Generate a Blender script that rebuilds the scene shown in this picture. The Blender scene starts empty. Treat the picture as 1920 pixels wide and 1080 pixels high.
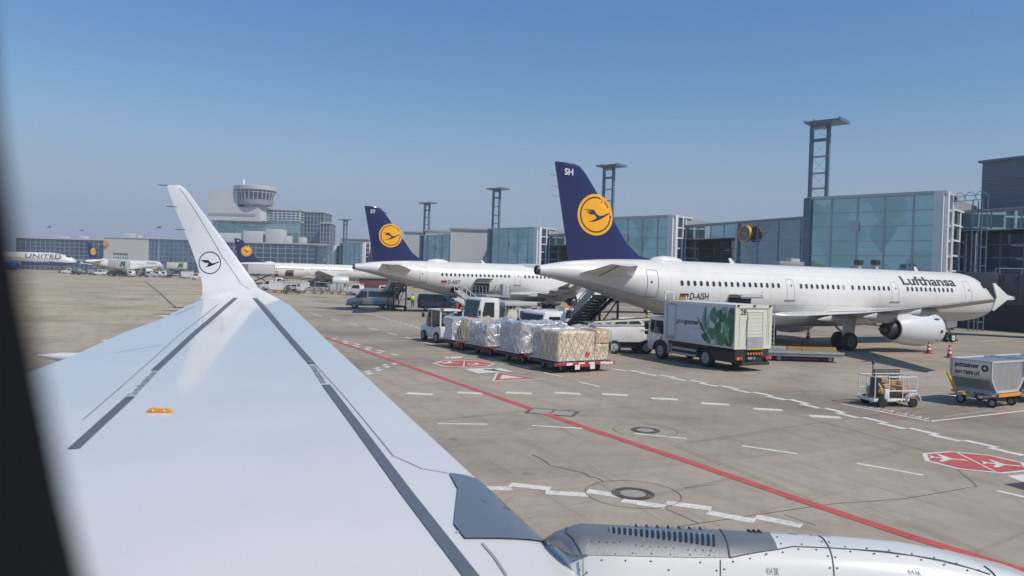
import bpy, bmesh, math, random
from math import radians as R, sin, cos, pi, sqrt, tan, atan2
from mathutils import Vector, Matrix, noise
random.seed(7)
S = bpy.context.scene
COL = S.collection
# ------------------------------------------------------------------ camera
EYE = 4.65
FPX = 1400.0
PITCH, ROLL = R(1.05), R(1.66)
Fv = Vector((0, cos(PITCH), -sin(PITCH)))
_U = Vector((0, sin(PITCH), cos(PITCH)))
_X = Vector((1, 0, 0))
Rv = _X * cos(ROLL) + _U * sin(ROLL)
Uv = -_X * sin(ROLL) + _U * cos(ROLL)
CAM = Vector((0, 0, EYE))
cd = bpy.data.cameras.new('camera')
cam = bpy.data.objects.new('camera', cd)
COL.objects.link(cam)
cam.matrix_world = Matrix(((Rv.x, Uv.x, -Fv.x, 0), (Rv.y, Uv.y, -Fv.y, 0), (Rv.z, Uv.z, -Fv.z, EYE), (0, 0, 0, 1)))
cd.sensor_width = 36
cd.lens = FPX / 1920 * 36
cd.clip_start = 0.005
cd.clip_end = 6000
cd.dof.use_dof = True
cd.dof.focus_distance = 40
cd.dof.aperture_fstop = cd.lens / 3.6
S.camera = cam
# ------------------------------------------------------------------ world, sun, exposure
SUN_EL = 50.0
SUN_AZ = (0.80, -0.60)
w = bpy.data.worlds.new('World')
S.world = w
w.use_nodes = True
nt = w.node_tree
sky = nt.nodes.new('ShaderNodeTexSky')
sky.sky_type = 'NISHITA'
sky.sun_disc = False
sky.sun_elevation = R(SUN_EL)
sky.sun_rotation = atan2(SUN_AZ[0], SUN_AZ[1])
sky.altitude = 100
sky.air_density = 1.0
sky.dust_density = 0.3
sky.ozone_density = 4.0
bg = nt.nodes['Background']
bg.inputs[1].default_value = 0.10
# a dull blue-grey summer haze lies along the horizon
geo = nt.nodes.new('ShaderNodeTexCoord')
sep = nt.nodes.new('ShaderNodeSeparateXYZ')
nt.links.new(geo.outputs['Generated'], sep.inputs[0])
hz = nt.nodes.new('ShaderNodeMapRange')
hz.interpolation_type = 'SMOOTHSTEP'
hz.inputs['From Min'].default_value = 0.02
hz.inputs['From Max'].default_value = 0.25
hz.inputs['To Min'].default_value = 1.0
hz.inputs['To Max'].default_value = 0.0
nt.links.new(sep.outputs['Z'], hz.inputs['Value'])
hm = nt.nodes.new('ShaderNodeMix')
hm.data_type = 'RGBA'
hm.inputs[7].default_value = (3.0, 3.75, 5.1, 1)
nt.links.new(hz.outputs[0], hm.inputs[0])
nt.links.new(sky.outputs[0], hm.inputs[6])
zt_ = nt.nodes.new('ShaderNodeMapRange')
zt_.inputs['From Min'].default_value = 0.12
zt_.inputs['From Max'].default_value = 0.36
nt.links.new(sep.outputs['Z'], zt_.inputs['Value'])
tint = nt.nodes.new('ShaderNodeMix')
tint.data_type = 'RGBA'
tint.blend_type = 'MULTIPLY'
tint.inputs[7].default_value = (0.70, 1.12, 1.26, 1)      # the clear blue higher up
nt.links.new(zt_.outputs[0], tint.inputs[0])
nt.links.new(hm.outputs[2], tint.inputs[6])
nt.links.new(tint.outputs[2], bg.inputs[0])
sl = bpy.data.lights.new('sun', 'SUN')
sl.energy = 3.8
sl.angle = R(0.5)
sl.color = (1, 0.90, 0.775)
sun = bpy.data.objects.new('sun', sl)
COL.objects.link(sun)
sd = Vector((SUN_AZ[0] * cos(R(SUN_EL)), SUN_AZ[1] * cos(R(SUN_EL)), sin(R(SUN_EL))))
sun.rotation_euler = (-sd).to_track_quat('-Z', 'Y').to_euler()
S.view_settings.view_transform = 'Standard'
S.view_settings.look = 'None'
S.view_settings.exposure = 0.0
S.view_settings.gamma = 1
S.cycles.max_bounces = 8
S.cycles.use_denoising = True


def ray(px, py):
    return Fv + Rv * ((px - 960) / FPX) + Uv * ((540 - py) / FPX)


def G(px, py, z=0.0):
    """the ground point (or the point at height z) seen at a place in the photograph"""
    d = ray(px, py)
    return CAM + d * ((z - EYE) / d.z)


# ------------------------------------------------------------------ materials
MATS = {}


def mat(name, col, rough=0.5, metal=0.0, coat=0.0, var=0.06, scale=2.0, bump=0.0, bscale=30.0, spec=0.5, dirt=0.0, crough=0.08):
    if name in MATS:
        return MATS[name]
    m = bpy.data.materials.new(name)
    m.use_nodes = True
    n, l = m.node_tree.nodes, m.node_tree.links
    b = n['Principled BSDF']
    tc = n.new('ShaderNodeTexCoord')
    nz = n.new('ShaderNodeTexNoise')
    nz.inputs['Scale'].default_value = scale
    nz.inputs['Detail'].default_value = 6
    l.new(tc.outputs['Object'], nz.inputs['Vector'])
    mr = n.new('ShaderNodeMapRange')
    mr.inputs['From Min'].default_value = 0.3
    mr.inputs['From Max'].default_value = 0.7
    mr.inputs['To Min'].default_value = 1 - var
    mr.inputs['To Max'].default_value = 1 + var
    l.new(nz.outputs[0], mr.inputs['Value'])
    mx = n.new('ShaderNodeMix')
    mx.data_type = 'RGBA'
    mx.blend_type = 'MULTIPLY'
    mx.inputs[0].default_value = 1
    mx.inputs[6].default_value = (*col, 1)
    l.new(mr.outputs[0], mx.inputs[7])
    last = mx.outputs[2]
    if dirt > 0:
        n2 = n.new('ShaderNodeTexNoise')
        n2.inputs['Scale'].default_value = scale * 2.7
        n2.inputs['Detail'].default_value = 9
        n2.inputs['Roughness'].default_value = 0.7
        l.new(tc.outputs['Object'], n2.inputs['Vector'])
        r2 = n.new('ShaderNodeMapRange')
        r2.inputs['From Min'].default_value = 0.52
        r2.inputs['From Max'].default_value = 0.75
        r2.inputs['To Max'].default_value = dirt
        l.new(n2.outputs[0], r2.inputs['Value'])
        m2 = n.new('ShaderNodeMix')
        m2.data_type = 'RGBA'
        m2.inputs[7].default_value = (0.16, 0.14, 0.12, 1)
        l.new(r2.outputs[0], m2.inputs[0])
        l.new(last, m2.inputs[6])
        last = m2.outputs[2]
    l.new(last, b.inputs['Base Color'])
    rr = n.new('ShaderNodeMapRange')
    rr.inputs['To Min'].default_value = max(0.02, rough * 0.8)
    rr.inputs['To Max'].default_value = min(1, rough * 1.2)
    l.new(nz.outputs[0], rr.inputs['Value'])
    l.new(rr.outputs[0], b.inputs['Roughness'])
    b.inputs['Metallic'].default_value = metal
    b.inputs['Coat Weight'].default_value = coat
    b.inputs['Coat Roughness'].default_value = crough
    b.inputs['Specular IOR Level'].default_value = spec
    if bump > 0:
        nb = n.new('ShaderNodeTexNoise')
        nb.inputs['Scale'].default_value = bscale
        nb.inputs['Detail'].default_value = 3
        l.new(tc.outputs['Object'], nb.inputs['Vector'])
        bp = n.new('ShaderNodeBump')
        bp.inputs['Strength'].default_value = bump
        bp.inputs['Distance'].default_value = 0.1
        l.new(nb.outputs[0], bp.inputs['Height'])
        l.new(bp.outputs[0], b.inputs['Normal'])
    MATS[name] = m
    return m


WHITE = mat('white_aircraft_paint', (0.74, 0.725, 0.695), 0.32, coat=0.35, var=0.03, scale=0.5, dirt=0.10)
WINGP = mat('pale_grey_wing_paint', (0.715, 0.705, 0.685), 0.35, coat=0.9, var=0.03, scale=0.8, crough=0.085, dirt=0.04)
SHARK = mat('white_winglet_paint', (0.86, 0.87, 0.86), 0.3, coat=0.6, var=0.015, scale=0.8)
UNDER = mat('grey_wing_underside', (0.27, 0.275, 0.285), 0.4, var=0.06)  # the airline's wing grey, deepened to stand in for shade beneath
BELLY = mat('pale_grey_belly_paint', (0.44, 0.44, 0.435), 0.35, coat=0.2, var=0.05, dirt=0.15)
JETB = mat('shade_darkened_bridge_slate', (0.045, 0.05, 0.065), 0.5, var=0.1)  # slate darkened to stand in for the shade round the bridge
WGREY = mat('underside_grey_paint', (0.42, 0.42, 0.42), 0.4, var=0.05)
BLUE = mat('deep_blue_tail_paint', (0.012, 0.014, 0.085), 0.3, coat=0.4, var=0.04, scale=0.4)
YEL = mat('warm_yellow_paint', (0.86, 0.40, 0.01), 0.45, var=0.03)
NAVY = mat('navy_lettering', (0.018, 0.02, 0.05), 0.5)
SEAM = mat('dark_seam', (0.10, 0.10, 0.11), 0.6)
LSEAM = mat('grey_seam', (0.30, 0.30, 0.30), 0.6)
STRIPE = mat('slate_walkway_paint', (0.115, 0.135, 0.165), 0.55, var=0.08, scale=9)
PYL = mat('blue_grey_satin_metal', (0.20, 0.225, 0.27), 0.3, metal=0.35, coat=0.2, var=0.05, scale=3, bump=0.02, bscale=60)
LIP = mat('polished_metal', (0.72, 0.72, 0.73), 0.22, metal=0.95, var=0.03)
DMETAL = mat('dark_metal', (0.07, 0.07, 0.075), 0.45, metal=0.5, var=0.1)
WGLASS = mat('dark_cabin_glass', (0.035, 0.04, 0.05), 0.12, var=0.1)
BLACK = mat('black_rubber', (0.022, 0.022, 0.024), 0.75, var=0.15, scale=8)
RUBBER = mat('window_gasket', (0.004, 0.0045, 0.008), 0.9, spec=0.2)  # black rubber, taken darker for cabin shade that no fuselage casts
REVEAL = mat('cabin_reveal_plastic', (0.02, 0.024, 0.030), 0.8, spec=0.2)  # pale grey panel, darkened to stand in for the unlit cabin
STEEL = mat('galvanised_steel', (0.42, 0.44, 0.47), 0.4, metal=0.6, var=0.1, scale=3, dirt=0.2)
BSTEEL = mat('blue_grey_steel', (0.13, 0.19, 0.26), 0.5, metal=0.2, var=0.08, scale=1)
ALU = mat('brushed_aluminium', (0.60, 0.61, 0.62), 0.35, metal=0.85, var=0.08, scale=4, bump=0.05, bscale=12, dirt=0.15)
VWHITE = mat('white_vehicle_paint', (0.74, 0.74, 0.73), 0.35, coat=0.3, var=0.04, scale=2, dirt=0.35)
CREAM = mat('cream_box_paint', (0.66, 0.66, 0.55), 0.45, var=0.04, dirt=0.2)
BOXP = mat('pale_blue_box_panel', (0.60, 0.64, 0.72), 0.4, var=0.03, dirt=0.12)
SILVER = mat('silver_van_paint', (0.36, 0.39, 0.42), 0.3, metal=0.5, coat=0.5, var=0.04)
DBLUE = mat('dark_blue_van_paint', (0.035, 0.05, 0.09), 0.28, coat=0.6, var=0.06)
CHAS = mat('black_chassis', (0.03, 0.03, 0.034), 0.6, var=0.15, dirt=0.3)
TGLASS = mat('tinted_vehicle_glass', (0.02, 0.028, 0.032), 0.06, var=0.05, spec=0.7)
RED = mat('red_paint', (0.50, 0.035, 0.035), 0.5, var=0.15, scale=3, dirt=0.2)
REDL = mat('red_lens', (0.55, 0.03, 0.02), 0.2, coat=0.5)
ORANGE = mat('orange_paint', (0.80, 0.29, 0.03), 0.5, var=0.08)
AMBER = mat('amber_lens', (0.75, 0.22, 0.02), 0.25, coat=0.4)
OCHRE = mat('ochre_paint', (0.42, 0.25, 0.06), 0.6, var=0.15, dirt=0.4)
YELP = mat('safety_yellow', (0.70, 0.50, 0.03), 0.5, var=0.1, dirt=0.2)
LIME = mat('hi_vis_yellow', (0.52, 0.75, 0.05), 0.7)
SKIN = mat('skin', (0.45, 0.27, 0.19), 0.6)
TROUS = mat('dark_trousers', (0.06, 0.065, 0.08), 0.85)
BEIGE = mat('sand_workwear', (0.42, 0.38, 0.30), 0.85)
HAIR = mat('dark_hair', (0.035, 0.025, 0.02), 0.8)
GREYP = mat('grey_machine_paint', (0.36, 0.37, 0.38), 0.5, var=0.12, dirt=0.35)
ROOFG = mat('roof_grey', (0.33, 0.34, 0.35), 0.7, var=0.08, scale=0.2)
PANEL = mat('pale_grey_cladding', (0.50, 0.51, 0.52), 0.6, var=0.03, scale=0.1)
PANELD = mat('mid_grey_cladding', (0.30, 0.31, 0.33), 0.6, var=0.05, scale=0.1)
CONC = mat('dark_concrete', (0.10, 0.10, 0.105), 0.8, var=0.15, scale=0.3)
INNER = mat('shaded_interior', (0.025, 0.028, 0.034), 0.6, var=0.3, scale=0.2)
HMULL = mat('dull_mullion', (0.27, 0.30, 0.34), 0.5, metal=0.2, var=0.04)
MULL = mat('silver_mullion', (0.44, 0.48, 0.52), 0.4, metal=0.3, var=0.04)
WMULL = mat('white_mullion', (0.74, 0.76, 0.78), 0.45, var=0.03)
def worn(name, col, amount):
    """road paint with the concrete showing through where tyres have scrubbed it"""
    m = mat(name, col, 0.75, var=0.12, scale=1.7, dirt=0.35)
    n, l = m.node_tree.nodes, m.node_tree.links
    b = n['Principled BSDF']
    src = b.inputs['Base Color'].links[0].from_socket
    tc = n.new('ShaderNodeTexCoord')
    nz = n.new('ShaderNodeTexNoise')
    nz.inputs['Scale'].default_value = 7
    nz.inputs['Detail'].default_value = 8
    nz.inputs['Roughness'].default_value = 0.75
    l.new(tc.outputs['Object'], nz.inputs['Vector'])
    r = n.new('ShaderNodeMapRange')
    r.inputs['From Min'].default_value = 0.50
    r.inputs['From Max'].default_value = 0.62
    r.inputs['To Max'].default_value = amount
    l.new(nz.outputs[0], r.inputs['Value'])
    mx = n.new('ShaderNodeMix')
    mx.data_type = 'RGBA'
    mx.inputs[7].default_value = (0.30, 0.265, 0.232, 1)
    l.new(r.outputs[0], mx.inputs[0])
    l.new(src, mx.inputs[6])
    l.new(mx.outputs[2], b.inputs['Base Color'])
    return m


MARKW = worn('worn_white_marking', (0.70, 0.68, 0.63), 0.6)
MARKR = worn('worn_red_marking', (0.50, 0.085, 0.075), 0.4)
MARKY = worn('worn_yellow_marking', (0.50, 0.38, 0.13), 0.75)
MARKK = mat('black_marking', (0.05, 0.05, 0.052), 0.8, var=0.15, scale=2)
CRACK = mat('crack_sealant', (0.11, 0.098, 0.086), 0.9, var=0.3, scale=2)
IRON = mat('cast_iron', (0.13, 0.112, 0.096), 0.7, metal=0.3, var=0.25, scale=12)
GREEN1 = mat('leaf_green_print', (0.075, 0.22, 0.10), 0.5, var=0.25, scale=3)
GREEN2 = mat('dark_leaf_print', (0.04, 0.13, 0.075), 0.5, var=0.25, scale=3)
GREEN3 = mat('pale_leaf_print', (0.20, 0.38, 0.25), 0.5, var=0.25, scale=3)
CARD = mat('cardboard', (0.42, 0.27, 0.15), 0.8, var=0.15, scale=3)
LOUV = mat('slate_louvre', (0.13, 0.155, 0.21), 0.5, var=0.05, scale=0.5)
BADGE = mat('bright_blue_badge', (0.02, 0.22, 0.62), 0.4)
GOLD = mat('gold_flag', (0.75, 0.45, 0.02), 0.5)
MAROON = mat('maroon_panel', (0.13, 0.045, 0.05), 0.7, var=0.2)


def glass_mat(name, col, metal=0.75, rough=0.05, wave=0.012, bs=0.35):
    m = bpy.data.materials.new(name)
    m.use_nodes = True
    n, l = m.node_tree.nodes, m.node_tree.links
    b = n['Principled BSDF']
    tc = n.new('ShaderNodeTexCoord')
    vo = n.new('ShaderNodeTexVoronoi')
    vo.inputs['Scale'].default_value = 0.3
    l.new(tc.outputs['Object'], vo.inputs['Vector'])
    mr = n.new('ShaderNodeMapRange')
    mr.inputs['To Min'].default_value = 0.78
    mr.inputs['To Max'].default_value = 1.15
    l.new(vo.outputs['Color'], mr.inputs['Value'])
    mx = n.new('ShaderNodeMix')
    mx.data_type = 'RGBA'
    mx.blend_type = 'MULTIPLY'
    mx.inputs[0].default_value = 1
    mx.inputs[6].default_value = (*col, 1)
    l.new(mr.outputs[0], mx.inputs[7])
    l.new(mx.outputs[2], b.inputs['Base Color'])
    b.inputs['Metallic'].default_value = metal
    b.inputs['Roughness'].default_value = rough
    nb = n.new('ShaderNodeTexNoise')
    nb.inputs['Scale'].default_value = bs
    nb.inputs['Detail'].default_value = 2
    l.new(tc.outputs['Object'], nb.inputs['Vector'])
    bp = n.new('ShaderNodeBump')
    bp.inputs['Strength'].default_value = 0.5
    bp.inputs['Distance'].default_value = wave
    l.new(nb.outputs[0], bp.inputs['Height'])
    l.new(bp.outputs[0], b.inputs['Normal'])
    MATS[name] = m
    return m


GTEAL = glass_mat('teal_facade_glass', (0.36, 0.55, 0.56), bs=0.2)
GDARK = glass_mat('dark_facade_glass', (0.12, 0.17, 0.22), bs=0.25)
GBLUE = glass_mat('blue_facade_glass', (0.16, 0.25, 0.34), bs=0.2)


def film_mat(name, base, cord, vscale, metal, rough, bump, thick=0.06):
    """crumpled wrapping film with a cord net over it"""
    m = bpy.data.materials.new(name)
    m.use_nodes = True
    n, l = m.node_tree.nodes, m.node_tree.links
    b = n['Principled BSDF']
    tc = n.new('ShaderNodeTexCoord')
    nz = n.new('ShaderNodeTexNoise')
    nz.inputs['Scale'].default_value = 3
    nz.inputs['Detail'].default_value = 8
    nz.inputs['Roughness'].default_value = 0.7
    nz.inputs['Distortion'].default_value = 1.5
    l.new(tc.outputs['Object'], nz.inputs['Vector'])
    cr = n.new('ShaderNodeValToRGB')
    e = cr.color_ramp.elements
    e[0].position, e[1].position = 0.32, 0.68
    oi = n.new('ShaderNodeObjectInfo')
    rv = n.new('ShaderNodeVectorMath')
    rv.operation = 'ADD'
    l.new(tc.outputs['Object'], rv.inputs[0])
    l.new(oi.outputs['Location'], rv.inputs[1])
    l.new(rv.outputs[0], nz.inputs['Vector'])
    e[0].color = (*[c * 0.62 for c in base], 1)
    e[1].color = (*[min(0.9, c * 1.35) for c in base], 1)
    l.new(nz.outputs[0], cr.inputs[0])
    vo = n.new('ShaderNodeTexVoronoi')
    vo.feature = 'DISTANCE_TO_EDGE'
    vo.inputs['Scale'].default_value = vscale
    va = n.new('ShaderNodeVectorMath')
    va.operation = 'MULTIPLY_ADD'
    va.inputs[1].default_value = (0.12, 0.12, 0.12)
    l.new(nz.outputs[1], va.inputs[0])
    l.new(rv.outputs[0], va.inputs[2])
    l.new(va.outputs[0], vo.inputs['Vector'])
    lt = n.new('ShaderNodeMath')
    lt.operation = 'LESS_THAN'
    lt.inputs[1].default_value = thick
    l.new(vo.outputs['Distance'], lt.inputs[0])
    mx = n.new('ShaderNodeMix')
    mx.data_type = 'RGBA'
    mx.inputs[7].default_value = (*cord, 1)
    l.new(lt.outputs[0], mx.inputs[0])
    l.new(cr.outputs[0], mx.inputs[6])
    l.new(mx.outputs[2], b.inputs['Base Color'])
    b.inputs['Metallic'].default_value = metal
    b.inputs['Roughness'].default_value = rough
    b.inputs['Coat Weight'].default_value = 0.6
    b.inputs['Coat Roughness'].default_value = 0.15
    v2 = n.new('ShaderNodeTexVoronoi')
    v2.inputs['Scale'].default_value = 3.2
    l.new(va.outputs[0], v2.inputs['Vector'])
    ad = n.new('ShaderNodeMath')
    l.new(v2.outputs['Distance'], ad.inputs[0])
    l.new(nz.outputs[0], ad.inputs[1])
    bp = n.new('ShaderNodeBump')
    bp.inputs['Strength'].default_value = bump
    bp.inputs['Distance'].default_value = 0.07
    l.new(ad.outputs[0], bp.inputs['Height'])
    l.new(bp.outputs[0], b.inputs['Normal'])
    MATS[name] = m
    return m


FILM_S = film_mat('silver_wrapping_film', (0.62, 0.63, 0.66), (0.76, 0.76, 0.78), 3.5, 0.4, 0.26, 0.75, 0.03)
FILM_C = film_mat('clear_film_over_cartons', (0.70, 0.55, 0.41), (0.84, 0.77, 0.68), 4.5, 0.05, 0.32, 0.6, 0.05)
FILM_O = film_mat('clear_film_over_brown_cartons', (0.66, 0.43, 0.24), (0.82, 0.70, 0.54), 5.0, 0.05, 0.35, 0.6, 0.05)


def ground_mat():
    m = bpy.data.materials.new('apron_concrete')
    m.use_nodes = True
    n, l = m.node_tree.nodes, m.node_tree.links
    b = n['Principled BSDF']
    tc = n.new('ShaderNodeTexCoord')

    def nz(scale, detail, vec=None, rough=0.6, dist=0.0):
        t = n.new('ShaderNodeTexNoise')
        t.inputs['Scale'].default_value = scale
        t.inputs['Detail'].default_value = detail
        t.inputs['Roughness'].default_value = rough
        t.inputs['Distortion'].default_value = dist
        l.new(vec or tc.outputs['Object'], t.inputs['Vector'])
        return t.outputs[0]

    def rng(v, a, b_, c, d):
        t = n.new('ShaderNodeMapRange')
        for k, x in zip(('From Min', 'From Max', 'To Min', 'To Max'), (a, b_, c, d)):
            t.inputs[k].default_value = x
        l.new(v, t.inputs['Value'])
        return t.outputs[0]

    def mul(c, f):
        t = n.new('ShaderNodeMix')
        t.data_type = 'RGBA'
        t.blend_type = 'MULTIPLY'
        t.inputs[0].default_value = 1
        l.new(c, t.inputs[6])
        l.new(f, t.inputs[7])
        return t.outputs[2]
    cr = n.new('ShaderNodeValToRGB')
    e = cr.color_ramp.elements
    e[0].position, e[1].position = 0.3, 0.7
    e[0].color = (0.330, 0.282, 0.228, 1)
    e[1].color = (0.410, 0.354, 0.288, 1)
    l.new(nz(0.06, 5), cr.inputs[0])
    c = cr.outputs[0]
    sx = n.new('ShaderNodeSeparateXYZ')
    l.new(tc.outputs['Object'], sx.inputs[0])
    wm = n.new('ShaderNodeMix')
    wm.data_type = 'RGBA'
    wm.inputs[6].default_value = (1.24, 1.22, 1.10, 1)
    wm.inputs[7].default_value = (1, 1, 1, 1)
    l.new(rng(sx.outputs[0], -40, -14, 0, 1), wm.inputs[0])
    c = mul(c, wm.outputs[2])
    c = mul(c, rng(nz(1.3, 6, None, 0.7), 0.25, 0.75, 0.90, 1.10))
    c = mul(c, rng(nz(22, 4, None, 0.7), 0.2, 0.8, 0.88, 1.12))
    for ang, sc, lo in ((62.9, (0.16, 1.6, 1), 0.83), (10, (0.10, 0.9, 1), 0.87), (75, (0.25, 3.2, 1), 0.90)):
        mp = n.new('ShaderNodeMapping')
        mp.vector_type = 'TEXTURE'
        mp.inputs['Rotation'].default_value = (0, 0, R(ang + (90 if ang == 62.9 else 0) - (35 if ang == 62.9 else 0)))
        mp.inputs['Scale'].default_value = (1 / sc[0], 1 / sc[1], 1)
        l.new(tc.outputs['Object'], mp.inputs['Vector'])
        c = mul(c, rng(nz(1.0, 5, mp.outputs[0], 0.6, 0.4), 0.5, 0.74, 1.0, lo))
    # slab joints
    mp = n.new('ShaderNodeMapping')
    mp.vector_type = 'TEXTURE'
    mp.inputs['Rotation'].default_value = (0, 0, R(25.3))
    l.new(tc.outputs['Object'], mp.inputs['Vector'])
    br = n.new('ShaderNodeTexBrick')
    br.offset = 0
    br.inputs['Scale'].default_value = 1
    br.inputs['Mortar Size'].default_value = 0.014
    br.inputs['Mortar Smooth'].default_value = 0.3
    br.inputs['Brick Width'].default_value = 7.5
    br.inputs['Row Height'].default_value = 7.5
    br.inputs['Color1'].default_value = (1.05, 1.04, 1.03, 1)
    br.inputs['Color2'].default_value = (0.90, 0.90, 0.90, 1)
    br.inputs['Mortar'].default_value = (0.76, 0.745, 0.73, 1)
    l.new(mp.outputs[0], br.inputs['Vector'])
    c = mul(c, br.outputs['Color'])
    # dark bands and tyre tracks left by years of traffic
    c = mul(c, rng(nz(0.11, 4, None, 0.5, 0.8), 0.50, 0.66, 1.0, 0.74))
    for ang, sc, lo, th in ((34, (0.05, 1.9, 1), 0.80, 0.57), (110, (0.07, 1.6, 1), 0.83, 0.60)):
        mp = n.new('ShaderNodeMapping')
        mp.vector_type = 'TEXTURE'
        mp.inputs['Rotation'].default_value = (0, 0, R(ang))
        mp.inputs['Scale'].default_value = (1 / sc[0], 1 / sc[1], 1)
        l.new(tc.outputs['Object'], mp.inputs['Vector'])
        c = mul(c, rng(nz(1.0, 5, mp.outputs[0], 0.6, 1.2), th, th + 0.10, 1.0, lo))
    # oil spots
    c = mul(c, rng(nz(0.45, 7, None, 0.75), 0.60, 0.70, 1.0, 0.62))
    l.new(c, b.inputs['Base Color'])
    b.inputs['Roughness'].default_value = 0.85
    b.inputs['Specular IOR Level'].default_value = 0.3
    bp = n.new('ShaderNodeBump')
    bp.inputs['Strength'].default_value = 0.25
    bp.inputs['Distance'].default_value = 0.01
    l.new(nz(40, 5), bp.inputs['Height'])
    l.new(bp.outputs[0], b.inputs['Normal'])
    return m


GROUND = ground_mat()


# ------------------------------------------------------------------ builders
SPLIT = {'side_window', 'cab_window', 'front_window', 'vent', 'cross_bar', 'access_panel', 'louvre_slot', 'box_pile', 'crate', 'luggage', 'marker_light', 'rear_marker', 'indicator', 'roller', 'rope_hole',
         'pump_unit', 'static_wick', 'cab_louvre', 'end_stop', 'folded_ramp', 'pipe_end', 'cowl_latch', 'panel_seam', 'control_box', 'drum', 'crest_seam', 'cab_pillar', 'side_frame', 'mudguard', 'end_bar', 'side_guard', 'side_rail'}


class MB:
    def __init__(s):
        s.bm = bmesh.new()
        s.mi = 0

    def face(s, vs):
        try:
            f = s.bm.faces.new(vs)
            f.material_index = s.mi
            return f
        except ValueError:
            return None

    def poly(s, pts):
        return s.face([s.bm.verts.new(p) for p in pts])

    def box(s, c, d, rz=0.0, ry=0.0, rx=0.0, bev=0.0):
        M = Matrix.Translation(c) @ Matrix.Rotation(rz, 4, 'Z') @ Matrix.Rotation(ry, 4, 'Y') @ Matrix.Rotation(rx, 4, 'X')
        v = [s.bm.verts.new(M @ Vector((x * d[0] / 2, y * d[1] / 2, z * d[2] / 2))) for x in (-1, 1) for y in (-1, 1) for z in (-1, 1)]
        fs = [s.face([v[i] for i in q]) for q in ((0, 1, 3, 2), (4, 6, 7, 5), (0, 4, 5, 1), (2, 3, 7, 6), (0, 2, 6, 4), (1, 5, 7, 3))]
        if bev > 0:
            es = list({e for f in fs for e in f.edges})
            r = bmesh.ops.bevel(s.bm, geom=es, offset=bev, segments=2, affect='EDGES', profile=0.5)
            for f in r['faces']:
                f.material_index = s.mi
        return s

    def bar(s, a, b, wd, ht=None):
        """square bar between two points"""
        a, b = Vector(a), Vector(b)
        d = b - a
        ht = ht or wd
        q = d.to_track_quat('X', 'Z')
        c = (a + b) / 2
        M = Matrix.Translation(c) @ q.to_matrix().to_4x4()
        L = d.length
        v = [s.bm.verts.new(M @ Vector((x * L / 2, y * wd / 2, z * ht / 2))) for x in (-1, 1) for y in (-1, 1) for z in (-1, 1)]
        for q in ((0, 1, 3, 2), (4, 6, 7, 5), (0, 4, 5, 1), (2, 3, 7, 6), (0, 2, 6, 4), (1, 5, 7, 3)):
            s.face([v[i] for i in q])
        return s

    def cyl(s, a, b, r, r2=None, n=12, caps=True):
        a, b = Vector(a), Vector(b)
        r2 = r if r2 is None else r2
        q = (b - a).to_track_quat('Z', 'X').to_matrix()
        A, B = [], []
        for i in range(n):
            t = 2 * pi * i / n
            o = q @ Vector((cos(t), sin(t), 0))
            A.append(s.bm.verts.new(a + o * r))
            B.append(s.bm.verts.new(b + o * r2))
        for i in range(n):
            j = (i + 1) % n
            f = s.face([A[i], A[j], B[j], B[i]])
            if f:
                f.smooth = True
        if caps:
            s.face(A[::-1])
            s.face(B)
        return s

    def tube(s, pts, r, n=6):
        for a, b in zip(pts[:-1], pts[1:]):
            s.cyl(a, b, r, n=n)
        return s

    def prism(s, prof, y0, y1, axis='Y', bev=0.0, taper=0.0):
        """profile of (x, z) pairs extruded along Y; taper pulls both sides in with height"""
        A = [s.bm.verts.new((x, y0 + taper * z, z)) for x, z in prof]
        B = [s.bm.verts.new((x, y1 - taper * z, z)) for x, z in prof]
        n = len(prof)
        fs = [s.face(A), s.face(B[::-1])]
        for i in range(n):
            fs.append(s.face([A[i], B[i], B[(i + 1) % n], A[(i + 1) % n]]))
        if bev > 0:
            es = list({e for f in fs if f for e in f.edges})
            r = bmesh.ops.bevel(s.bm, geom=es, offset=bev, segments=2, affect='EDGES', profile=0.5)
            for f in r['faces']:
                f.material_index = s.mi
        return s

    def loft(s, secs, closed=True, caps=True, smooth=True):
        rows = [[s.bm.verts.new(p) for p in q] for q in secs]
        n = len(rows[0])
        for a, b in zip(rows[:-1], rows[1:]):
            for i in range(n if closed else n - 1):
                j = (i + 1) % n
                f = s.face([a[i], a[j], b[j], b[i]])
                if f:
                    f.smooth = smooth
        if caps and closed:
            s.face(rows[0][::-1])
            s.face(rows[-1])
        return s

    def lathe(s, prof, o=(0, 0, 0), n=32, caps=False, ax=Vector((1, 0, 0))):
        """(x, r) pairs turned about an axis through o"""
        q = ax.to_track_quat('Z', 'Y').to_matrix()
        o = Vector(o)
        secs = [[o + q @ Vector((r * cos(2 * pi * i / n), r * sin(2 * pi * i / n), x)) for i in range(n)] for x, r in prof]
        return s.loft(secs, caps=caps)

    def grid(s, fn, nu, nv, smooth=True):
        v = [[s.bm.verts.new(fn(i / nu, j / nv)) for j in range(nv + 1)] for i in range(nu + 1)]
        for i in range(nu):
            for j in range(nv):
                f = s.face([v[i][j], v[i + 1][j], v[i + 1][j + 1], v[i][j + 1]])
                if f:
                    f.smooth = smooth
        return s

    def ell(s, c, r, nu=12, nv=8):
        c = Vector(c)
        secs = []
        for j in range(1, nv):
            t = pi * j / nv
            secs.append([c + Vector((r[0] * sin(t) * cos(2 * pi * i / nu), r[1] * sin(t) * sin(2 * pi * i / nu), r[2] * cos(t))) for i in range(nu)])
        return s.loft(secs)

    def mesh(s, name, mats, fix=True):
        if fix:
            bmesh.ops.recalc_face_normals(s.bm, faces=s.bm.faces)
        me = bpy.data.meshes.new(name)
        s.bm.to_mesh(me)
        s.bm.free()
        me.set_sharp_from_angle(angle=R(38))
        for m in (mats if isinstance(mats, (list, tuple)) else [mats]):
            me.materials.append(m)
        return me

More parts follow.
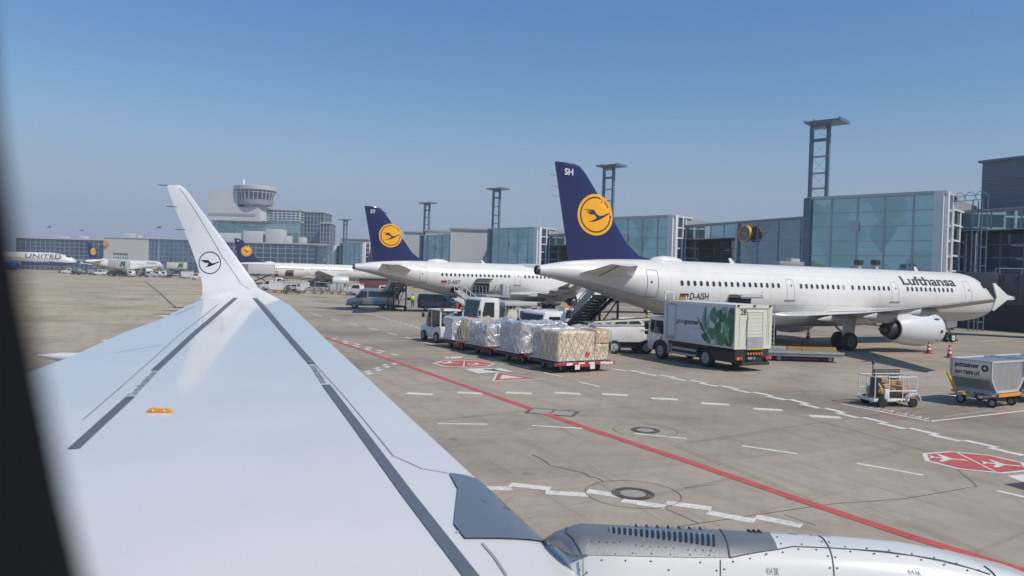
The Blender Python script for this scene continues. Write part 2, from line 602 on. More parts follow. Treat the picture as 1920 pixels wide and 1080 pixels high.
    def build(s, name, mats, parent=None, label=None, fix=True):
        if name in SPLIT:
            bm, left, o = s.bm, set(s.bm.faces), None
            comps = []
            while left:
                st = [left.pop()]
                cp = []
                while st:
                    f = st.pop()
                    cp.append(f)
                    for v in f.verts:
                        for g_ in v.link_faces:
                            if g_ in left:
                                left.discard(g_)
                                st.append(g_)
                comps.append(cp)
            for cp in sorted(comps, key=lambda c: -len(c)):
                q = MB()
                vm = {}
                for f in cp:
                    q.mi = f.material_index
                    nf = q.face([vm.setdefault(v, None) or vm.__setitem__(v, q.bm.verts.new(v.co)) or vm[v] for v in f.verts])
                    if nf:
                        nf.smooth = f.smooth
                o = bpy.data.objects.new(name, q.mesh(name, mats, fix))
                COL.objects.link(o)
                o.parent = parent
            bm.free()
            return o
        o = bpy.data.objects.new(name, s.mesh(name, mats, fix))
        COL.objects.link(o)
        if parent is not None:
            o.parent = parent
        if label:
            o['label'] = label
        return o


def thing(name, label, cat, loc=(0, 0, 0), rz=0.0, group=None):
    o = bpy.data.objects.new(name, None)
    COL.objects.link(o)
    o.location = loc
    o.rotation_euler = (0, 0, rz)
    o.empty_display_size = 0.5
    o['label'] = label
    o['category'] = cat
    if group:
        o['group'] = group
    return o


def tag(o, label, cat, group=None):
    o['label'] = label
    o['category'] = cat
    if group:
        o['group'] = group
    return o


def struct(o, kind='structure'):
    o['kind'] = kind
    return o


def dup(root, loc, rz, label, group=None, skip=()):
    r = root.copy()
    COL.objects.link(r)
    r.location = loc
    r.rotation_euler = (0, 0, rz)
    r['label'] = label
    if group:
        r['group'] = group

    def kids(src, dst):
        for ch in list(src.children):
            if ch.name.split('.')[0] in skip:
                continue
            c = ch.copy()
            COL.objects.link(c)
            c.parent = dst
            kids(ch, c)
    kids(root, r)
    return r


def text2d(body, size=1.0, bold=0.0, width=None, shear=0.0):
    """text as flat triangles: list of (verts2d, faces); u to the right from 0, v up from the baseline"""
    cu = bpy.data.curves.new('lettering', 'FONT')
    cu.body = body
    cu.size = size
    cu.offset = bold
    cu.shear = shear
    cu.resolution_u = 3
    ob = bpy.data.objects.new('lettering', cu)
    COL.objects.link(ob)
    dg = bpy.context.evaluated_depsgraph_get()
    me = bpy.data.meshes.new_from_object(ob.evaluated_get(dg))
    vs = [(v.co.x, v.co.y) for v in me.vertices]
    fs = [list(p.vertices) for p in me.polygons]
    bpy.data.objects.remove(ob)
    bpy.data.curves.remove(cu)
    bpy.data.meshes.remove(me)
    u0 = min(v[0] for v in vs)
    u1 = max(v[0] for v in vs)
    k = 1 if width is None else width / (u1 - u0)
    return [((u - u0) * k, v) for u, v in vs], fs


def map2d(mb, vs, fs, fn, step=None):
    """lay a flat shape onto a surface: fn(u, v) -> point; step splits it finely enough to follow curvature"""
    b = bmesh.new()
    bv = [b.verts.new((u, v, 0)) for u, v in vs]
    for f in fs:
        try:
            b.faces.new([bv[i] for i in f])
        except ValueError:
            pass
    if step:
        for ax in (0, 1):
            lo = min(q[ax] for q in vs)
            hi = max(q[ax] for q in vs)
            t = lo + step
            while t < hi:
                no = (1, 0, 0) if ax == 0 else (0, 1, 0)
                bmesh.ops.bisect_plane(b, geom=b.verts[:] + b.edges[:] + b.faces[:], plane_co=Vector(no) * t, plane_no=no)
                t += step
    bmesh.ops.triangulate(b, faces=b.faces)
    b.verts.index_update()
    nv = [mb.bm.verts.new(fn(v.co.x, v.co.y)) for v in b.verts]
    for f in b.faces:
        mb.face([nv[v.index] for v in f.verts])
    b.free()


CRANE = [(-.74, .23), (-.115, .225), (.03, .03), (.21, -.06), (.44, .0), (.62, .095), (.78, .13), (.71, .05), (.48, -.085), (.24, -.21), (-.05, -.33), (-.46, -.38),
         (-.21, -.30), (.0, -.19), (.03, -.12), (-.09, .0), (-.31, .0), (-.5, .075), (-.24, .095), (-.6, .145), (-.21, .165)]
CRANE_F = [list(range(21))]


def disc2d(r0, r1, n=40, cx=0, cy=0):
    vs, fs = [], []
    for i in range(n):
        t = 2 * pi * i / n
        vs.append((cx + r1 * cos(t), cy + r1 * sin(t)))
    if r0 <= 0:
        return vs, [list(range(n))]
    for i in range(n):
        t = 2 * pi * i / n
        vs.append((cx + r0 * cos(t), cy + r0 * sin(t)))
    return vs, [[i, (i + 1) % n, n + (i + 1) % n, n + i] for i in range(n)]


def naca(c):
    return 5 * (.2969 * sqrt(max(c, 0)) - .126 * c - .3516 * c * c + .2843 * c ** 3 - .1036 * c ** 4)


def wheel(parent, x, y, z, r, wd, name='wheel', rimc=None):
    s_ = -1 if y < 0 else 1
    t = MB().lathe([(-wd / 2, r * .62), (-wd / 2, r * .9), (-wd * .35, r), (wd * .35, r), (wd / 2, r * .9), (wd / 2, r * .62)], (x, y, z), 18, ax=Vector((0, 1, 0))).build(name, BLACK, parent)
    m = MB()
    m.cyl((x, y - wd * .42, z), (x, y + wd * .42, z), r * .62, n=14)
    m.cyl((x, y + s_ * wd * .40, z), (x, y + s_ * wd * .56, z), r * .22, n=8)
    m.build('rim', rimc or GREYP, t)
    return t


RD = Vector((-0.456, 0.890, 0))      # along the row of stands, away from us
HD = Vector((0.904, 0.427, 0))       # the way the parked airliners point
A_RD = atan2(RD.y, RD.x)
A_HD = R(25.3)
# ================================================================== ground and markings
g = MB()
g.poly([(-1250, -300, 0), (1250, -300, 0), (1250, 1300, 0), (-1250, 1300, 0)])
struct(g.build('ground', GROUND, None, fix=False))


def gpoly(mb, pts, z=0.004):
    q = [G(*p) for p in pts]
    mb.poly([(p.x, p.y, z) for p in q])


def strip(mb, pts, wd, z=0.004):
    """painted line of constant width along ground points"""
    P_ = [Vector((p[0], p[1], 0)) for p in pts]
    L, Rr = [], []
    for i, p in enumerate(P_):
        d = (P_[min(i + 1, len(P_) - 1)] - P_[max(i - 1, 0)]).normalized()
        nrm = Vector((-d.y, d.x, 0)) * wd / 2
        L.append(mb.bm.verts.new((p.x + nrm.x, p.y + nrm.y, z)))
        Rr.append(mb.bm.verts.new((p.x - nrm.x, p.y - nrm.y, z)))
    for i in range(len(P_) - 1):
        mb.face([L[i], L[i + 1], Rr[i + 1], Rr[i]])


def gp(px, py):
    p = G(px, py)
    return (p.x, p.y)


def lerp(a, b, t):
    return (a[0] + (b[0] - a[0]) * t, a[1] + (b[1] - a[1]) * t)


red = MB()
strip(red, [gp(x, y) for x, y in ((560, 614), (607, 632), (700, 664), (900, 733.5), (1100, 803), (1300, 869), (1500, 938), (1700, 1004), (1860, 1053), (2100, 1128))], 0.30, 0.008)
# red edging of the equipment box
for a, b in (((1575, 757), (1632, 752.5)), ((1743, 744), (1792, 740)), ((1768, 790), (1808, 785)), ((1860, 781), (1888, 777)), ((1650, 775), (1697, 785))):
    strip(red, [gp(*a), gp(*b)], 0.13, 0.004)
wht = MB()
yel = MB()
blk = MB()
strip(yel, [gp(560, 666), gp(700, 663), gp(884, 660)], 0.22, 0.004)
for a, b in (((1520, 646), (1760, 639)), ((1740, 637), (1900, 646)), ((1745, 645), (1860, 650))):
    strip(yel, [gp(*a), gp(*b)], 0.18, 0.004)
for a, b in (((120, 579), (310, 571)), ((120, 586), (305, 579)), ((150, 556), (290, 551)), ((100, 618), (130, 615))):
    strip(yel, [gp(*a), gp(*b)], 0.4, 0.004)
for c in ((787, 738.5), (882, 737), (973, 737), (1064, 737.5), (1153, 740), (1246, 748), (1341, 757.5), (1440, 768), (1547, 781.5)):
    p = G(*c)
    strip(wht, [(p.x - 0.5, p.y + .08), (p.x + 0.5, p.y - .08)], 0.44)
for a, b in (((821, 794.5), (914, 795.5)), ((998, 798), (1093, 803.5)), ((1190, 813), (1287, 822.5)), ((1391, 836), (1495, 851)), ((1607, 869), (1731, 891)), ((1868, 920), (1960, 941)),
             ((964, 684), (994, 691)), ((1021, 699), (1054, 706)), ((1085, 716), (1124, 725)), ((915, 673), (939, 678)), ((873, 663), (895, 668)),
             ((834, 652), (855, 657)), ((796, 642), (816, 647)), ((760, 632.5), (778, 637)), ((727, 624), (745, 628.5)), ((690, 614.5), (708, 619)), ((655, 606), (672, 610)), ((620, 597.5), (636, 601.5)), ((588, 589.5), (604, 593.5)),
             ((1840, 640), (1900, 636))):
    strip(wht, [gp(*a), gp(*b)], 0.16)
# dashed edge line of the service road
dl = [(513, 555), (560, 562), (620, 572.5), (680, 585), (740, 602), (800, 618.5)]
for a, b in zip(dl[:-1], dl[1:]):
    a, b = gp(*a), gp(*b)
    n_ = max(2, int((Vector(b) - Vector(a)).length / 1.6))
    for i in range(n_):
        strip(wht, [lerp(a, b, i / n_), lerp(a, b, (i + .55) / n_)], 0.28)


def zigzag(pts, n_, wd, off, gap=1.06):
    """a line of dashes that step from side to side, end overlapping end"""
    q = [Vector((*gp(*p), 0)) for p in pts]
    seg = [(q[i + 1] - q[i]).length for i in range(len(q) - 1)]
    tot = sum(seg)

    def at(d):
        for i, s_ in enumerate(seg):
            if d <= s_ or i == len(seg) - 1:
                return q[i] + (q[i + 1] - q[i]) * (d / s_), (q[i + 1] - q[i]).normalized()
            d -= s_
    for k in range(n_):
        a, d = at(tot * k / n_)
        b, d2 = at(min(tot, tot * (k + gap) / n_))
        nrm = Vector((-d.y, d.x, 0)) * off * (1 if k % 2 else -1)
        strip(wht, [(a + nrm)[:2], (b + nrm)[:2]], wd)


zigzag([(880, 912), (935, 910), (1040, 921), (1130, 926), (1210, 943), (1300, 952), (1390, 968), (1500, 990)], 8, 0.30, 0.15)
zigzag([(1150, 691), (1250, 706), (1360, 726), (1480, 750), (1600, 780), (1720, 808), (1830, 832), (1990, 868)], 22, 0.28, 0.14)
zigzag([(606, 632), (660, 645), (740, 667)], 12, 0.22, 0.22, 0.9)
zigzag([(682, 702), (712, 691), (738, 680)], 7, 0.22, 0.16, 0.9)
# equipment box outline
for a, b in (((1578, 757.5), (1745, 790.5)), ((1745, 790.5), (1935, 769)), ((1620, 755), (1700, 748)), ((1700, 748), (1795, 741.5))):
    strip(wht, [gp(*a), gp(*b)], 0.13, 0.009)
# worn hatch lettering inside the box
for k in range(14):
    a = lerp(gp(1622, 763), gp(1742, 788), k / 14)
    strip(wht, [a, (a[0] + .22 + .1 * (k % 3), a[1] + .28)], 0.05)
for k in range(16):
    a = lerp(gp(1778, 782), gp(1868, 770), k / 16)
    strip(wht, [a, (a[0] - .05, a[1] + .22)], 0.05)
# painted sign panels
gpoly(wht, [(832, 669.3), (868, 668), (866, 671.3), (840, 672.5)])
gpoly(blk, [(841, 671), (846, 669.8), (846, 670.8), (841, 672)], 0.008)
gpoly(wht, [(870, 691.5), (938, 689.8), (962, 697), (896, 700)])
blkp = [(904, 693.2), (942, 697.4), (948, 696.7), (926, 693.4), (934, 692), (927, 691.7), (917, 692.8), (910, 692.4)]
gpoly(blk, blkp, 0.008)
gpoly(wht, [(1888, 892), (1940, 888), (1990, 903), (1925, 907)])
gpoly(blk, [(1882, 908), (1925, 903), (1990, 914), (1930, 922)])
gpoly(red, [(934, 700), (1003, 709.5), (928, 713)], 0.004)
gpoly(wht, [(941.5, 703), (982, 708.5), (937, 710.7)], 0.008)
strip(wht, [gp(933, 698.8), gp(925.5, 714.2)], 0.12)
strip(wht, [gp(925.5, 714.2), gp(1022, 710.3)], 0.10)
strip(wht, [gp(933, 698.8), gp(1010, 709.3)], 0.05)


def octagon(c, along, across, z0):
    """red stop octagon with white border and two white aeroplanes"""
    c = Vector((*gp(*c), 0))
    al = Vector((*along, 0))
    ac = Vector((*across, 0))

    def P2(u, v):
        q = c + al * u + ac * v
        return (q.x, q.y)
    o = [(cos(pi / 8 + pi / 4 * k), sin(pi / 8 + pi / 4 * k)) for k in range(8)]
    wht.poly([(*P2(u * 1.08, v * 1.08), z0) for u, v in o])
    red.poly([(*P2(u * .97, v * .97), z0 + .004) for u, v in o])
    strip(wht, [P2(.28, -.95), P2(-.28, .95)], 0.06, z0 + .008)
    for s_, uo, vo in ((1, -.48, .05), (1, .52, -.05)):
        for pl in ([(-.38, .0), (-.30, .05), (.30, .05), (.38, 0), (.30, -.05), (-.30, -.05)], [(.06, .0), (-.16, .42), (-.24, .42), (-.12, 0), (-.24, -.42), (-.16, -.42)],
                   [(-.26, 0), (-.37, .16), (-.41, .16), (-.36, 0), (-.41, -.16), (-.37, -.16)]):
            wht.poly([(*P2(uo + u, vo + v), z0 + .008 + .001 * (len(pl) % 2)) for u, v in pl])
            z0 += .0012


octagon((1828, 866), (1.16, -0.40), (0.48, 1.02), 0.004)
octagon((870, 682), (1.45, -0.25), (0.35, 1.35), 0.004)
struct(red.build('red_road_marking', MARKR, None, fix=False))
struct(wht.build('white_road_marking', MARKW, None, fix=False))
struct(yel.build('yellow_road_marking', MARKY, None, fix=False))
struct(blk.build('black_road_marking', MARKK, None, fix=False))
cr = MB()


def crack(pts, wd=0.035, jit=0.06, z=0.003):
    q = [gp(*p) for p in pts]
    out = []
    for a, b in zip(q[:-1], q[1:]):
        n_ = max(2, int((Vector(b) - Vector(a)).length / .35))
        for i in range(n_):
            t = lerp(a, b, i / n_)
            out.append((t[0] + random.uniform(-jit, jit), t[1] + random.uniform(-jit, jit)))
    out.append(q[-1])
    strip(cr, out, wd, z)


crack([(1000, 852), (1035, 873), (1080, 882), (1110, 893), (1131, 903)], 0.045)
crack([(1240, 950), (1309, 981)], 0.03, 0.0)
crack([(1270, 988), (1420, 965), (1560, 945), (1700, 935), (1830, 912)], 0.03, 0.01)
crack([(1796, 880), (1832, 913)], 0.03, 0.02)
crack([(1280, 915), (1350, 908)], 0.02, 0.01)
crack([(1470, 965), (1530, 985)], 0.02, 0.01)
crack([(273, 528), (300, 550), (330, 578)], 0.25, 0.1)
struct(cr.build('pavement_crack', CRACK, None, fix=False))
pk = MB()
strip(pk, [gp(x, y) for x, y in ((300, 529), (335, 533), (360, 540), (385, 549))], 0.6, 0.004)
struct(pk.build('faded_red_marking', mat('faded_red_line', (0.55, 0.36, 0.33), 0.8, var=0.1), None, fix=False))

# manholes: a round cast iron frame with a concrete-filled lid, inside a sealed ring joint
for i, (px, py, r, lab) in enumerate(((1187, 926, 0.46, 'round iron manhole cover nearest the engine, crossed by the white zigzag line'),
                                      (1210, 807, 0.44, 'round iron manhole cover beyond the red line, right of the rectangular plate'))):
    c = G(px, py)
    t = thing('manhole_cover', lab, 'manhole', (c.x, c.y, 0), 0, 'round manhole covers in the apron')
    m = MB()
    for r0, r1 in ((r * .60, r * .72), (r * .76, r * .86), (r * .90, r)):
        vs, fs = disc2d(r0, r1, 36)
        map2d(m, vs, fs, lambda u, v: (u, v, 0.012))
    m.build('frame', IRON, t)
    m = MB()
    vs, fs = disc2d(0, r * .62, 36)
    map2d(m, vs, fs, lambda u, v: (u, v, 0.010))
    m.build('lid', mat('lid_concrete', (0.33, 0.30, 0.27), 0.9, var=0.1, scale=8), t)
    m = MB()
    vs, fs = disc2d(r * 2.2, r * 2.235, 48)
    map2d(m, vs, fs, lambda u, v: (u, v, 0.011))
    m.build('ring_joint', CRACK, t)
c = G(1035, 773)
t = thing('manhole_cover', 'rectangular pale manhole plate crossed by the red line', 'manhole', (c.x, c.y, 0), R(-16))
MB().box((0, 0, 0.003), (1.7, 1.1, 0.006)).build('frame', CRACK, t)
MB().box((-.38, 0, 0.0045), (.7, .8, 0.009)).box((.38, 0, 0.0045), (.7, .8, 0.009)).build('lid', mat('lid_concrete', (0.33, 0.30, 0.27)), t)


# ================================================================== terminal
GLINK = glass_mat('slate_facade_glass', (0.25, 0.33, 0.37), bs=0.25)
def wall(A, B, z0, z1, cols, rows, nrm, mg, mm, mw=0.14, rz=None, hw=0.10, skipv=False):
    """curtain wall from A to B: a sheet of glass in mg, the bars that frame the panes in mm"""
    A, B, nrm = Vector((*A, 0)), Vector((*B, 0)), Vector((*nrm, 0)).normalized()
    zz = rz or [z0 + (z1 - z0) * j / rows for j in range(rows + 1)]
    for i in range(cols):            # every pane hangs a hair out of true, so each mirrors a slightly different bit of sky
        for j in range(len(zz) - 1):
            tx, tz, t0 = random.uniform(-.012, .012), random.uniform(-.012, .012), random.uniform(0, .01)
            qs = []
            for u, v in ((0, 0), (1, 0), (1, 1), (0, 1)):
                p = A.lerp(B, (i + u) / cols) + nrm * (t0 + tx * (u - .5) * 2 + tz * (v - .5) * 2)
                qs.append(p + Vector((0, 0, zz[j + v])))
            mg.poly(qs)
    o = nrm * 0.06
    for i in range(cols + 1):
        if skipv and 0 < i < cols:
            continue
        p = A.lerp(B, i / cols) + o
        mm.bar(p + Vector((0, 0, z0)), p + Vector((0, 0, z1)), mw)
    o = nrm * 0.075
    zs = rz or [z0 + (z1 - z0) * j / rows for j in range(rows + 1)]
    for z in zs:
        mm.bar(A + o + Vector((0, 0, z)), B + o + Vector((0, 0, z)), hw)


RB1 = Vector((50.5, 88.0, 0))        # right front corner of the pavilion nearest the nose
LB1 = Vector((38.7, 99.0, 0))
STEP = Vector((-22.35, 43.7, 0))
BOXN = Vector((-0.683, -0.733, 0))   # pavilion front faces the apron, turned a little towards us
BOXD = -BOXN
pav_labels = ['glass pavilion of the terminal nearest to us, behind the nearest airliner', 'glass pavilion just right of the tail fin of the nearest airliner',
              'glass pavilion above the rear fuselage of the second airliner', 'glass pavilion directly right of the second tail fin',
              'glass pavilion partly hidden behind the second tail fin', 'small far glass pavilion left of the second tail fin',
              'farthest glass pavilion, beside the hall below the control tower', 'terminal pavilion off to the right']
link_labels = {0: 'long terminal wing behind the nose of the nearest airliner', 1: 'terminal wing with a round yellow sign beside the nearest pavilion',
               2: 'terminal wing largely hidden by the tail fin of the nearest airliner', 3: 'terminal wing with a round yellow sign above the second airliner',
               4: 'terminal wing with a small yellow sign right of the second tail fin', 5: 'far terminal wing mostly behind the second tail fin'}
sign_labels = {1: 'round yellow sign right of the tail fin of the nearest airliner', 3: 'round yellow sign above the middle of the second airliner', 4: 'round yellow sign just right of the second tail fin',
               2: 'round yellow sign behind the tail fin of the nearest airliner'}
mast_labels = ['tall floodlight mast at the right, on the nearest pavilion', 'floodlight mast behind the tail fin of the nearest airliner', 'floodlight mast third from the right, above the second airliner',
               'floodlight mast between the second tail fin and the third mast', 'floodlight mast half hidden by the second tail fin', 'farthest floodlight mast left of the second tail fin']
for k in range(7):
    Rb, Lb = RB1 + STEP * k, LB1 + STEP * k
    H_ = 15.6
    t = thing('terminal_pavilion', pav_labels[k], 'terminal', (*Rb.xy, 0), 0, 'glass pavilions along the terminal')
    rel = lambda v: ((v - Rb).x, (v - Rb).y)
    dv = (Lb - Rb)
    D_ = 17
    fg, fm = MB(), MB()
    wall((0, 0), rel(Lb), 4.6, H_, 5, 6, BOXN.xy, fg, fm, 0.16)
    fg.build('front_glass', GTEAL, t, fix=False)
    fm.build('front_mullion', MULL, t)
    # corner pillar and right side with white framing
    sd_ = Vector((0.733, -0.683, 0))
    m = MB()
    pz = (H_ + .3) / 2
    ang = atan2(dv.y, dv.x)
    m.box((*(BOXN * .25 - dv.normalized() * -.45).xy, pz), (1.0, .5, H_ + .3), ang)
    m.box((*(BOXD * .35 + sd_ * .2).xy, pz), (.5, .8, H_ + .3), ang)
    m.box((*(BOXD * 2.7 + sd_ * .2).xy, pz), (.3, .3, H_ + .3), ang)
    m.build('corner_pillar', WMULL, t)
    sg, sm = MB(), MB()
    wall((BOXD * .2 + sd_ * .02).xy, (BOXD * 4.0 + sd_ * .02).xy, 1, H_, 1, 8, sd_.xy, sg, sm, 0.2, hw=0.22)
    wall((BOXD * 4.0 + sd_ * .04).xy, (BOXD * 11 + sd_ * .04).xy, 1, H_ - 1.5, 2, 7, sd_.xy, sg, sm, 0.2, hw=0.22)
    sg.build('side_glass', GDARK, t, fix=False)
    sm.build('side_mullion', WMULL, t)
    m = MB()
    q = [BOXN * -.15, dv + BOXN * -.15, dv + BOXD * D_, BOXD * D_]
    m.loft([[(p.x, p.y, z) for p in q] for z in (0.0, H_ - .05)], smooth=False)
    m.build('core', PANELD, t)
    m = MB()
    m.loft([[(p.x, p.y, z) for p in [BOXN * .35 - sd_ * -.3, dv + BOXN * .35, dv + BOXD * D_, BOXD * 6 + sd_ * .3]] for z in (H_, H_ + .35)], smooth=False)
    m.build('roof_edge', PANEL, t)
    m = MB()
    m.box((*(dv + BOXN * .2 - dv.normalized() * .2).xy, H_ / 2 + .1), (.9, .6, H_ + .2), ang)
    m.build('left_pillar', BSTEEL, t)
    # louvre boxes set in the glass
    if k < 4:
        m = MB()
        for u, z in ((.62, 12.0), (.60, 6.4)):
            c_ = dv * u + BOXN * .12
            m.box((*c_.xy, z), (1.2, .3, 1.2), ang, bev=0.05)
        m.build('vent', PANEL, t)
    # wing between this pavilion and the one before it
    if k < 6:
        A = RB1 + STEP * (k) + BOXD * (4.2 if k else 9.5)
        B = LB1 + STEP * (k - 1)
        B = B + HD * ((A - B).dot(HD))
        t = thing('terminal_wing', link_labels[k], 'terminal', (*A.xy, 0), 0, 'terminal wings between the pavilions')
        L = B - A
        n_ = -HD
        hl = 14.1
        c0, c1 = L * 0.38, L * 1.0
        fg, fm = MB(), MB()
        wall(c0.xy, c1.xy, 3.4, hl - .1, 5, 8, n_.xy, fg, fm, 0.13, rz=[3.4, 4.6, 6, 7.3, 8.6, 9.9, 11.2, 12.5, hl - .1])
        fg.build('facade_glass', GLINK if k != 0 else GBLUE, t, fix=False)
        fm.build('mullion', MULL, t)
        fg, fm = MB(), MB()
        wall((0, 0), c0.xy, hl - 2.3, hl - .1, 4, 1, n_.xy, fg, fm, 0.12)
        fg.build('upper_panel', GTEAL, t, fix=False)
        fm.build('mullion', MULL, t)
        bk = HD * 3.2
        fg, fm = MB(), MB()
        wall(bk.xy, (c0 + bk).xy, 0.2, hl - 2.3, 5, 7, n_.xy, fg, fm, 0.15)
        fg.build('recess_glass', GDARK, t, fix=False)
        fm.build('recess_mullion', MULL if k == 0 else DMETAL, t)
        m = MB()
        q = [(0, 0), c0.xy, (c0 + bk * .99).xy, (bk * .99).xy]
        m.loft([[(p[0], p[1], z) for p in q] for z in (hl - 2.45, hl - 2.32)], smooth=False)
        m.loft([[(p[0], p[1], z) for p in [c0.xy + Vector((0, 0)), (c0 + L * .012).xy, (c0 + L * .012 + bk).xy, (c0 + bk).xy]] for z in (0, hl - 2.46)], smooth=False)
        m.build('recess_ceiling', INNER, t)
        m = MB()
        m.box((*(c0 + n_ * .2).xy, hl / 2), (.45, .45, hl), A_HD)
        m.build('corner_pillar', MULL, t)
        m = MB()
        q = [n_ * .3, L + n_ * .3, L + HD * 18, HD * 18]
        m.loft([[(p.x, p.y, z) for p in q] for z in (hl, hl + .3)], smooth=False)
        m.build('roof', ROOFG, t)
        m = MB()
        q = [HD * 3.4, c0 + L * .02 + HD * 3.4, c0 + L * .02 + HD * .3, L + HD * .3, L + HD * 17, HD * 17]
        m.loft([[(p.x, p.y, z) for p in q] for z in (0, hl - .02)], smooth=False)
        m.build('core', CONC, t)
        if k >= 1 and k < 5:
            p = A + L * .46 + n_ * 1.1
            s_ = thing('round_airline_sign', sign_labels[k], 'sign', (p.x, p.y, 12.2), A_HD, 'round yellow signs on the terminal')
            m = MB()
            m.lathe([(-.25, 1.32), (.25, 1.32), (.25, 1.12), (-.25, 1.12), (-.25, 1.32)], n=36)
            m.build('rim', YEL, s_)
            m = MB().lathe([(-.12, 0.001), (-.12, 1.12), (.12, 1.12), (.12, .001)], n=32)
            m.build('disc', BSTEEL if k == 1 else YEL, s_)
            m = MB()
            map2d(m, *((lambda v: [(x * 1.0, y * 1.0) for x, y in v])(CRANE), CRANE_F), lambda u, v: (-.16, -u, v))
            m.build('emblem', YEL if k == 1 else NAVY, s_)
            MB().bar((.2, 0, .5), (1.05, 0, .5), .12).bar((.2, 0, -.5), (1.05, 0, -.5), .12).build('bracket', BSTEEL, s_)
    # floodlight mast
    if k < 6:
        p = Lb + (Rb - Lb).normalized() * -0.15 + BOXD * 1.2
        t = thing('floodlight_mast', mast_labels[k], 'light mast', (*p.xy, 0), atan2((Rb - Lb).y, (Rb - Lb).x), 'floodlight masts on the terminal')
        wd, hm = 2.2, 25.5
        for x in (0, wd):
            MB().box((x, 0, hm / 2), (.42, .5, hm)).build('post', BSTEEL, t)
        for z in (17.2, 19.2, 21.4, 23.6):
            MB().box((wd / 2, 0, z), (wd - .42, .25, .4 if z > 23 else .26)).build('cross_beam', BSTEEL if z > 23 else STEEL, t)
        m = MB()
        for z0, z1 in ((15.6, 17.1), (17.3, 19.1), (19.3, 21.3), (21.6, 23.4), (23.9, 25.2)):
            m.cyl((.2, .05, z0), (wd - .2, .05, z1), .016, n=5)
            m.cyl((.2, -.05, z1), (wd - .2, -.05, z0), .016, n=5)
        m.build('bracing', BSTEEL, t)
        m = MB()
        m.box((wd / 2 + 1.1, -.7, hm + .1), (wd + 2.4, 3.6, .22))
        for x in (-.05, wd * .5, wd + 2.2):
            m.box((x, -.7, hm + .3), (.14, 3.6, .2))
        m.build('platform', BSTEEL, t)
        for x in (.55, 1.15, 1.75):
            MB().box((x, -.35, hm - .35), (.45, .35, .4), rx=R(25)).build('floodlight', GREYP, t)

# ---- upper louvred block and roof cage ladder at the right
p = Vector((62.3, 100, 0))
t = thing('roof_plant_block', 'dark blue-grey louvred block on the terminal roof at the right edge', 'building', (*p.xy, 0), atan2(-RD.y, -RD.x))
MB().box((14, 8, 10.8), (28, 16, 21.0)).build('body', LOUV, t)
m = MB()
for j in range(9):
    m.box((14, -.06, 16.6 + j * .3), (27.6, .12, .08))
m.box((5.6, -.08, 18), (.18, .2, 4.5))
m.build('louvre', mat('pale_slate_blade', (0.24, 0.27, 0.33), 0.5), t)  # louvre blades in a paler slate than the block
MB().box((14, 7.8, 21.45), (28.6, 16.6, .3)).build('roof', BSTEEL, t)
a = G(1822, 383)
ld = ray(1822, 383)
q = CAM + ld * (84 / ld.y)
t = thing('cage_ladder', 'hooped safety ladder rails on the terminal roof at the right', 'ladder', (q.x, q.y, 14.1), A_RD)
m = MB()
for x in (-1.0, .2, 1.4):
    m.tube([(x + .9 * cos(pi * i / 8) * .8, 0, .3 + 1.0 * sin(pi * i / 8)) for i in range(9)], .032, 5)
for z in (.35, .9):
    m.cyl((-1.9, 0, z), (2.1, 0, z), .04, n=5)
m.build('hoop', BSTEEL, t)
for x in (-1.8, 2.0):
    MB().cyl((x, 0, -.1), (x, 0, 1.0), .05, n=6).build('upright', BSTEEL, t)
# lattice stair tower of the terminal right of the nearest pavilion
q = CAM + ray(1836, 440) * (80 / ray(1836, 440).y)
t = thing('stair_frame', 'open steel lattice stair frame against the terminal beside the nearest nose', 'stair tower', (q.x, q.y, 0), A_HD)
for y in (-1.0, 1.0):
    for x in (-.45, .45):
        MB().box((x, y * .5, 7), (.10, .10, 14)).build('post', BSTEEL, t)
m = MB()
for z in range(1, 14, 2):
    m.bar((-.45, -.5, z), (-.45, .5, z), .09)
    m.bar((.45, -.5, z), (.45, .5, z), .09)
    m.bar((-.45, -.5, z), (.45, -.5, z), .09)
m.build('cross_bar', BSTEEL, t)

# ---- jet bridges
def jetbridge(p, rz, label, length=16, dark=True):
    t = thing('jet_bridge', label, 'jet bridge', p, rz, 'passenger boarding bridges')
    mt = JETB
    m = MB()
    m.box((length / 2, 0, 4.6), (length, 2.9, 2.9), bev=.06)
    m.build('tunnel', mt, t)
    m = MB()
    for i in range(int(length / 1.2)):
        m.box((.6 + i * 1.2, -1.5, 4.6), (.1, .1, 2.8))
        m.box((.6 + i * 1.2, 0, 6.1), (.1, 2.9, .1))
    m.build('rib', DMETAL, t)
    m = MB()
    m.box((-1.4, 0, 4.6), (2.8, 3.6, 3.1), bev=.1)
    m.build('cab', JETB, t)
    m = MB()
    for i in range(5):
        m.box((-2.9 - i * .22, 0, 4.7), (.16, 3.2 - .1 * i, 2.9 - .1 * i))
    m.build('bellows', BLACK, t)
    for y in (-1.2, 1.2):
        MB().box((3.5, y, 1.7), (.45, .45, 3.0)).build('leg', STEEL, t)
    m = MB()
    m.box((3.5, 0, .55), (.8, 3.4, .35))
    for y in (-1.5, 1.5):
        m.cyl((3.5, y - .18, .5), (3.5, y + .18, .5), .5, n=14)
    m.build('bogie', CHAS, t)
    m = MB()
    for y in (-1.3, 1.3):
        m.bar((.2, y, 6.6), (length - .2, y, 6.6), .06)
        for i in range(9):
            m.bar((.2 + i * (length - .4) / 8, y, 6.05), (.2 + i * (length - .4) / 8, y, 6.6), .05)
    m.build('railing', STEEL, t)
    return t


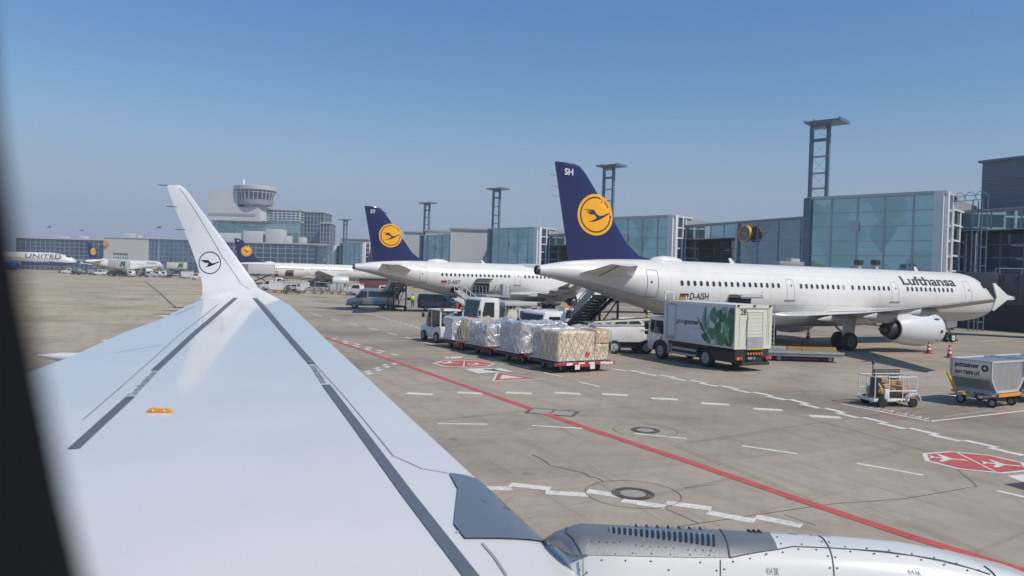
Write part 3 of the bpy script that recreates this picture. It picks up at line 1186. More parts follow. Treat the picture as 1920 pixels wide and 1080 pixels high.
# ground-floor wall behind the nearest nose; near-black colour stands in for its shade
A = RB1 + HD * .2
B = A - RD * 34
m = MB()
m.loft([[(p.x, p.y, z) for p in (A, B, B + HD * .5, A + HD * .5)] for z in (0, 5.6)], smooth=False)
o = m.build('ground_floor_wall', mat('shade_darkened_apron_wall', (0.018, 0.02, 0.03), 0.7, var=0.3, scale=0.3))
tag(o, 'dark ground floor wall of the terminal behind the nearest nose', 'wall')
q = CAM + ray(1905, 505) * (71 / ray(1905, 505).y)
jetbridge((q.x - 1.0, q.y + 1.5, 0), A_HD - R(50), 'dark jet bridge reaching from the terminal at the right edge', 18)

# small rooftop things seen over the fuselage of the nearest airliner
q = CAM + ray(1476, 495) * (96 / ray(1476, 495).y)
t = thing('bridge_roof_unit', 'flat grey air unit above the roof of the nearest airliner', 'air unit', (q.x, q.y, q.z - .3), A_HD - R(10))
MB().box((0, 0, .35), (3.6, 2.0, .5), bev=.05).build('casing', GREYP, t)
MB().box((.8, 0, .8), (1.3, 1.2, .4), bev=.05).build('fan_housing', PANEL, t)
m = MB()
for x in (-1.5, 1.5):
    m.box((x, 0, -(q.z - .3) / 2 + .05), (.3, .3, q.z - .3))
m.build('leg', STEEL, t)
for px, lab in ((1610, 'left one of two white posts with dark caps over the nearest airliner'), (1642, 'right one of two white posts with dark caps over the nearest airliner')):
    q = CAM + ray(px, 487) * (86 / ray(px, 487).y)
    t = thing('marker_post', lab, 'post', (q.x, q.y, 0), A_HD, 'white posts behind the nearest airliner')
    MB().box((0, 0, q.z / 2 - .3), (.45, .45, q.z - .6)).build('post', PANEL, t)
    MB().box((0, 0, q.z - .3), (.75, .75, .55), bev=.06).build('cap', DMETAL, t)
# lattice roof of a bridge over the cockpit
q0 = CAM + ray(1707, 503) * (84 / ray(1707, 503).y)
q1 = CAM + ray(1795, 517) * (78 / ray(1795, 517).y)
t = thing('bridge_canopy', 'grey ribbed bridge canopy showing over the nearest cockpit roof', 'jet bridge', (q0.x, q0.y, 0), 0)
d = q1 - q0
m = MB()
m.loft([[(0, 0, q0.z - 1.6), (0, 0, q0.z), (0, 2.8, q0.z), (0, 2.8, q0.z - 1.6)], [(d.x, d.y, q1.z - 2.0), (d.x, d.y, q1.z - .2), (d.x, d.y + 2.8, q1.z - .2), (d.x, d.y + 2.8, q1.z - 2.0)]], smooth=False)
m.build('roof', GREYP, t)
m = MB()
for i in range(16):
    p = d * (i / 15)
    z = q0.z + (q1.z - .2 - q0.z) * i / 15
    m.bar((p.x, p.y, z - .5), (p.x, p.y, z + .25), .06)
m.bar((0, 0, q0.z + .25), (d.x, d.y, q1.z + .05), .07)
m.build('railing', STEEL, t)
m = MB()
m.box((.5, 1.4, (q0.z - 1.6) / 2), (.4, .4, q0.z - 1.6))
m.box((d.x - .5, d.y + 1.4, (q1.z - 2) / 2), (.4, .4, q1.z - 2))
m.build('leg', STEEL, t)

# pale rooftop plant rooms behind the pavilions
for px0, px1, py, D_, lab, mt in ((845, 925, 431, 205, 'pale plant room on the terminal roof left of the third mast', PANEL), (758, 795, 436, 250, 'small pale plant room behind the second tail fin', PANEL),
                                  (798, 846, 434, 228, 'long pale roof block behind the fourth mast', PANEL), (640, 690, 449, 345, 'low dark roof block left of the second tail fin', PANELD)):
    a = CAM + ray(px0, py) * (D_ / ray(px0, py).y)
    b = CAM + ray(px1, py) * (D_ / ray(px1, py).y)
    wd = b.x - a.x
    t = thing('roof_plant_room', lab, 'building', ((a.x + b.x) / 2, D_ + 6, 0), 0)
    zt = (a.z + b.z) / 2
    MB().box((0, 0, zt / 2), (wd, 12, zt)).build('wall', mt, t)
    MB().box((0, 0, zt + .2), (wd + .8, 12.8, .4)).build('roof', ROOFG, t)


# ================================================================== control tower and the hall below it
def at(px, py, D_):
    d = ray(px, py)
    return CAM + d * (D_ / d.y)


T_D = 400
t = thing('control_tower', 'apron control tower with a round glazed cab and a pale blank slab beside it', 'tower', (at(476, 500, T_D).x, T_D, 0), 0)
ox = at(476, 500, T_D).x
X_ = lambda px, D_=T_D: at(px, 480, D_).x - ox
Z_ = lambda px, py, D_=T_D: at(px, py, D_).z
x0, x1 = X_(397), X_(484)
zs0, zs1, zs2 = Z_(440, 415), Z_(418, 358), Z_(480, 391)
MB().prism([(X_(397), zs0), (X_(493), zs0), (X_(493), Z_(493, 396)), (X_(487), Z_(487, 388)), (X_(478), zs2), (X_(452), zs2), (X_(452), zs1), (X_(397), zs1)], -6.7, 5.0).build('slab', PANEL, t)
MB().box(((X_(399) + X_(485)) / 2, -6.75, Z_(440, 404)), (X_(485) - X_(399), .3, 1.3)).build('slab_band', PANELD, t)
zt, zw1, zw0, zb = Z_(476, 350), Z_(476, 358), Z_(476, 376), Z_(476, 385)
m = MB()
m.lathe([(zw0, 9.3), (zw1, 10.4)], n=28, ax=Vector((0, 0, 1)))
m.build('cab_glass', GDARK, t)
m = MB()
for i in range(28):
    a_ = 2 * pi * i / 28
    m.bar((9.4 * cos(a_), 9.4 * sin(a_), zw0), (10.5 * cos(a_), 10.5 * sin(a_), zw1), .2)
for z, r in ((zw0 + 3.9, 10.25),):
    for i in range(28):
        a_, b_ = 2 * pi * i / 28, 2 * pi * (i + 1) / 28
        m.bar((r * cos(a_), r * sin(a_), z), (r * cos(b_), r * sin(b_), z), .14)
m.build('cab_mullion', WMULL, t)
m = MB().lathe([(zw1, 10.3), (zw1, 11.0), (zt - .3, 11.2), (zt, 10.6), (zt + .3, .01)], n=40, ax=Vector((0, 0, 1)))
m.build('cab_roof', PANEL, t)
m = MB().lathe([(zb - .3, 7.0), (zb, 8.9), (zw0 - .1, 9.6), (zw0, 9.6), (zw0, 9.2)], n=40, ax=Vector((0, 0, 1)))
m.build('cab_base', PANELD, t)
MB().lathe([(zs0 + .5, 6.2), (zb, 6.2)], n=32, ax=Vector((0, 0, 1))).build('shaft', PANEL, t)
MB().cyl((-5.5, -3, zt), (-5.5, -3, zt + 3.3), .75, n=14).build('radar_drum', WMULL, t)
m = MB()
m.cyl((1, 0, zt), (1, 0, zt + 2.2), .12, n=6)
m.cyl((4, -2, zt), (4, -2, zt + 1.6), .1, n=6)
m.build('antenna', STEEL, t)


def block(name, label, px0, px1, py_top, py_bot, D_, depth, cols, rows, gm, mm, mw=0.35, hw=0.3, body=PANELD, roof=True):
    xa, xb = at(px0, 480, D_).x, at(px1, 480, D_).x
    z1 = at((px0 + px1) / 2, py_top, D_).z
    z0 = 0 if py_bot is None else at((px0 + px1) / 2, py_bot, D_).z
    t = thing(name, label, 'building', (xa, D_, 0), 0)
    fg, fm = MB(), MB()
    wall((0, 0), (xb - xa, 0), z0, z1, cols, rows, (0, -1), fg, fm, mw, hw=hw)
    # the right-hand flank
    wall((xb - xa + .02, 0), (xb - xa + .02, depth), z0, z1, max(2, cols // 4), rows, (1, 0), fg, fm, mw, hw=hw)
    fg.build('facade_glass', gm, t, fix=False)
    fm.build('mullion', mm, t)
    MB().box(((xb - xa) / 2, depth / 2 + .2, (z0 + z1) / 2 - .02), (xb - xa - .2, depth - .2, z1 - z0 - .04)).build('core', body, t)
    if roof:
        MB().box(((xb - xa) / 2, depth / 2, z1 + .3), (xb - xa + 1.2, depth + 1.2, .6)).build('roof', PANEL, t)
    return t


block('office_building', 'teal glazed office storeys under the control tower slab', 397, 560, 415, 455, T_D + 6, 20, 12, 8, GTEAL, MULL, 0.16, 0.2)
block('office_building', 'framed glass top storeys right of the control tower', 494, 561, 394, 413, T_D + 5, 18, 8, 4, GBLUE, WMULL, 0.2, 0.26)
t = block('office_building', 'open steel framed stair block right of the control tower', 562, 606, 398, None, T_D + 12, 16, 7, 16, GDARK, HMULL, 0.4, 0.35)
t = block('office_building', 'lower grey framed tower block at the right end of the control tower complex', 600, 617, 419, None, T_D + 4, 12, 3, 12, GDARK, HMULL, 0.35, 0.35)
t = block('terminal_hall', 'glazed hall with pale frames below the control tower, behind the third airliner', 300, 604, 455, None, T_D - 22, 24, 22, 7, GDARK, MULL, 0.22, 0.24)
m = MB()
for px, py, wd, hh, dp in ((440, 449, 22, 5.0, 8), (478, 447, 10, 6, 8), (500, 448, 4.5, 4.2, 4), (518, 447, 8.6, 7, 8), (540, 451, 3.5, 3.5, 4), (566, 452, 3.5, 3, 4)):
    yy = T_D - 12 + (px % 7) * .31
    q = at(px, 455, T_D - 12)
    o = MB().box((q.x, yy, q.z + hh / 2 - .2 + (px % 5) * .02), (wd, dp, hh), bev=.15).build('rooftop_unit', PANEL)
    tag(o, {440: 'longest pale plant box on the hall roof beside the winglet', 478: 'square pale plant box on the hall roof above the third tail fin', 500: 'smallest grey cooler on the hall roof between two plant boxes',
            518: 'tall pale plant box on the hall roof in the middle', 540: 'low cooler on the hall roof right of the tall plant box', 566: 'rightmost low cooler on the hall roof'}[px], 'roof unit', 'plant boxes on the hall roof')

# ---- the terminal at the far left
TL = 372
t = block('terminal_hall', 'long dark glazed terminal at the far left behind the United airliner', 30, 194, 448.5, None, TL, 25, 18, 8, GDARK, HMULL, 0.22, 0.25)
xw = at(164, 460, TL)
t = block('terminal_hall', 'blue-tinted glazed terminal wing just left of the winglet', 272, 398, 449.5, None, TL, 25, 14, 8, GBLUE, HMULL, 0.22, 0.25)
xa, xb = at(194, 480, TL - 3).x, at(273, 480, TL - 3).x
zt = at(234, 446.5, TL - 3).z
t = thing('terminal_hall', 'plain grey terminal block with a round sign at the far left', 'building', (xa, TL - 3, 0), 0)
wd = xb - xa
MB().box((wd / 2, 13, (zt + 9.6) / 2), (wd, 26, zt - 9.6)).build('wall', PANEL, t)
MB().box((2.2, 13, 4.8), (4.4, 26, 9.6)).box((wd - 4.5, 13, 4.8), (9, 26, 9.6)).build('wall', PANEL, t)
fg, fm = MB(), MB()
wall((4.4, .6), (wd - 9, .6), 0, 9.6, 9, 6, (0, -1), fg, fm, .25, hw=.25)
fg.build('window', GDARK, t, fix=False)
fm.build('mullion', WMULL, t)
MB().box((wd / 2, 13, zt + .2), (wd + .6, 26.6, .4)).build('roof', PANEL, t)
q = at(198, 455, TL - 4)
s_ = thing('round_airline_sign', 'round orange sign on the plain grey block at the far left', 'sign', (q.x, TL - 3.6, q.z - .4), R(90), 'round yellow signs on the terminal')
MB().lathe([(-.3, .01), (-.3, 1.35), (.3, 1.35), (.3, .01)], n=28).build('disc', ORANGE, s_)
m = MB()
map2d(m, [(x * 1.1, y * 1.1) for x, y in CRANE], CRANE_F, lambda u, v: (-.34, -u, v))
m.build('emblem', PANEL, s_)
for px, py, wd, hh, lab in ((243, 447, 5.5, 2.6, 'grey plant box on the plain grey terminal block'), (262, 447, 1.6, 1.6, 'small white vent on the plain grey terminal block'), (157, 448, 4, 1.4, 'two-domed vent on the roof of the far left terminal'), (120, 448, 5, 1.3, 'low plant box on the roof of the far left terminal')):
    q = at(px, py, TL + 6)
    tag(MB().box((q.x, TL + 6, q.z + hh / 2 - .1), (wd, 3, hh), bev=.2).build('rooftop_unit', PANEL), lab, 'roof unit')
for px, py, D_, lab in ((298, 427, 330, 'thin light mast left of the winglet tip, over the glazed wing'), (153, 432, 410, 'thin light mast over the far left terminal'), (92, 426, 410, 'leftmost thin light mast over the far left terminal')):
    q = at(px, py, D_)
    t = thing('apron_light_mast', lab, 'light mast', (q.x, D_, 0), 0, 'thin light masts at the far left')
    MB().cyl((0, 0, 0), (0, 0, q.z), .12, .06, n=6).build('pole', PANEL, t)
    MB().box((0, 0, q.z), (2.0, .8, .35), bev=.08).box((.4, 0, q.z + .5), (.9, .6, .3)).build('lamp_head', DMETAL, t)
# ================================================================== airliners
# local frame: nose at x = 0 on the ground plane, tail towards -x, port = +y, starboard = -y
FUS = [  # station from nose, top z, bottom z, half width
    (0.0, 3.38, 3.30, .04), (0.12, 3.72, 2.98, .42), (0.45, 4.02, 2.66, .78), (1.0, 4.36, 2.36, 1.12), (1.7, 4.72, 2.12, 1.42), (2.5, 5.26, 1.95, 1.66),
    (3.4, 5.66, 1.84, 1.82), (4.6, 5.85, 1.77, 1.93), (6.2, 5.89, 1.75, 1.975), (12, 5.89, 1.75, 1.975), (20, 5.89, 1.75, 1.975), (28, 5.89, 1.75, 1.975), (31, 5.89, 1.77, 1.975),
    (33, 5.89, 1.92, 1.96), (35, 5.89, 2.26, 1.92), (37, 5.885, 2.76, 1.80), (39, 5.84, 3.33, 1.55), (41, 5.72, 3.90, 1.18), (42.6, 5.56, 4.28, .82), (43.8, 5.36, 4.55, .48), (44.4, 5.26, 4.66, .33)]


def fus(s):
    i = 0
    while i < len(FUS) - 2 and s > FUS[i + 1][0]:
        i += 1
    a, b = FUS[i], FUS[i + 1]
    p, n_ = FUS[max(0, i - 1)], FUS[min(len(FUS) - 1, i + 2)]
    t = min(1, max(0, (s - a[0]) / (b[0] - a[0])))
    out = []
    for k in (1, 2, 3):
        h = b[0] - a[0]
        m0 = (b[k] - p[k]) / (b[0] - p[0]) * h if i > 0 else (b[k] - a[k])
        m1 = (n_[k] - a[k]) / (n_[0] - a[0]) * h
        out.append((2 * t ** 3 - 3 * t * t + 1) * a[k] + (t ** 3 - 2 * t * t + t) * m0 + (-2 * t ** 3 + 3 * t * t) * b[k] + (t ** 3 - t * t) * m1)
    return out


def side(s, z, off=0.01, sgn=-1):
    """point on the fuselage skin at station s and height z"""
    tp, bt, hw = fus(s)
    zc, h = (tp + bt) / 2, (tp - bt) / 2
    k = max(-.995, min(.995, (z - zc) / h))
    c = sqrt(1 - k * k)
    n_ = Vector((0, sgn * c / hw, k / h)).normalized()
    return Vector((-s, sgn * hw * c, z)) + n_ * off


def arc(s0, z0, off=0.012, sgn=-1):
    """u along the fuselage towards the nose, v up round the skin from (s0, z0)"""
    def fn(u, v):
        s = s0 - u
        tp, bt, hw = fus(s)
        zc, h = (tp + bt) / 2, (tp - bt) / 2
        a = math.asin(max(-.99, min(.99, (z0 - zc) / h))) + v / h
        return side(s, zc + h * sin(a), off, sgn)
    return fn


def rrect(w_, h_, r, n=4):
    pts = []
    for cx, cy, a0 in ((w_ / 2 - r, h_ / 2 - r, 0), (-w_ / 2 + r, h_ / 2 - r, 90), (-w_ / 2 + r, -h_ / 2 + r, 180), (w_ / 2 - r, -h_ / 2 + r, 270)):
        for k in range(n + 1):
            a = R(a0 + 90 * k / n)
            pts.append((cx + r * cos(a), cy + r * sin(a)))
    return pts


def ring2d(w_, h_, r, t):
    a = rrect(w_, h_, r)
    b = rrect(w_ - 2 * t, h_ - 2 * t, max(.01, r - t))
    n = len(a)
    return a + b, [[i, (i + 1) % n, n + (i + 1) % n, n + i] for i in range(n)]


def wing_pt(y, c, up, root_s, tipy=17.05, z0=2.42):
    """airliner wing: y span station, c chord fraction"""
    ys = [0.6, 1.975, 6.4, 17.05]
    le = [16.4, 17.1, 19.4, 25.0]
    te = [23.5, 23.55, 23.8, 26.5]
    i = 0 if y < 1.975 else (1 if y < 6.4 else 2)
    t = (y - ys[i]) / (ys[i + 1] - ys[i])
    L, T = le[i] + (le[i + 1] - le[i]) * t, te[i] + (te[i + 1] - te[i]) * t
    ch = T - L
    th = ch * (.15 - .05 * y / 17.05)
    zz = z0 + (y - 1.975) * .089 + .012 * max(0, y - 6) ** 1.4
    z = zz + (naca(c) * th * (1 if up else -.75)) - .03 * ch * (c - .4)
    return L + ch * c, z


def make_airliner():
    root = thing('parked_airliner', '', 'airliner', (0, 0, 0), 0, 'white airliners with blue tails parked at the terminal')
    n = 40
    m = MB()
    st = [0, .03, .12, .28, .45, .7, 1, 1.35, 1.7, 2.1, 2.5, 2.9, 3.4, 4, 4.6, 5.4, 6.2, 12, 20, 28, 29.5, 31, 32, 33, 34, 35, 36, 37, 38, 39, 40, 41, 41.8, 42.6, 43.2, 43.8, 44.4]
    secs = []
    for s in st:
        tp, bt, hw = fus(s)
        zc, h = (tp + bt) / 2, (tp - bt) / 2
        secs.append([Vector((-s, hw * cos(2 * pi * i / n), zc + h * sin(2 * pi * i / n))) for i in range(n)])
    m.loft(secs)
    for k, f in enumerate(m.bm.faces):
        if k < (len(st) - 1) * n:
            th = (k % n + .5) / n * 360
            if 216 < th < 324:
                f.material_index = 1
    body = m.build('fuselage', [WHITE, BELLY], root)
    m = MB()   # belly fairing
    secs = []
    for s, hw, zb in ((14.0, .5, 1.74), (15, 1.4, 1.6), (16.5, 1.95, 1.45), (20, 2.1, 1.38), (23, 2.1, 1.38), (25.5, 1.9, 1.48), (27.2, 1.2, 1.65), (28.4, .4, 1.76)):
        secs.append([Vector((-s, hw * cos(2 * pi * i / 20), 2.3 + (2.3 - zb) * sin(2 * pi * i / 20) * (1 if sin(2 * pi * i / 20) < 0 else .55))) for i in range(20)])
    m.loft(secs)
    m.build('belly_fairing', BELLY, root)
    m = MB().lathe([(0, .30), (.16, .28), (.16, .23), (-.1, .2), (-.1, .001)], (-44.4, 0, 4.96), 20, ax=Vector((-1, 0, 0)))
    m.build('tail_exhaust', DMETAL, root)
    # fin
    FZ = [(5.55, 36.9, 42.25), (5.9, 37.15, 42.32), (8.6, 39.2, 42.85), (11.2, 41.2, 43.36), (11.6, 41.62, 43.44), (11.74, 42.0, 43.46), (11.78, 42.5, 43.46)]

    def finle(z):
        i = 0
        while i < len(FZ) - 2 and z > FZ[i + 1][0]:
            i += 1
        t = (z - FZ[i][0]) / (FZ[i + 1][0] - FZ[i][0])
        return [FZ[i][k] + (FZ[i + 1][k] - FZ[i][k]) * t for k in (1, 2)]

    def fin_t(s, z):
        a, b = finle(z)
        c = min(1, max(0, (s - a) / (b - a)))
        return naca(c) * (b - a) * .095
    m = MB()
    secs = []
    for z, a, b in FZ:
        cs = [(1 - cos(pi * i / 12)) / 2 for i in range(13)]
        up = [Vector((-(a + (b - a) * c), fin_t(a + (b - a) * c, z), z)) for c in cs]
        dn = [Vector((-(a + (b - a) * c), -fin_t(a + (b - a) * c, z), z)) for c in cs[-2:0:-1]]
        secs.append(up + dn)
    m.loft(secs)
    m.loft([[Vector((-35.6, .02, 5.86)), Vector((-38.0, .16, 5.80)), Vector((-38.0, .1, 6.9)), Vector((-36.9, .04, 6.1))], [Vector((-35.6, -.02, 5.86)), Vector((-38.0, -.16, 5.80)), Vector((-38.0, -.1, 6.9)), Vector((-36.9, -.04, 6.1))]])
    fin = m.build('tail_fin', BLUE, root)
    for f in (-1,):
        def onfin(r, dz=.012):
            return lambda u, v: Vector((-(40.45 - u * r), -(fin_t(40.45 - u * r, 8.62 + v * r) + dz), 8.62 + v * r))
        m = MB()
        map2d(m, *disc2d(0, 1, 48), onfin(1.33), .14)
        d_ = m.build('emblem_disc', YEL, fin)
        m = MB()
        map2d(m, *disc2d(.80, .865, 48), onfin(1.33, .02), .16)
        map2d(m, [(x * 1.0, y * 1.0) for x, y in CRANE], CRANE_F, onfin(1.33, .02), .12)
        m.build('emblem', NAVY, fin)
    m = MB()
    for z in (10.9, 10.2, 9.6):
        b = finle(z)[1]
        m.cyl((-b + .05, 0, z), (-b - .5, 0, z + .05), .012, n=4)
    m.build('static_wick', DMETAL, fin)
    # tailplanes
    for sg in (-1, 1):
        m = MB()
        secs = []
        for y, a, b, z in ((.4, 37.6, 41.9, 4.78), (1.2, 38.1, 41.95, 4.84), (6.0, 41.15, 42.95, 5.34), (6.22, 41.5, 42.98, 5.36)):
            cs = [(1 - cos(pi * i / 10)) / 2 for i in range(11)]
            secs.append([Vector((-(a + (b - a) * c), sg * y, z + naca(c) * (b - a) * .10 + .02 * (b - a) * (c - .3))) for c in cs] + [Vector((-(a + (b - a) * c), sg * y, z - naca(c) * (b - a) * .10 + .02 * (b - a) * (c - .3))) for c in cs[-2:0:-1]])
        m.loft(secs)
        tp_ = m.build('tailplane', WHITE, root)
        m = MB()
        for f in (.0, 1):
            m.bar((-40.8, sg * 1.3, 4.80 - .13), (-42.45, sg * 6.0, 5.33 - .05), .025, .03)
        m.build('elevator_seam', SEAM, tp_)
    # wings
    for sg in (-1, 1):
        m = MB()
        secs = []
        cs = [(1 - cos(pi * i / 14)) / 2 for i in range(15)]
        for y in (.6, 1.975, 4.2, 6.4, 9, 12, 15, 16.6, 17.05):
            secs.append([Vector((-wing_pt(y, c, 1, 0)[0], sg * y, wing_pt(y, c, 1, 0)[1])) for c in cs] + [Vector((-wing_pt(y, c, 0, 0)[0], sg * y, wing_pt(y, c, 0, 0)[1])) for c in cs[-2:0:-1]])
        m.loft(secs)
        bmesh.ops.recalc_face_normals(m.bm, faces=m.bm.faces)
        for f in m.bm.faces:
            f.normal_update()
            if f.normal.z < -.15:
                f.material_index = 1  # down-facing skin gets the grey with shade painted in
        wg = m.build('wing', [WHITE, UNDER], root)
        for y, ln in ((4.1, 2.6), (8.2, 2.5), (11.9, 2.1)):
            te, tz = wing_pt(y, 1, 0, 0)
            m = MB()
            k = 12
            secs = []
            for f, r_ in ((0, .03), (.12, .16), (.35, .25), (.6, .24), (.85, .13), (1, .02)):
                x = te - ln * .75 + ln * 1.25 * f
                secs.append([Vector((-x, sg * (y + r_ * .7 * cos(2 * pi * i / k)), tz - .22 - .12 * f + r_ * sin(2 * pi * i / k))) for i in range(k)])
            m.loft(secs)
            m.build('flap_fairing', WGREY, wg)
        le, lz = wing_pt(17.05, .3, 1, 0)
        m = MB()
        pf = [(-24.5, 3.95), (-25.2, 4.05), (-26.25, 4.66), (-26.42, 4.64), (-26.05, 3.95), (-26.42, 3.28), (-26.25, 3.22), (-25.2, 3.82)]
        m.prism([(x - .5, z + lz - 3.93) for x, z in pf], sg * 17.06 - .03, sg * 17.06 + .03, bev=.012)
        m.build('wingtip_fence', WHITE, wg)
        m = MB()
        for y0, y1 in ((2.4, 6.3), (6.5, 12.8), (12.9, 16.5)):
            a0, b0 = wing_pt(y0, .78, 1, 0), wing_pt(y1, .78, 1, 0)
            m.bar((-a0[0], sg * y0, a0[1] + .008), (-b0[0], sg * y1, b0[1] + .008), .03, .02)
        m.build('flap_seam', SEAM, wg)
        # engine and pylon
        ey, ez = sg * 5.75, 1.62
        m = MB()
        m.lathe([(-14.42, .93), (-14.32, 1.0), (-14.42, 1.07), (-14.7, 1.14), (-15.3, 1.2), (-16.2, 1.21), (-17.2, 1.12), (-18.1, .96), (-18.6, .84), (-18.6, .74), (-17.5, .8)], (0, ey, ez), 36)
        e_ = m.build('engine_nacelle', mat('nacelle_grey_white', (0.66, 0.67, 0.68), 0.35, coat=0.3, var=0.03), root)
        e_.location.x = -1.1
        MB().lathe([(-14.42, .92), (-14.7, .88), (-15.3, .86), (-15.3, .25), (-15.0, .15), (-14.85, .001)], (0, ey, ez), 28).build('fan', DMETAL, e_)
        MB().lathe([(-14.5, 1.085), (-14.4, 1.062), (-14.3, 1.0), (-14.4, .925)], (0, ey, ez), 36).build('inlet_lip', LIP, e_)
        MB().lathe([(-18.0, .62), (-18.7, .56), (-19.3, .44), (-19.3, .3), (-19.3, .28), (-19.9, .04), (-19.95, .001)], (0, ey, ez), 24).build('nozzle', DMETAL, e_)
        m = MB()
        vs, fs = disc2d(0, 1, 20)
        map2d(m, vs, fs, lambda u, v: Vector((-15.25 + .3 * u, ey - 1.215 * cos(R(38) + v * .07), ez + 1.215 * sin(R(38) + v * .07))))
        for s_ in ((-15.0, -.1, .3), (-15.15, -.75, .12)):
            m.box((s_[0], ey - sqrt(1.215 ** 2 - s_[1] ** 2), ez + s_[1]), (.22, .012, s_[2] * .6), ry=R(20))
        m.build('access_panel', DMETAL, e_)
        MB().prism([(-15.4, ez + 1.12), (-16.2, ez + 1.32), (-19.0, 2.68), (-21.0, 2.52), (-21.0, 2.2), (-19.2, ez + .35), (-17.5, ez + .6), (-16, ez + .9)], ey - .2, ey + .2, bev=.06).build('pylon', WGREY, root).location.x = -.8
        # main gear
        gx, gy = -22.0, sg * 3.8
        m = MB()
        m.cyl((gx, gy, .64), (gx, gy + sg * .1, 2.5), .16, n=12)
        m.cyl((gx, gy, 1.1), (gx, gy - sg * 1.6, 2.2), .08, n=8)
        m.cyl((gx, gy - .65, .64), (gx, gy + .65, .64), .1, n=10)
        m.build('main_gear_strut', STEEL, root)
        MB().prism([(gx - .55, 1.05), (gx + .55, 1.05), (gx + .75, 2.45), (gx - .6, 2.45)], gy + sg * .34 - .03, gy + sg * .34 + .03, bev=.01).build('gear_door', WGREY, root)  # door greyed to stand in for the wing's shadow
        for dy in (-.46, .46):
            wheel(root, gx, gy + dy, .635, .635, .42, rimc=DMETAL)  # rims darkened to imitate shadow from the wing
    # nose gear
    m = MB()
    m.cyl((-5.07, 0, .38), (-5.2, 0, 2.0), .11, n=10)
    m.cyl((-5.1, 0, .9), (-6.4, 0, 1.8), .06, n=8)
    m.cyl((-5.07, -.4, .38), (-5.07, .4, .38), .07, n=8)
    m.box((-4.9, 0, 1.1), (.12, .5, .18))
    m.build('nose_gear_strut', STEEL, root)
    for dy in (-.26, .26):
        wheel(root, -5.07, dy, .38, .38, .23, rimc=VWHITE)
    for dy in (-.42, .42):
        MB().prism([(-6.0, 1.2), (-4.8, 1.3), (-4.8, 1.85), (-6.2, 1.85)], dy - .02, dy + .02).build('gear_door', WHITE, root)
    # cabin windows, doors, cargo door
    wv = rrect(.24, .36, .11)
    mb = MB()
    s0 = 20.0
    map2d(mb, wv, [list(range(len(wv)))], arc(s0, 4.40, .008), .1)
    wme = mb.mesh('cabin_window', WGLASS)
    sts = [34.79 - .5237 * i for i in range(17)] + [24.28 - .53 * i for i in range(8)] + [19.1] + [18.41 - .535 * i for i in range(7)] + [13.06 - .527 * i for i in range(11)]
    for s in sts:
        if s > 33 or s < 6.3:
            mb = MB()
            map2d(mb, wv, [list(range(len(wv)))], arc(s, 4.40, .012), .1)
            mb.build('cabin_window', WGLASS, root)
        else:
            o = bpy.data.objects.new('cabin_window', wme)
            COL.objects.link(o)
            o.parent = root
            o.location = (-(s - s0), 0, 0)
    mb = MB()
    map2d(mb, wv, [list(range(len(wv)))], arc(20.03, 4.40, .008), .1)
    mb.build('cabin_window', LSEAM, root, 'blanked pale cabin window')
    for s, wd, z0, hh in ((37.0, .84, 3.47, 1.86), (25.3, .72, 3.45, 1.55), (14.5, .80, 3.45, 1.6), (5.75, .84, 3.45, 1.86)):
        vs, fs = ring2d(wd, hh, .14, .028)
        m = MB()
        map2d(m, vs, fs, arc(s, z0 + hh / 2 - .08, .008), .2)
        m.box(side(s, z0 - .03, .03), (wd + .3, .06, .05))
        d_ = m.build('cabin_door', LSEAM if s < 36 else SEAM, root)
        m = MB()
        vs, fs = disc2d(0, .075, 14)
        map2d(m, vs, fs, arc(s - (.1 if s < 30 else -.12), 4.42, .012))
        m.build('door_window', WGLASS, d_)
    # cockpit glass
    for sgn in (-1, 1):
        for q in ([(2.05, 4.55), (2.75, 4.62), (2.95, 5.05), (2.42, 4.98)], [(2.82, 4.62), (3.4, 4.62), (3.5, 4.98), (3.02, 5.06)], [(1.72, 4.62), (1.98, 4.56), (2.34, 5.0), (2.28, 5.1)]):
            m = MB()
            map2d(m, q, [[0, 1, 2, 3]], lambda u, v: side(u, v, .012, sgn), .15)
            m.build('cockpit_window', WGLASS, root)
    # title, registration, flag
    vs, fs = text2d('Lufthansa', 1.0, .022, 6.35)
    k = 1.16
    m = MB()
    map2d(m, [(u, v * k) for u, v in vs], fs, arc(13.45, 4.74, .012), .13)
    m.build('airline_title', NAVY, root)
    m = MB()
    for i, mt in enumerate(('k', 'r', 'g')):
        m.mi = i
        map2d(m, [(0, -.12 * i), (.66, -.12 * i), (.66, -.12 * i - .12), (0, -.12 * i - .12)], [[0, 1, 2, 3]], arc(34.9, 3.72, .012), .2)
    m.build('flag', [NAVY, RED, GOLD], root)
    m = MB()
    for s_ in (6.6, 9.8, 16.2, 21.6, 27.2, 31.6, 35.6, 39.4):
        q = [side(s_, 2.0 + 3.6 * i / 20, .001) for i in range(21)]
        for A, B in zip(q[:-1], q[1:]):
            m.bar(A, B, .010, .004)
    for z_ in (3.05, 5.15):
        q = [side(4.5 + 31 * i / 40, z_, .001) for i in range(41)]
        for A, B in zip(q[:-1], q[1:]):
            m.bar(A, B, .008, .004)
    m.build('skin_seam', mat('pale_seam', (0.55, 0.54, 0.52), 0.6), body)
    # roof antennas and satcom dome
    m = MB()
    secs = []
    for f, r_, h_ in ((0, .02, .01), (.1, .35, .16), (.3, .55, .30), (.6, .58, .34), (.85, .45, .22), (1, .03, .01)):
        x = -36.1 + 2.75 * (1 - f) if False else -33.35 - 2.75 * f
        secs.append([Vector((x, r_ * cos(2 * pi * i / 16), 5.86 + max(-.1, h_ * sin(2 * pi * i / 16)))) for i in range(16)])
    m.loft(secs)
    m.build('satellite_dome', WHITE, root)
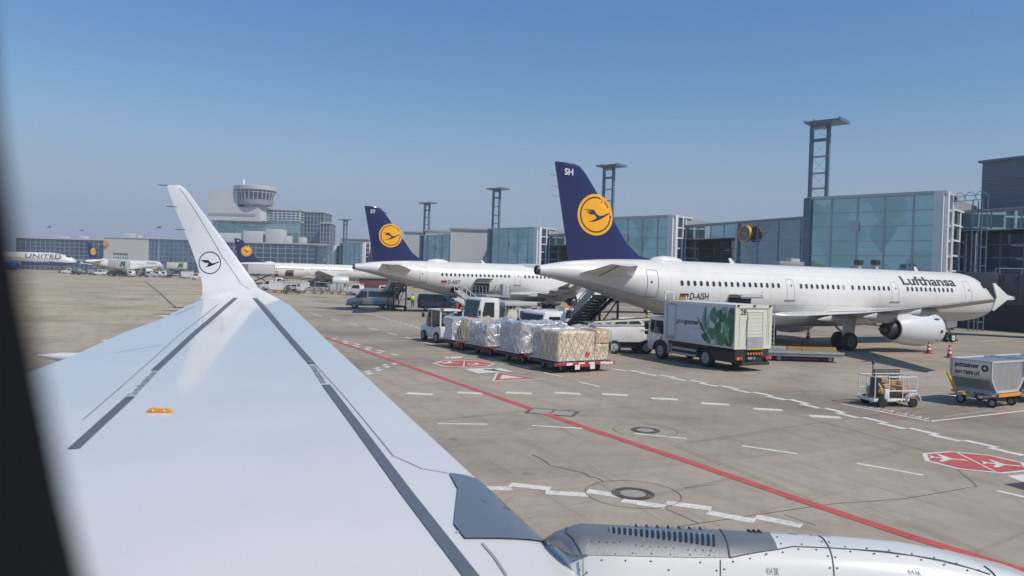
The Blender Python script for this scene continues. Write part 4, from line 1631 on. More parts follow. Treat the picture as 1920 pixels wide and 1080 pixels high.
    for x in (-36.9, -28.7, -9.3):
        MB().prism([(x, 5.86), (x - .45, 5.86), (x + .0 - .62, 6.22), (x - .42, 6.24)][::-1], -.03, .03, bev=.01).build('antenna', WHITE, root)
    MB().cyl((-28.0, -1.975 - .0, 3.9), (-28.0, -2.1, 3.95), .02, n=6).build('probe', DMETAL, root)
    return root


def registration(root, reg, code):
    vs, fs = text2d(reg, .62, .006, 1.5)
    m = MB()
    map2d(m, vs, fs, arc(34.1, 3.36, .012), .3)
    m.build('registration', NAVY, root)
    vs, fs = text2d(code, .55, .012)
    fin = [c for c in root.children if c.name.startswith('tail_fin')][0]
    m = MB()
    map2d(m, vs, fs, lambda u, v: Vector((-(42.82 - u), -.16, 11.0 + v)))
    m.build('fin_letters', WMULL, fin)


def cargo_door(root, s0, s1, z0, z1, tilt):
    m = MB()
    map2d(m, [(0, 0), (s0 - s1, 0), (s0 - s1, z1 - z0), (0, z1 - z0)], [[0, 1, 2, 3]], arc(s0, z0, .02), .2)
    h = m.build('cargo_hold', INNER, root)
    m = MB()
    a, b = side(s0, z1 + .05, .03), side(s1, z1 + .05, .03)
    n = 10
    m.grid(lambda u, v: a.lerp(b, u) + Vector((0, -sin(R(tilt)) * (z1 - z0) * v * 1.1 - .12 * sin(pi * v), cos(R(tilt)) * (z1 - z0) * v * 1.1 + .1 * sin(pi * v))), 2, 8)
    m.grid(lambda u, v: a.lerp(b, u) + Vector((0, -sin(R(tilt)) * (z1 - z0) * v * 1.1 - .12 * sin(pi * v), .08 + cos(R(tilt)) * (z1 - z0) * v * 1.1 + .1 * sin(pi * v))), 2, 8)
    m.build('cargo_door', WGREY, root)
    m = MB()
    m.bar(side(s0 - .1, z1, .05), side(s0 - .1, z1 + .05, 1.0) + Vector((0, -.1, .1)), .05)
    m.bar(side(s1 + .1, z1, .05), side(s1 + .1, z1 + .05, 1.0) + Vector((0, -.1, .1)), .05)
    m.build('door_strut', DMETAL, root)


def nose_at(tx, td, hd):
    return (tx + 44.5 * cos(hd), td + 44.5 * sin(hd), 0)


plane1 = make_airliner()
PL1 = nose_at(1.5, 46.3, A_HD)
bare = plane1
plane2 = dup(plane1, nose_at(-17.55, 82.5, A_HD), A_HD, 'second airliner behind the cargo dollies, tail letters ST, mostly hidden forward of its wing')
plane3 = dup(plane1, nose_at(-71.9, 189.5, A_HD), A_HD, 'third airliner just right of the winglet, with a box truck raised against its tail')
plane4 = dup(plane1, nose_at(-156.5, 273, R(79)), R(79), 'small distant airliner with a blue tail at the far left, left of the winglet')
plane1.location = PL1
plane1.rotation_euler = (0, 0, A_HD)
plane1['label'] = 'nearest airliner at the right, tail letters SH, its whole side in view'
registration(plane1, 'D-AISH', 'SH')
registration(plane2, 'D-AIST', 'ST')
registration(plane3, 'D-AISX', 'SX')
cargo_door(plane1, 30.9, 28.9, 2.55, 3.62, 98)
cargo_door(plane2, 30.9, 28.9, 2.45, 3.62, 75)
cargo_door(plane3, 30.9, 28.9, 2.45, 3.62, 75)
m = MB()   # small open bulk hatch on the second airliner
map2d(m, [(0, 0), (.95, 0), (.95, .85), (0, .85)], [[0, 1, 2, 3]], arc(33.6, 2.35, .02), .2)
m.build('bulk_hatch', INNER, plane2)
m = MB()
map2d(m, [(0, 0), (.95, 0), (.95, .85), (0, .85)], [[0, 1, 2, 3]], arc(33.6, 2.35, .02), .2)
m.build('bulk_hatch', INNER, plane3)

# ---- the wide-bodied airliner at the far left
U_D = 300
q = at(143, 500, U_D)
un = thing('parked_airliner', 'white and blue wide-bodied United airliner at the far left edge', 'airliner', (q.x, U_D, 0), R(12))
LOW = mat('mid_blue_belly_paint', (0.03, 0.10, 0.36), 0.35, coat=0.3)


def ufus(s):
    f = min(1, s / 9)
    k = sqrt(max(0, 1 - (1 - f) ** 2.2))
    return 5.4 + 2.55 * k ** 1.1 - (1 - f) * .7, 5.4 - 2.55 * k - (1 - f) * .9, 2.7 * k ** .9


m = MB()
secs = []
for s in (0.02, .2, .6, 1.2, 2, 3, 4.5, 6, 7.5, 9, 20, 35, 45, 52):
    tp, bt, hw = ufus(s)
    if s > 40:
        bt += (s - 40) * .22
        hw -= (s - 40) * .12
    zc, h = (tp + bt) / 2, (tp - bt) / 2
    secs.append([Vector((-s, hw * cos(2 * pi * i / 36), zc + h * sin(2 * pi * i / 36))) for i in range(36)])
m.loft(secs)
bmesh.ops.recalc_face_normals(m.bm, faces=m.bm.faces)
for f in m.bm.faces:
    f.material_index = 1 if f.calc_center_median().z < 4.3 else 0
m.build('fuselage', [WHITE, LOW], un)
vs, fs = text2d('UNITED', 1.0, .012, 13)
m = MB()
map2d(m, [(u, v * 2.35) for u, v in vs], fs, lambda u, v: Vector((-(17.5 - u), -2.74 - .0 + (max(0, v + .4) ** 2) * .10, 5.7 + v)), .3)
m.build('airline_title', LOUV, un)  # lettering paled to grey, haze put into its colour
for i in range(34):
    MB().box((-6 - i * .9, -2.70, 5.45), (.3, .06, .42)).build('cabin_window', WGLASS, un)
m = MB().prism([(-1.9, 6.3), (-3.1, 6.4), (-3.4, 7.0), (-2.6, 7.05)], -1.35, 1.35)
m.build('cockpit_window', WGLASS, un)
m = MB()
secs = []
for y, a, b, z in ((-2, 19, 29, 3.4), (-9, 24.5, 30.5, 4.0), (-26, 37, 39, 5.6)):
    cs = [(1 - cos(pi * i / 10)) / 2 for i in range(11)]
    secs.append([Vector((-(a + (b - a) * c), y, z + naca(c) * (b - a) * .12)) for c in cs] + [Vector((-(a + (b - a) * c), y, z - naca(c) * (b - a) * .1)) for c in cs[-2:0:-1]])
m.loft(secs)
m.build('wing', WGREY, un)
m = MB().lathe([(-18, 1.3), (-17.8, 1.45), (-18.5, 1.65), (-20.5, 1.65), (-22.5, 1.2), (-22.5, 1), (-18.2, 1.0), (-18.2, .001)], (0, -8.5, 2.3), 28)
m.build('engine_nacelle', LOW, un)
for x, y in ((-6, -.3), (-6, .3), (-27, -4.2), (-28.6, -4.2)):
    wheel(un, x, y, .6, .6, .45)
m = MB()
m.cyl((-6, 0, .6), (-6, 0, 3.2), .15)
m.cyl((-27.8, -4.0, .6), (-27.8, -3.4, 3.6), .25)
m.bar((-27, -4.0, .6), (-28.6, -4.0, .6), .25)
m.build('landing_gear', STEEL, un)
# tall raked winglet of the distant airliner, seen left of its tail
q0, q1 = at(160, 494, 262), at(148, 481, 262)
m = MB()
d = q1 - q0
m.loft([[Vector((0, 0, 0)), Vector((1.6, 0, 0)), Vector((1.6, .2, 0)), Vector((0, .2, 0))], [d, d + Vector((.5, 0, 0)), d + Vector((.5, .15, 0)), d + Vector((0, .15, 0))]], smooth=False)
m.loft([[Vector((0, 0, -.15)), Vector((1.6, 0, -.15)), Vector((1.6, 0, .1)), Vector((0, 0, .1))], [Vector((9, 9, -.9)), Vector((12, 9, -.9)), Vector((12, 9, -.4)), Vector((9, 9, -.4))]], smooth=False)
wl = m.build('distant_winglet', WHITE, plane4)
wl.matrix_world = Matrix.Translation(q0)
bpy.context.view_layer.update()
wl.matrix_parent_inverse = plane4.matrix_world.inverted()

# ================================================================== the airliner we sit in
AO = R(-3)
O_ = Vector((-sin(AO), cos(AO), 0))       # outboard
W_ = Vector((cos(AO), sin(AO), 0))        # forward
ZC, KD = 2.65, 0.0925
own = thing('own_airliner', 'pale grey wing with white winglet and engine cowl of the airliner we look out of', 'airliner', (0, 0, 0), 0)


def wplane(px, py):
    d = ray(px, py)
    t = (ZC - EYE) / (d.z - KD * d.dot(O_))
    q = CAM + d * t
    return q.dot(O_), q.dot(W_)


def fit(pts):
    pts = sorted(pts)

    def fn(o):
        if o <= pts[0][0]:
            a, b = pts[0], pts[1]
        elif o >= pts[-1][0]:
            a, b = pts[-2], pts[-1]
        else:
            i = 0
            while pts[i + 1][0] < o:
                i += 1
            a, b = pts[i], pts[i + 1]
        return a[1] + (b[1] - a[1]) * (o - a[0]) / (b[0] - a[0])
    return fn


LEf = fit([wplane(*p) for p in ((1085, 1079), (900, 904), (700, 719), (545, 573), (503, 549), (484, 540))])
TEf = fit([wplane(*p) for p in ((376, 563), (345, 575.5), (300, 599), (233, 623), (130, 670))] + [(4.9, -5.55), (1.2, -5.5)])
o_tip = 14.55


def wsurf(o, f, off=0.0):
    """upper skin of the wing at outboard station o and forward station f"""
    L, T = LEf(o), TEf(o)
    ch = L - T
    c = min(1, max(0, (L - f) / ch))
    z = ZC + KD * o + naca(c) * ch * .036 + off
    p = O_ * o + W_ * f
    return Vector((p.x, p.y, z))


def won(px, py, off=0.006):
    """the point on our wing's upper skin seen at a place in the photograph"""
    d = ray(px, py)
    zo = 0.0
    for _ in range(12):
        t = (ZC + zo - EYE) / (d.z - KD * d.dot(O_))
        q = CAM + d * t
        o, f = q.dot(O_), q.dot(W_)
        L, T = LEf(o), TEf(o)
        c = min(1, max(0, (L - f) / (L - T)))
        zo = naca(c) * (L - T) * .036
    return o, f


def wstrip(mb, pts, wd, off=0.006, n=14):
    q = [won(*p) for p in pts]
    out = []
    for a, b in zip(q[:-1], q[1:]):
        for i in range(n):
            out.append(lerp(a, b, i / n))
    out.append(q[-1])
    Lr = []
    for i, p in enumerate(out):
        a, b = out[max(0, i - 1)], out[min(len(out) - 1, i + 1)]
        d = Vector((b[0] - a[0], b[1] - a[1])).normalized()
        nx, ny = -d.y * wd / 2, d.x * wd / 2
        Lr.append((mb.bm.verts.new(wsurf(p[0] + nx, p[1] + ny, off)), mb.bm.verts.new(wsurf(p[0] - nx, p[1] - ny, off))))
    for a, b in zip(Lr[:-1], Lr[1:]):
        mb.face([a[0], b[0], b[1], a[1]])


m = MB()
secs = []
cs = [(1 - cos(pi * i / 26)) / 2 for i in range(27)]
for k in range(46):
    o = 1.0 + (o_tip - 1.0) * k / 45
    L, T = LEf(o), TEf(o)
    ch = L - T
    up = [wsurf(o, L - ch * c) for c in cs]
    dn = [wsurf(o, L - ch * c) - Vector((0, 0, naca(c) * ch * .036 + naca(c) * ch * .075)) for c in cs[-2:0:-1]]
    secs.append(up + dn)
m.loft(secs)
owing = m.build('wing', WINGP, own)
m = MB()
wstrip(m, [(475, 556), (528, 618), (585, 683)], .085)
wstrip(m, [(611, 722), (672, 803), (760, 922), (882, 1080), (940, 1156)], .085)
m.build('front_walkway_stripe', STRIPE, owing)
m = MB()
wstrip(m, [(446, 555), (365, 625), (290, 695)], .085)
wstrip(m, [(245, 744), (190, 794), (138, 842)], .085)
m.build('rear_walkway_stripe', STRIPE, owing)


def wtext(body, p0, p1, side_, name):
    a, b = won(*p0), won(*p1)
    d = Vector((b[0] - a[0], b[1] - a[1]))
    L = d.length
    d.normalize()
    nrm = Vector((-d.y, d.x)) * side_
    vs, fs = text2d(body, .12, .001, L)
    m = MB()
    map2d(m, [(u, v - .04) for u, v in vs], fs, lambda u, v: wsurf(a[0] + d.x * u + nrm.x * v, a[1] + d.y * u + nrm.y * v, .007))
    m.build(name, STRIPE, owing)


wtext('Do not walk outside this area', (247, 741), (288, 698), -1, 'walkway_lettering')
wtext('Do not walk outside this area', (587, 686), (609, 719), -1, 'walkway_lettering')
m = MB()
wstrip(m, [(490, 565), (530, 613), (597, 690), (645, 743), (713, 825), (737, 855), (762, 866), (790, 879), (840, 888)], .009, .005)
m.build('slat_seam', LSEAM, owing)
m = MB()
wstrip(m, [(410, 570), (385, 590), (330, 633), (289, 671), (222, 730), (156, 787)], .011, .005)
wstrip(m, [(221, 661), (303, 647)], .012, .005)
wstrip(m, [(330, 590), (365, 575)], .014, .005)
wstrip(m, [(440, 556), (495, 556)], .014, .005)
wstrip(m, [(672, 690), (705, 691)], .008, .005)
m.build('panel_seam', LSEAM, owing)
m = MB()
wstrip(m, [(903, 1020), (925, 1045), (948, 1080)], .009, .005)
wstrip(m, [(906, 1020), (928, 1045), (951, 1080)], .006, .0055)
m.build('inboard_slat_seam', LSEAM, owing)
# grey fairing where the pylon meets the leading edge
m = MB()
out = [won(*p) for p in ((842, 889), (870, 893), (893, 900), (906, 910), (940, 941), (975, 974), (1030, 1026), (1016, 1018), (985, 1014), (930, 1012), (872, 1012), (851, 985), (858, 918))]
map2d(m, out, [list(range(len(out)))], lambda u, v: wsurf(u, v, .012), .12)
m.build('pylon_fairing', PYL, owing)
m = MB()
for px, py in ((862, 935), (862, 958), (863, 975), (858, 1000), (868, 925)):
    o, f = won(px, py)
    m.box(wsurf(o, f, .014), (.014, .014, .004))
wstrip(m, [(905, 940), (912, 946)], .012, .014, 3)
wstrip(m, [(948, 951), (958, 959)], .012, .014, 3)
m.build('fairing_screw', LIP, owing)
# orange rope anchor
o, f = won(300, 773)
p = wsurf(o, f)
m = MB()
pr = [(-.125, 0), (-.095, .03), (-.05, .042), (-.02, .028), (.02, .028), (.05, .042), (.09, .03), (.125, 0)]
a_ = []
m.prism(pr, -.018, .018, bev=.004)
rp = m.build('rope_anchor', ORANGE, owing)
rp.location = p
rp.rotation_euler = (0, 0, AO)
m = MB()
for x in (-.055, .05):
    m.cyl((x, -.022, .02), (x, -.019, .02), .013, n=12)
hh = m.build('rope_hole', CREAM, rp)
# flap track fairing tips behind the trailing edge
for px, py, ln in ((228, 629, .55), (113, 655, .6), (327, 584, .4)):
    o, f = wplane(px, py)
    m = MB()
    p = O_ * o + W_ * f
    c = Vector((p.x, p.y, ZC + KD * o - .05))
    k = 10
    secs = []
    for t_, r_ in ((-.3, .01), (0, .06), (.5, .1), (1.2, .12)):
        q = c + W_ * (t_ * 1.0)
        secs.append([q + O_ * (r_ * cos(2 * pi * i / k)) + Vector((0, 0, -.04 * t_ + r_ * sin(2 * pi * i / k) - .05)) for i in range(k)])
    m.loft(secs)
    m.build('flap_fairing', WINGP, owing)
m = MB()
for px, py in ((332, 583), (345, 577), (318, 590)):
    o, f = wplane(px, py)
    p = O_ * o + W_ * f
    a = Vector((p.x, p.y, ZC + KD * o))
    m.cyl(a, a - W_ * .30, .008, .003, n=5)
m.build('static_wick', DMETAL, owing)

# ---- winglet
lep = [(484, 540), (477, 528), (464, 511), (437, 474), (406, 432), (375, 391), (357, 366), (347, 354), (337, 347)]
tep = [(376, 562), (380, 549), (379, 531), (371, 501), (357, 461), (343, 426), (326, 385), (318, 364), (312.5, 347)]
oo = [14.62, 14.95, 15.2, 15.45, 15.62, 15.78, 15.86, 15.90, 15.93]
tilt = [8, 30, 55, 72, 78, 80, 80, 80, 80]


def vplane(px, py, o):
    d = ray(px, py)
    return CAM + d * (o / d.dot(O_))


def wl_pt(k, c, sd_):
    i = min(len(oo) - 2, int(k))
    t = k - i
    A = vplane(*lep[i], oo[i]).lerp(vplane(*lep[i + 1], oo[i + 1]), t)
    B = vplane(*tep[i], oo[i]).lerp(vplane(*tep[i + 1], oo[i + 1]), t)
    th = R(tilt[i] + (tilt[i + 1] - tilt[i]) * t)
    nrm = Vector((0, 0, 1)) * cos(th) - O_ * sin(th)
    ch = (A - B).length
    return A.lerp(B, c) + nrm * (naca(c) * ch * .045 * sd_)


m = MB()
secs = []
cs = [(1 - cos(pi * i / 18)) / 2 for i in range(19)]
first = [wsurf(o_tip, LEf(o_tip) - (LEf(o_tip) - TEf(o_tip)) * c, -.002) for c in cs] + [wsurf(o_tip, LEf(o_tip) - (LEf(o_tip) - TEf(o_tip)) * c, -.03) for c in cs[-2:0:-1]]
secs.append(first)
for j in range(33):
    k = j * (len(oo) - 1) / 32
    secs.append([wl_pt(k, c, 1) for c in cs] + [wl_pt(k, c, -1) for c in cs[-2:0:-1]])
m.loft(secs)
wlet = m.build('winglet', SHARK, own)


def on_wl(px, py, off=.006):
    """point on the inner face of the winglet seen at a place in the photograph"""
    best = None
    d = ray(px, py)
    bk, bc = 4.0, .5
    st_k, st_c = 2.0, .3
    for _ in range(40):
        imp = False
        for dk, dc in ((0, 0), (st_k, 0), (-st_k, 0), (0, st_c), (0, -st_c)):
            k_, c_ = min(7.99, max(0, bk + dk)), min(1, max(0, bc + dc))
            v = wl_pt(k_, c_, 1) - CAM
            e = (v - d * (v.dot(d) / d.dot(d))).length
            if best is None or e < best[0] - 1e-9:
                best = (e, k_, c_)
                imp = True
        bk, bc = best[1], best[2]
        if not imp:
            st_k *= .6
            st_c *= .6
    p = wl_pt(bk, bc, 1)
    return p - d.normalized() * off


m = MB()
cx, cy, rr = 393.5, 492.5, 20.6
vs, fs = disc2d(.945, 1.02, 40)
map2d(m, [(cx + u * rr, cy - v * rr) for u, v in vs], fs, on_wl)
vs2 = [(cx + 1.02 * u * rr * 1.12, cy - 1.05 * (v - .0) * rr) for u, v in CRANE]
map2d(m, vs2, CRANE_F, on_wl)
m.build('emblem', NAVY, wlet)
m = MB()
pts = [(337, 353), (350, 370), (367, 396), (385, 426), (405, 460), (424, 490), (441, 515), (456, 535), (468, 551)]
q = [on_wl(*p, .004) for p in pts]
for a, b in zip(q[:-1], q[1:]):
    m.bar(a, b, .006, .006)
m.build('edge_seam', LSEAM, wlet)
m = MB()
for (x0, y0, x1, y1) in ((296, 346.5, 314, 347.5), (312, 387, 331, 388), (329, 430, 348, 431), (359, 476, 366, 477), (374, 520, 382, 521)):
    m.cyl(vplane(x0, y0, 15.8), vplane(x1, y1, 15.75), .008, n=5)
m.build('static_wick', DMETAL, wlet)

# ---- engine: a round cowl with a narrow raised crest (the pylon fairing) running along its top
EO, EZ = 4.25, 1.75
hump = fit([(-3, .02), (-.3, .02), (-.1, .08), (.06, .20), (.2, .259), (1.85, .259), (2.15, .235), (2.47, .181), (2.78, .109), (3.05, 0.0), (4, 0.0)])
nprof = [(-2.2, .80), (-1.4, 1.0), (-.6, 1.15), (-.2, 1.19), (0, 1.2), (.25, 1.2), (.5, 1.2), (.8, 1.2), (1.1, 1.2), (1.4, 1.2), (1.7, 1.2), (2.0, 1.2), (2.3, 1.2), (2.6, 1.195), (2.85, 1.18), (3.05, 1.15), (3.22, 1.10), (3.34, 1.05), (3.40, .99), (3.32, .92), (3.0, .88), (2.0, .86)]
nrad = fit([(x, r) for x, r in nprof[:19]])


def npt(f, a, r, h=True):
    """a: angle from straight up, positive inboard"""
    aa = (a + pi) % (2 * pi) - pi
    r = r + (hump(f) * math.exp(-(aa / .20) ** 4) if h else 0)
    o = EO - r * sin(a)
    if abs(aa) < R(75):
        f = max(f, LEf(o) - .03)      # the cowl meets the wing's leading edge
    p = O_ * o + W_ * f
    return Vector((p.x, p.y, EZ + r * cos(a)))


def non(px, py):
    """(f, a) on the cowl seen at a place in the photograph"""
    d = ray(px, py)
    dO, dW = d.dot(O_), d.dot(W_)
    best = None
    t = 3.0 / dO
    while t < 4.6 / dO:
        o, z, f = t * dO, EYE + t * d.z, t * dW
        a = atan2(EO - o, z - EZ)
        rr = sqrt((EO - o) ** 2 + (z - EZ) ** 2)
        e = rr - (nrad(f) + hump(f) * math.exp(-(a / .20) ** 4))
        if best is None or e < best[0]:
            best = (e, f, a)
        if e <= 0:
            break
        t += .004
    return best[1], best[2]


m = MB()
n = 180
angs = []
for i in range(n):
    t = 2 * pi * i / n
    angs.append(t - .8 * sin(t))        # rings are denser along the crest
secs = [[npt(f, a, r, i < 19) for a in angs] for i, (f, r) in enumerate(nprof)]
m.loft(secs, caps=False)
NAC = mat('white_engine_cowl', (0.72, 0.715, 0.69), 0.26, coat=0.6, var=0.03, scale=1.5)
nac = m.build('engine_nacelle', NAC, own)


def nline(mb, pts, wd=.007, off=.002, k=8):
    q = [non(*p) for p in pts]
    out = []
    for A, B in zip(q[:-1], q[1:]):
        for i in range(k):
            out.append(lerp(A, B, i / k))
    out.append(q[-1])
    P_ = [npt(f, a, nrad(f) + off) for f, a in out]
    for A, B in zip(P_[:-1], P_[1:]):
        if (A - B).length > 1e-4:
            mb.bar(A, B, wd, .006)


low = [non(*p) for p in ((1000, 1006), (1030, 1040), (1060, 1044.5), (1093, 1044), (1200, 1046), (1300, 1048), (1368, 1048), (1458, 1033))]
fa, fb = non(1440, 990.5), non(1458, 1033)
aedge = fit([(f + .00001 * i, a) for i, (f, a) in enumerate(low)])
m = MB()


def crest(u, v):
    f0 = -.15
    a_hi = aedge(f0 + (fb[0] - f0) * u)
    a = -R(26) + (a_hi + R(26)) * v
    t = (a - fa[1]) / (fb[1] - fa[1])
    f1 = fa[0] + (fb[0] - fa[0]) * max(-.3, min(1, t))
    f = f0 + (f1 - f0) * u
    return npt(f, a, nrad(f) + .006)


m.grid(crest, 40, 22)
PYL2 = mat('satin_titanium', (0.33, 0.33, 0.335), 0.5, metal=0.7, var=0.05, scale=3, bump=0.03, bscale=50)
m.build('crest_panel', PYL2, nac)
m = MB()
nline(m, [(1063, 981.5), (1063, 1003), (1080, 1022), (1091, 1042)], off=.008)
nline(m, [(1349, 989.5), (1360, 1010), (1366, 1032), (1368, 1047)], off=.008)
m.build('crest_seam', SEAM, nac)
for nm, pts in (('cowl_seam', [(1093, 1046), (1093, 1062), (1093, 1080), (1093, 1092)]), ('cowl_seam', [(1351, 1051), (1351, 1066), (1351, 1080), (1351, 1092)]),
                ('cowl_seam', [(1529, 997), (1543, 1010), (1554, 1027), (1561, 1050), (1564, 1080), (1565, 1092)]),
                ('cowl_seam', [(1368, 1047), (1459, 1031), (1488, 1026), (1558, 1028.5), (1652, 1035), (1739, 1047), (1797, 1060), (1856, 1078)]),
                ('cowl_seam', [(1845, 1062), (1860, 1073), (1868, 1083)])):
    m = MB()
    nline(m, pts, .0045)
    m.build(nm, SEAM, nac)
for i in range(19):
    x = 1144.7 + (1332 - 1144.7) * i / 18
    y0 = 992.7 + (1006.4 - 992.7) * i / 18
    y1 = y0 + 9 + 12 * (i / 18) ** 1.3
    A, B = non(x, y0), non(x + .5, y1)
    m = MB()
    P_ = [npt(A[0] + (B[0] - A[0]) * k / 4, A[1] + (B[1] - A[1]) * k / 4, nrad(A[0]) + .012) for k in range(5)]
    for p_, q_ in zip(P_[:-1], P_[1:]):
        m.cyl(p_, q_, .0085, n=8)
    m.build('louvre', LIP, nac)
    m = MB()
    P_ = [npt(A[0] + .016 + (B[0] - A[0]) * k / 4, A[1] + (B[1] - A[1]) * k / 4, nrad(A[0]) + .009) for k in range(5)]
    for p_, q_ in zip(P_[:-1], P_[1:]):
        m.bar(p_, q_, .014, .008)
    m.build('louvre_slot', BLACK, nac)
for i in range(15):
    x = 1182 + (1322 - 1182) * i / 14
    A = non(x, 986.5 + 3.2 * i / 14)
    m = MB()
    m.cyl(npt(A[0], A[1], nrad(A[0]) + .010), npt(A[0], A[1] + R(2), nrad(A[0]) + .004), .008, n=8)
    m.build('small_louvre', DMETAL if i % 2 else LIP, nac)
for x, y in ((1403, 997.5), (1412.5, 998), (1422, 998.3)):
    A = non(x, y)
    m = MB()
    m.cyl(npt(A[0], A[1], nrad(A[0]) + .008), npt(A[0], A[1] + R(2.2), nrad(A[0]) + .003), .010, n=10)
    m.build('drain_hole', BLACK, nac)
m = MB()
c7 = [(50, 323), (160, 300), (265, 282), (370, 262), (470, 243), (585, 245), (805, 258), (958, 271), (1110, 288), (1260, 310), (1410, 342), (1557, 381), (358, 208), (492, 211), (668, 197), (620, 193), (770, 226), (910, 237), (1055, 251), (1200, 271), (1343, 297), (1487, 333), (1630, 376), (660, 290), (708, 293), (672, 362), (720, 363), (335, 163)]
c6 = [(755, 663), (988, 660), (1142, 664), (1305, 666), (1623, 674), (1833, 666), (846, 718), (892, 742), (1420, 724), (1728, 724), (1777, 720), (1075, 620), (1187, 621), (1310, 622), (1432, 625), (1556, 627), (1682, 629), (975, 545), (1022, 550), (1070, 552), (1105, 545), (925, 543), (1210, 566), (1250, 572), (1300, 576), (1355, 580), (1400, 583), (1450, 587), (1545, 595), (1590, 598), (1640, 600), (1690, 602), (760, 460), (760, 480)]
for k, (x, y) in enumerate([(1360 + x / 3.43, 960 + y / 3.43) for x, y in c7] + [(840 + x / 3.43, 860 + y / 3.43) for x, y in c6]):
    f, a = non(x, y)
    off = .007 if y < 1046 and x < 1455 else .001
    q = npt(f, a, nrad(f) + off)
    nn = (npt(f, a, 2) - npt(f, a, 1)).normalized()
    m.cyl(q, q + nn * .003, .0052 if k < 39 else .0032, n=8)
o_ = m.build('cowl_screw', DMETAL, nac)
o_['kind'] = 'stuff'
for body, x in (('414 BR', 1437), ('414 AR', 1703)):
    A, B = non(x, 1079), non(x + 24, 1079)
    vs, fs = text2d(body, .030, .0003, B[0] - A[0])
    m = MB()
    map2d(m, vs, fs, lambda u, v: npt(A[0] + u, A[1] - v / 1.25, nrad(A[0] + u) + .003))
    m.build('panel_lettering', LSEAM, nac)
for x, y, w1 in ((1459, 999.5, .05), (1532, 1004.5, .035), (1545, 1005.5, .035)):
    A = non(x, y)
    m = MB()
    m.bar(npt(A[0] - w1, A[1], nrad(A[0]) + .003), npt(A[0] + w1, A[1], nrad(A[0]) + .003), .018, .008)
    m.build('cowl_latch', GREYP, nac)
m = MB()
nline(m, [(1478, 1001), (1496, 1003)], .02, .001, 4)
m.build('small_print', LSEAM, nac)
m = MB()
m.loft([[npt(f, 2 * pi * i / 96, r + .002, False) for i in range(96)] for f, r in ((3.22, 1.10), (3.34, 1.05), (3.41, .99), (3.33, .918))], caps=False)
m.build('inlet_lip', LIP, nac)
# nacelle strake, inboard side
m = MB()
for off in (0, .012):
    m.poly([npt(2.35, R(44) + off, 1.19), npt(3.05, R(44) + off, 1.13), npt(2.9, R(41) + off, 1.27), npt(2.55, R(41) + off, 1.33)])
m.build('strake', NAC, nac)
# pylon under the wing
m = MB()
secs = []
for f, zt, zb, hw in ((.3, 2.98, 2.5, .15), (-.2, 2.92, 2.45, .25), (-.9, 2.85, 2.4, .28), (-2.0, 2.7, 2.2, .2)):
    c = O_ * EO + W_ * f
    secs.append([Vector((c.x, c.y, 0)) + O_ * (hw * sx) + Vector((0, 0, z)) for sx, z in ((-1, zb), (1, zb), (1, zt - .1), (.5, zt), (-.5, zt), (-1, zt - .1))])
m.loft(secs)
m.build('pylon', PYL, own)

# ---- the cabin window we look through: rubber ring, then the plastic reveal behind it
yw = 0.060
m = MB()
tl = R(15.5)


def wring(sc, y, n=64):
    """rounded opening, its left edge leaning as the fuselage wall does"""
    out = []
    for i in range(n):
        t = 2 * pi * i / n
        ex = .115 * sc[0] * abs(cos(t)) ** .62 * (1 if cos(t) >= 0 else -1)
        ez = .165 * sc[1] * abs(sin(t)) ** .75 * (1 if sin(t) >= 0 else -1)
        x, z = ex, ez
        x, z = x * cos(tl) + z * sin(-tl) * -1 * -1, z * cos(tl) + x * sin(tl)
        out.append(Vector((x + .0756, y, z + EYE - .02)))
    return out


rings = [wring((1, 1), yw), wring((1.04, 1.03), yw - .010), wring((1.16, 1.10), yw - .012), wring((1.2, 1.12), yw - .004)]
m.loft(rings, caps=False)
m.loft([wring((1, 1), yw), wring((1, 1), yw + .012), wring((1.2, 1.12), yw + .012)], caps=False)
wf = m.build('cabin_window', RUBBER, own)
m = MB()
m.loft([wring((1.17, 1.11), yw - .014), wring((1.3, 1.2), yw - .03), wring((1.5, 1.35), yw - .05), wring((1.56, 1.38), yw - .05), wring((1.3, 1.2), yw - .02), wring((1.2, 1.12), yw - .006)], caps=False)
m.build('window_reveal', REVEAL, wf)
# ================================================================== ground vehicles and equipment (x forward, y left)
def loc(px, py):
    p = G(px, py)
    return (p.x, p.y, 0)


def spot(px, D_):
    q = at(px, 520, D_)
    return (q.x, D_, 0)


def sidepoly(mb, pts, y, taper=0.0, thick=0.02, sg=1):
    """a flat pane set just proud of a tapering body side"""
    A = [mb.bm.verts.new((x, sg * (y - taper * z + thick), z)) for x, z in pts]
    B = [mb.bm.verts.new((x, sg * (y - taper * z - .03), z)) for x, z in pts]
    n = len(pts)
    mb.face(A if sg < 0 else A[::-1])
    for i in range(n):
        mb.face([A[i], A[(i + 1) % n], B[(i + 1) % n], B[i]])


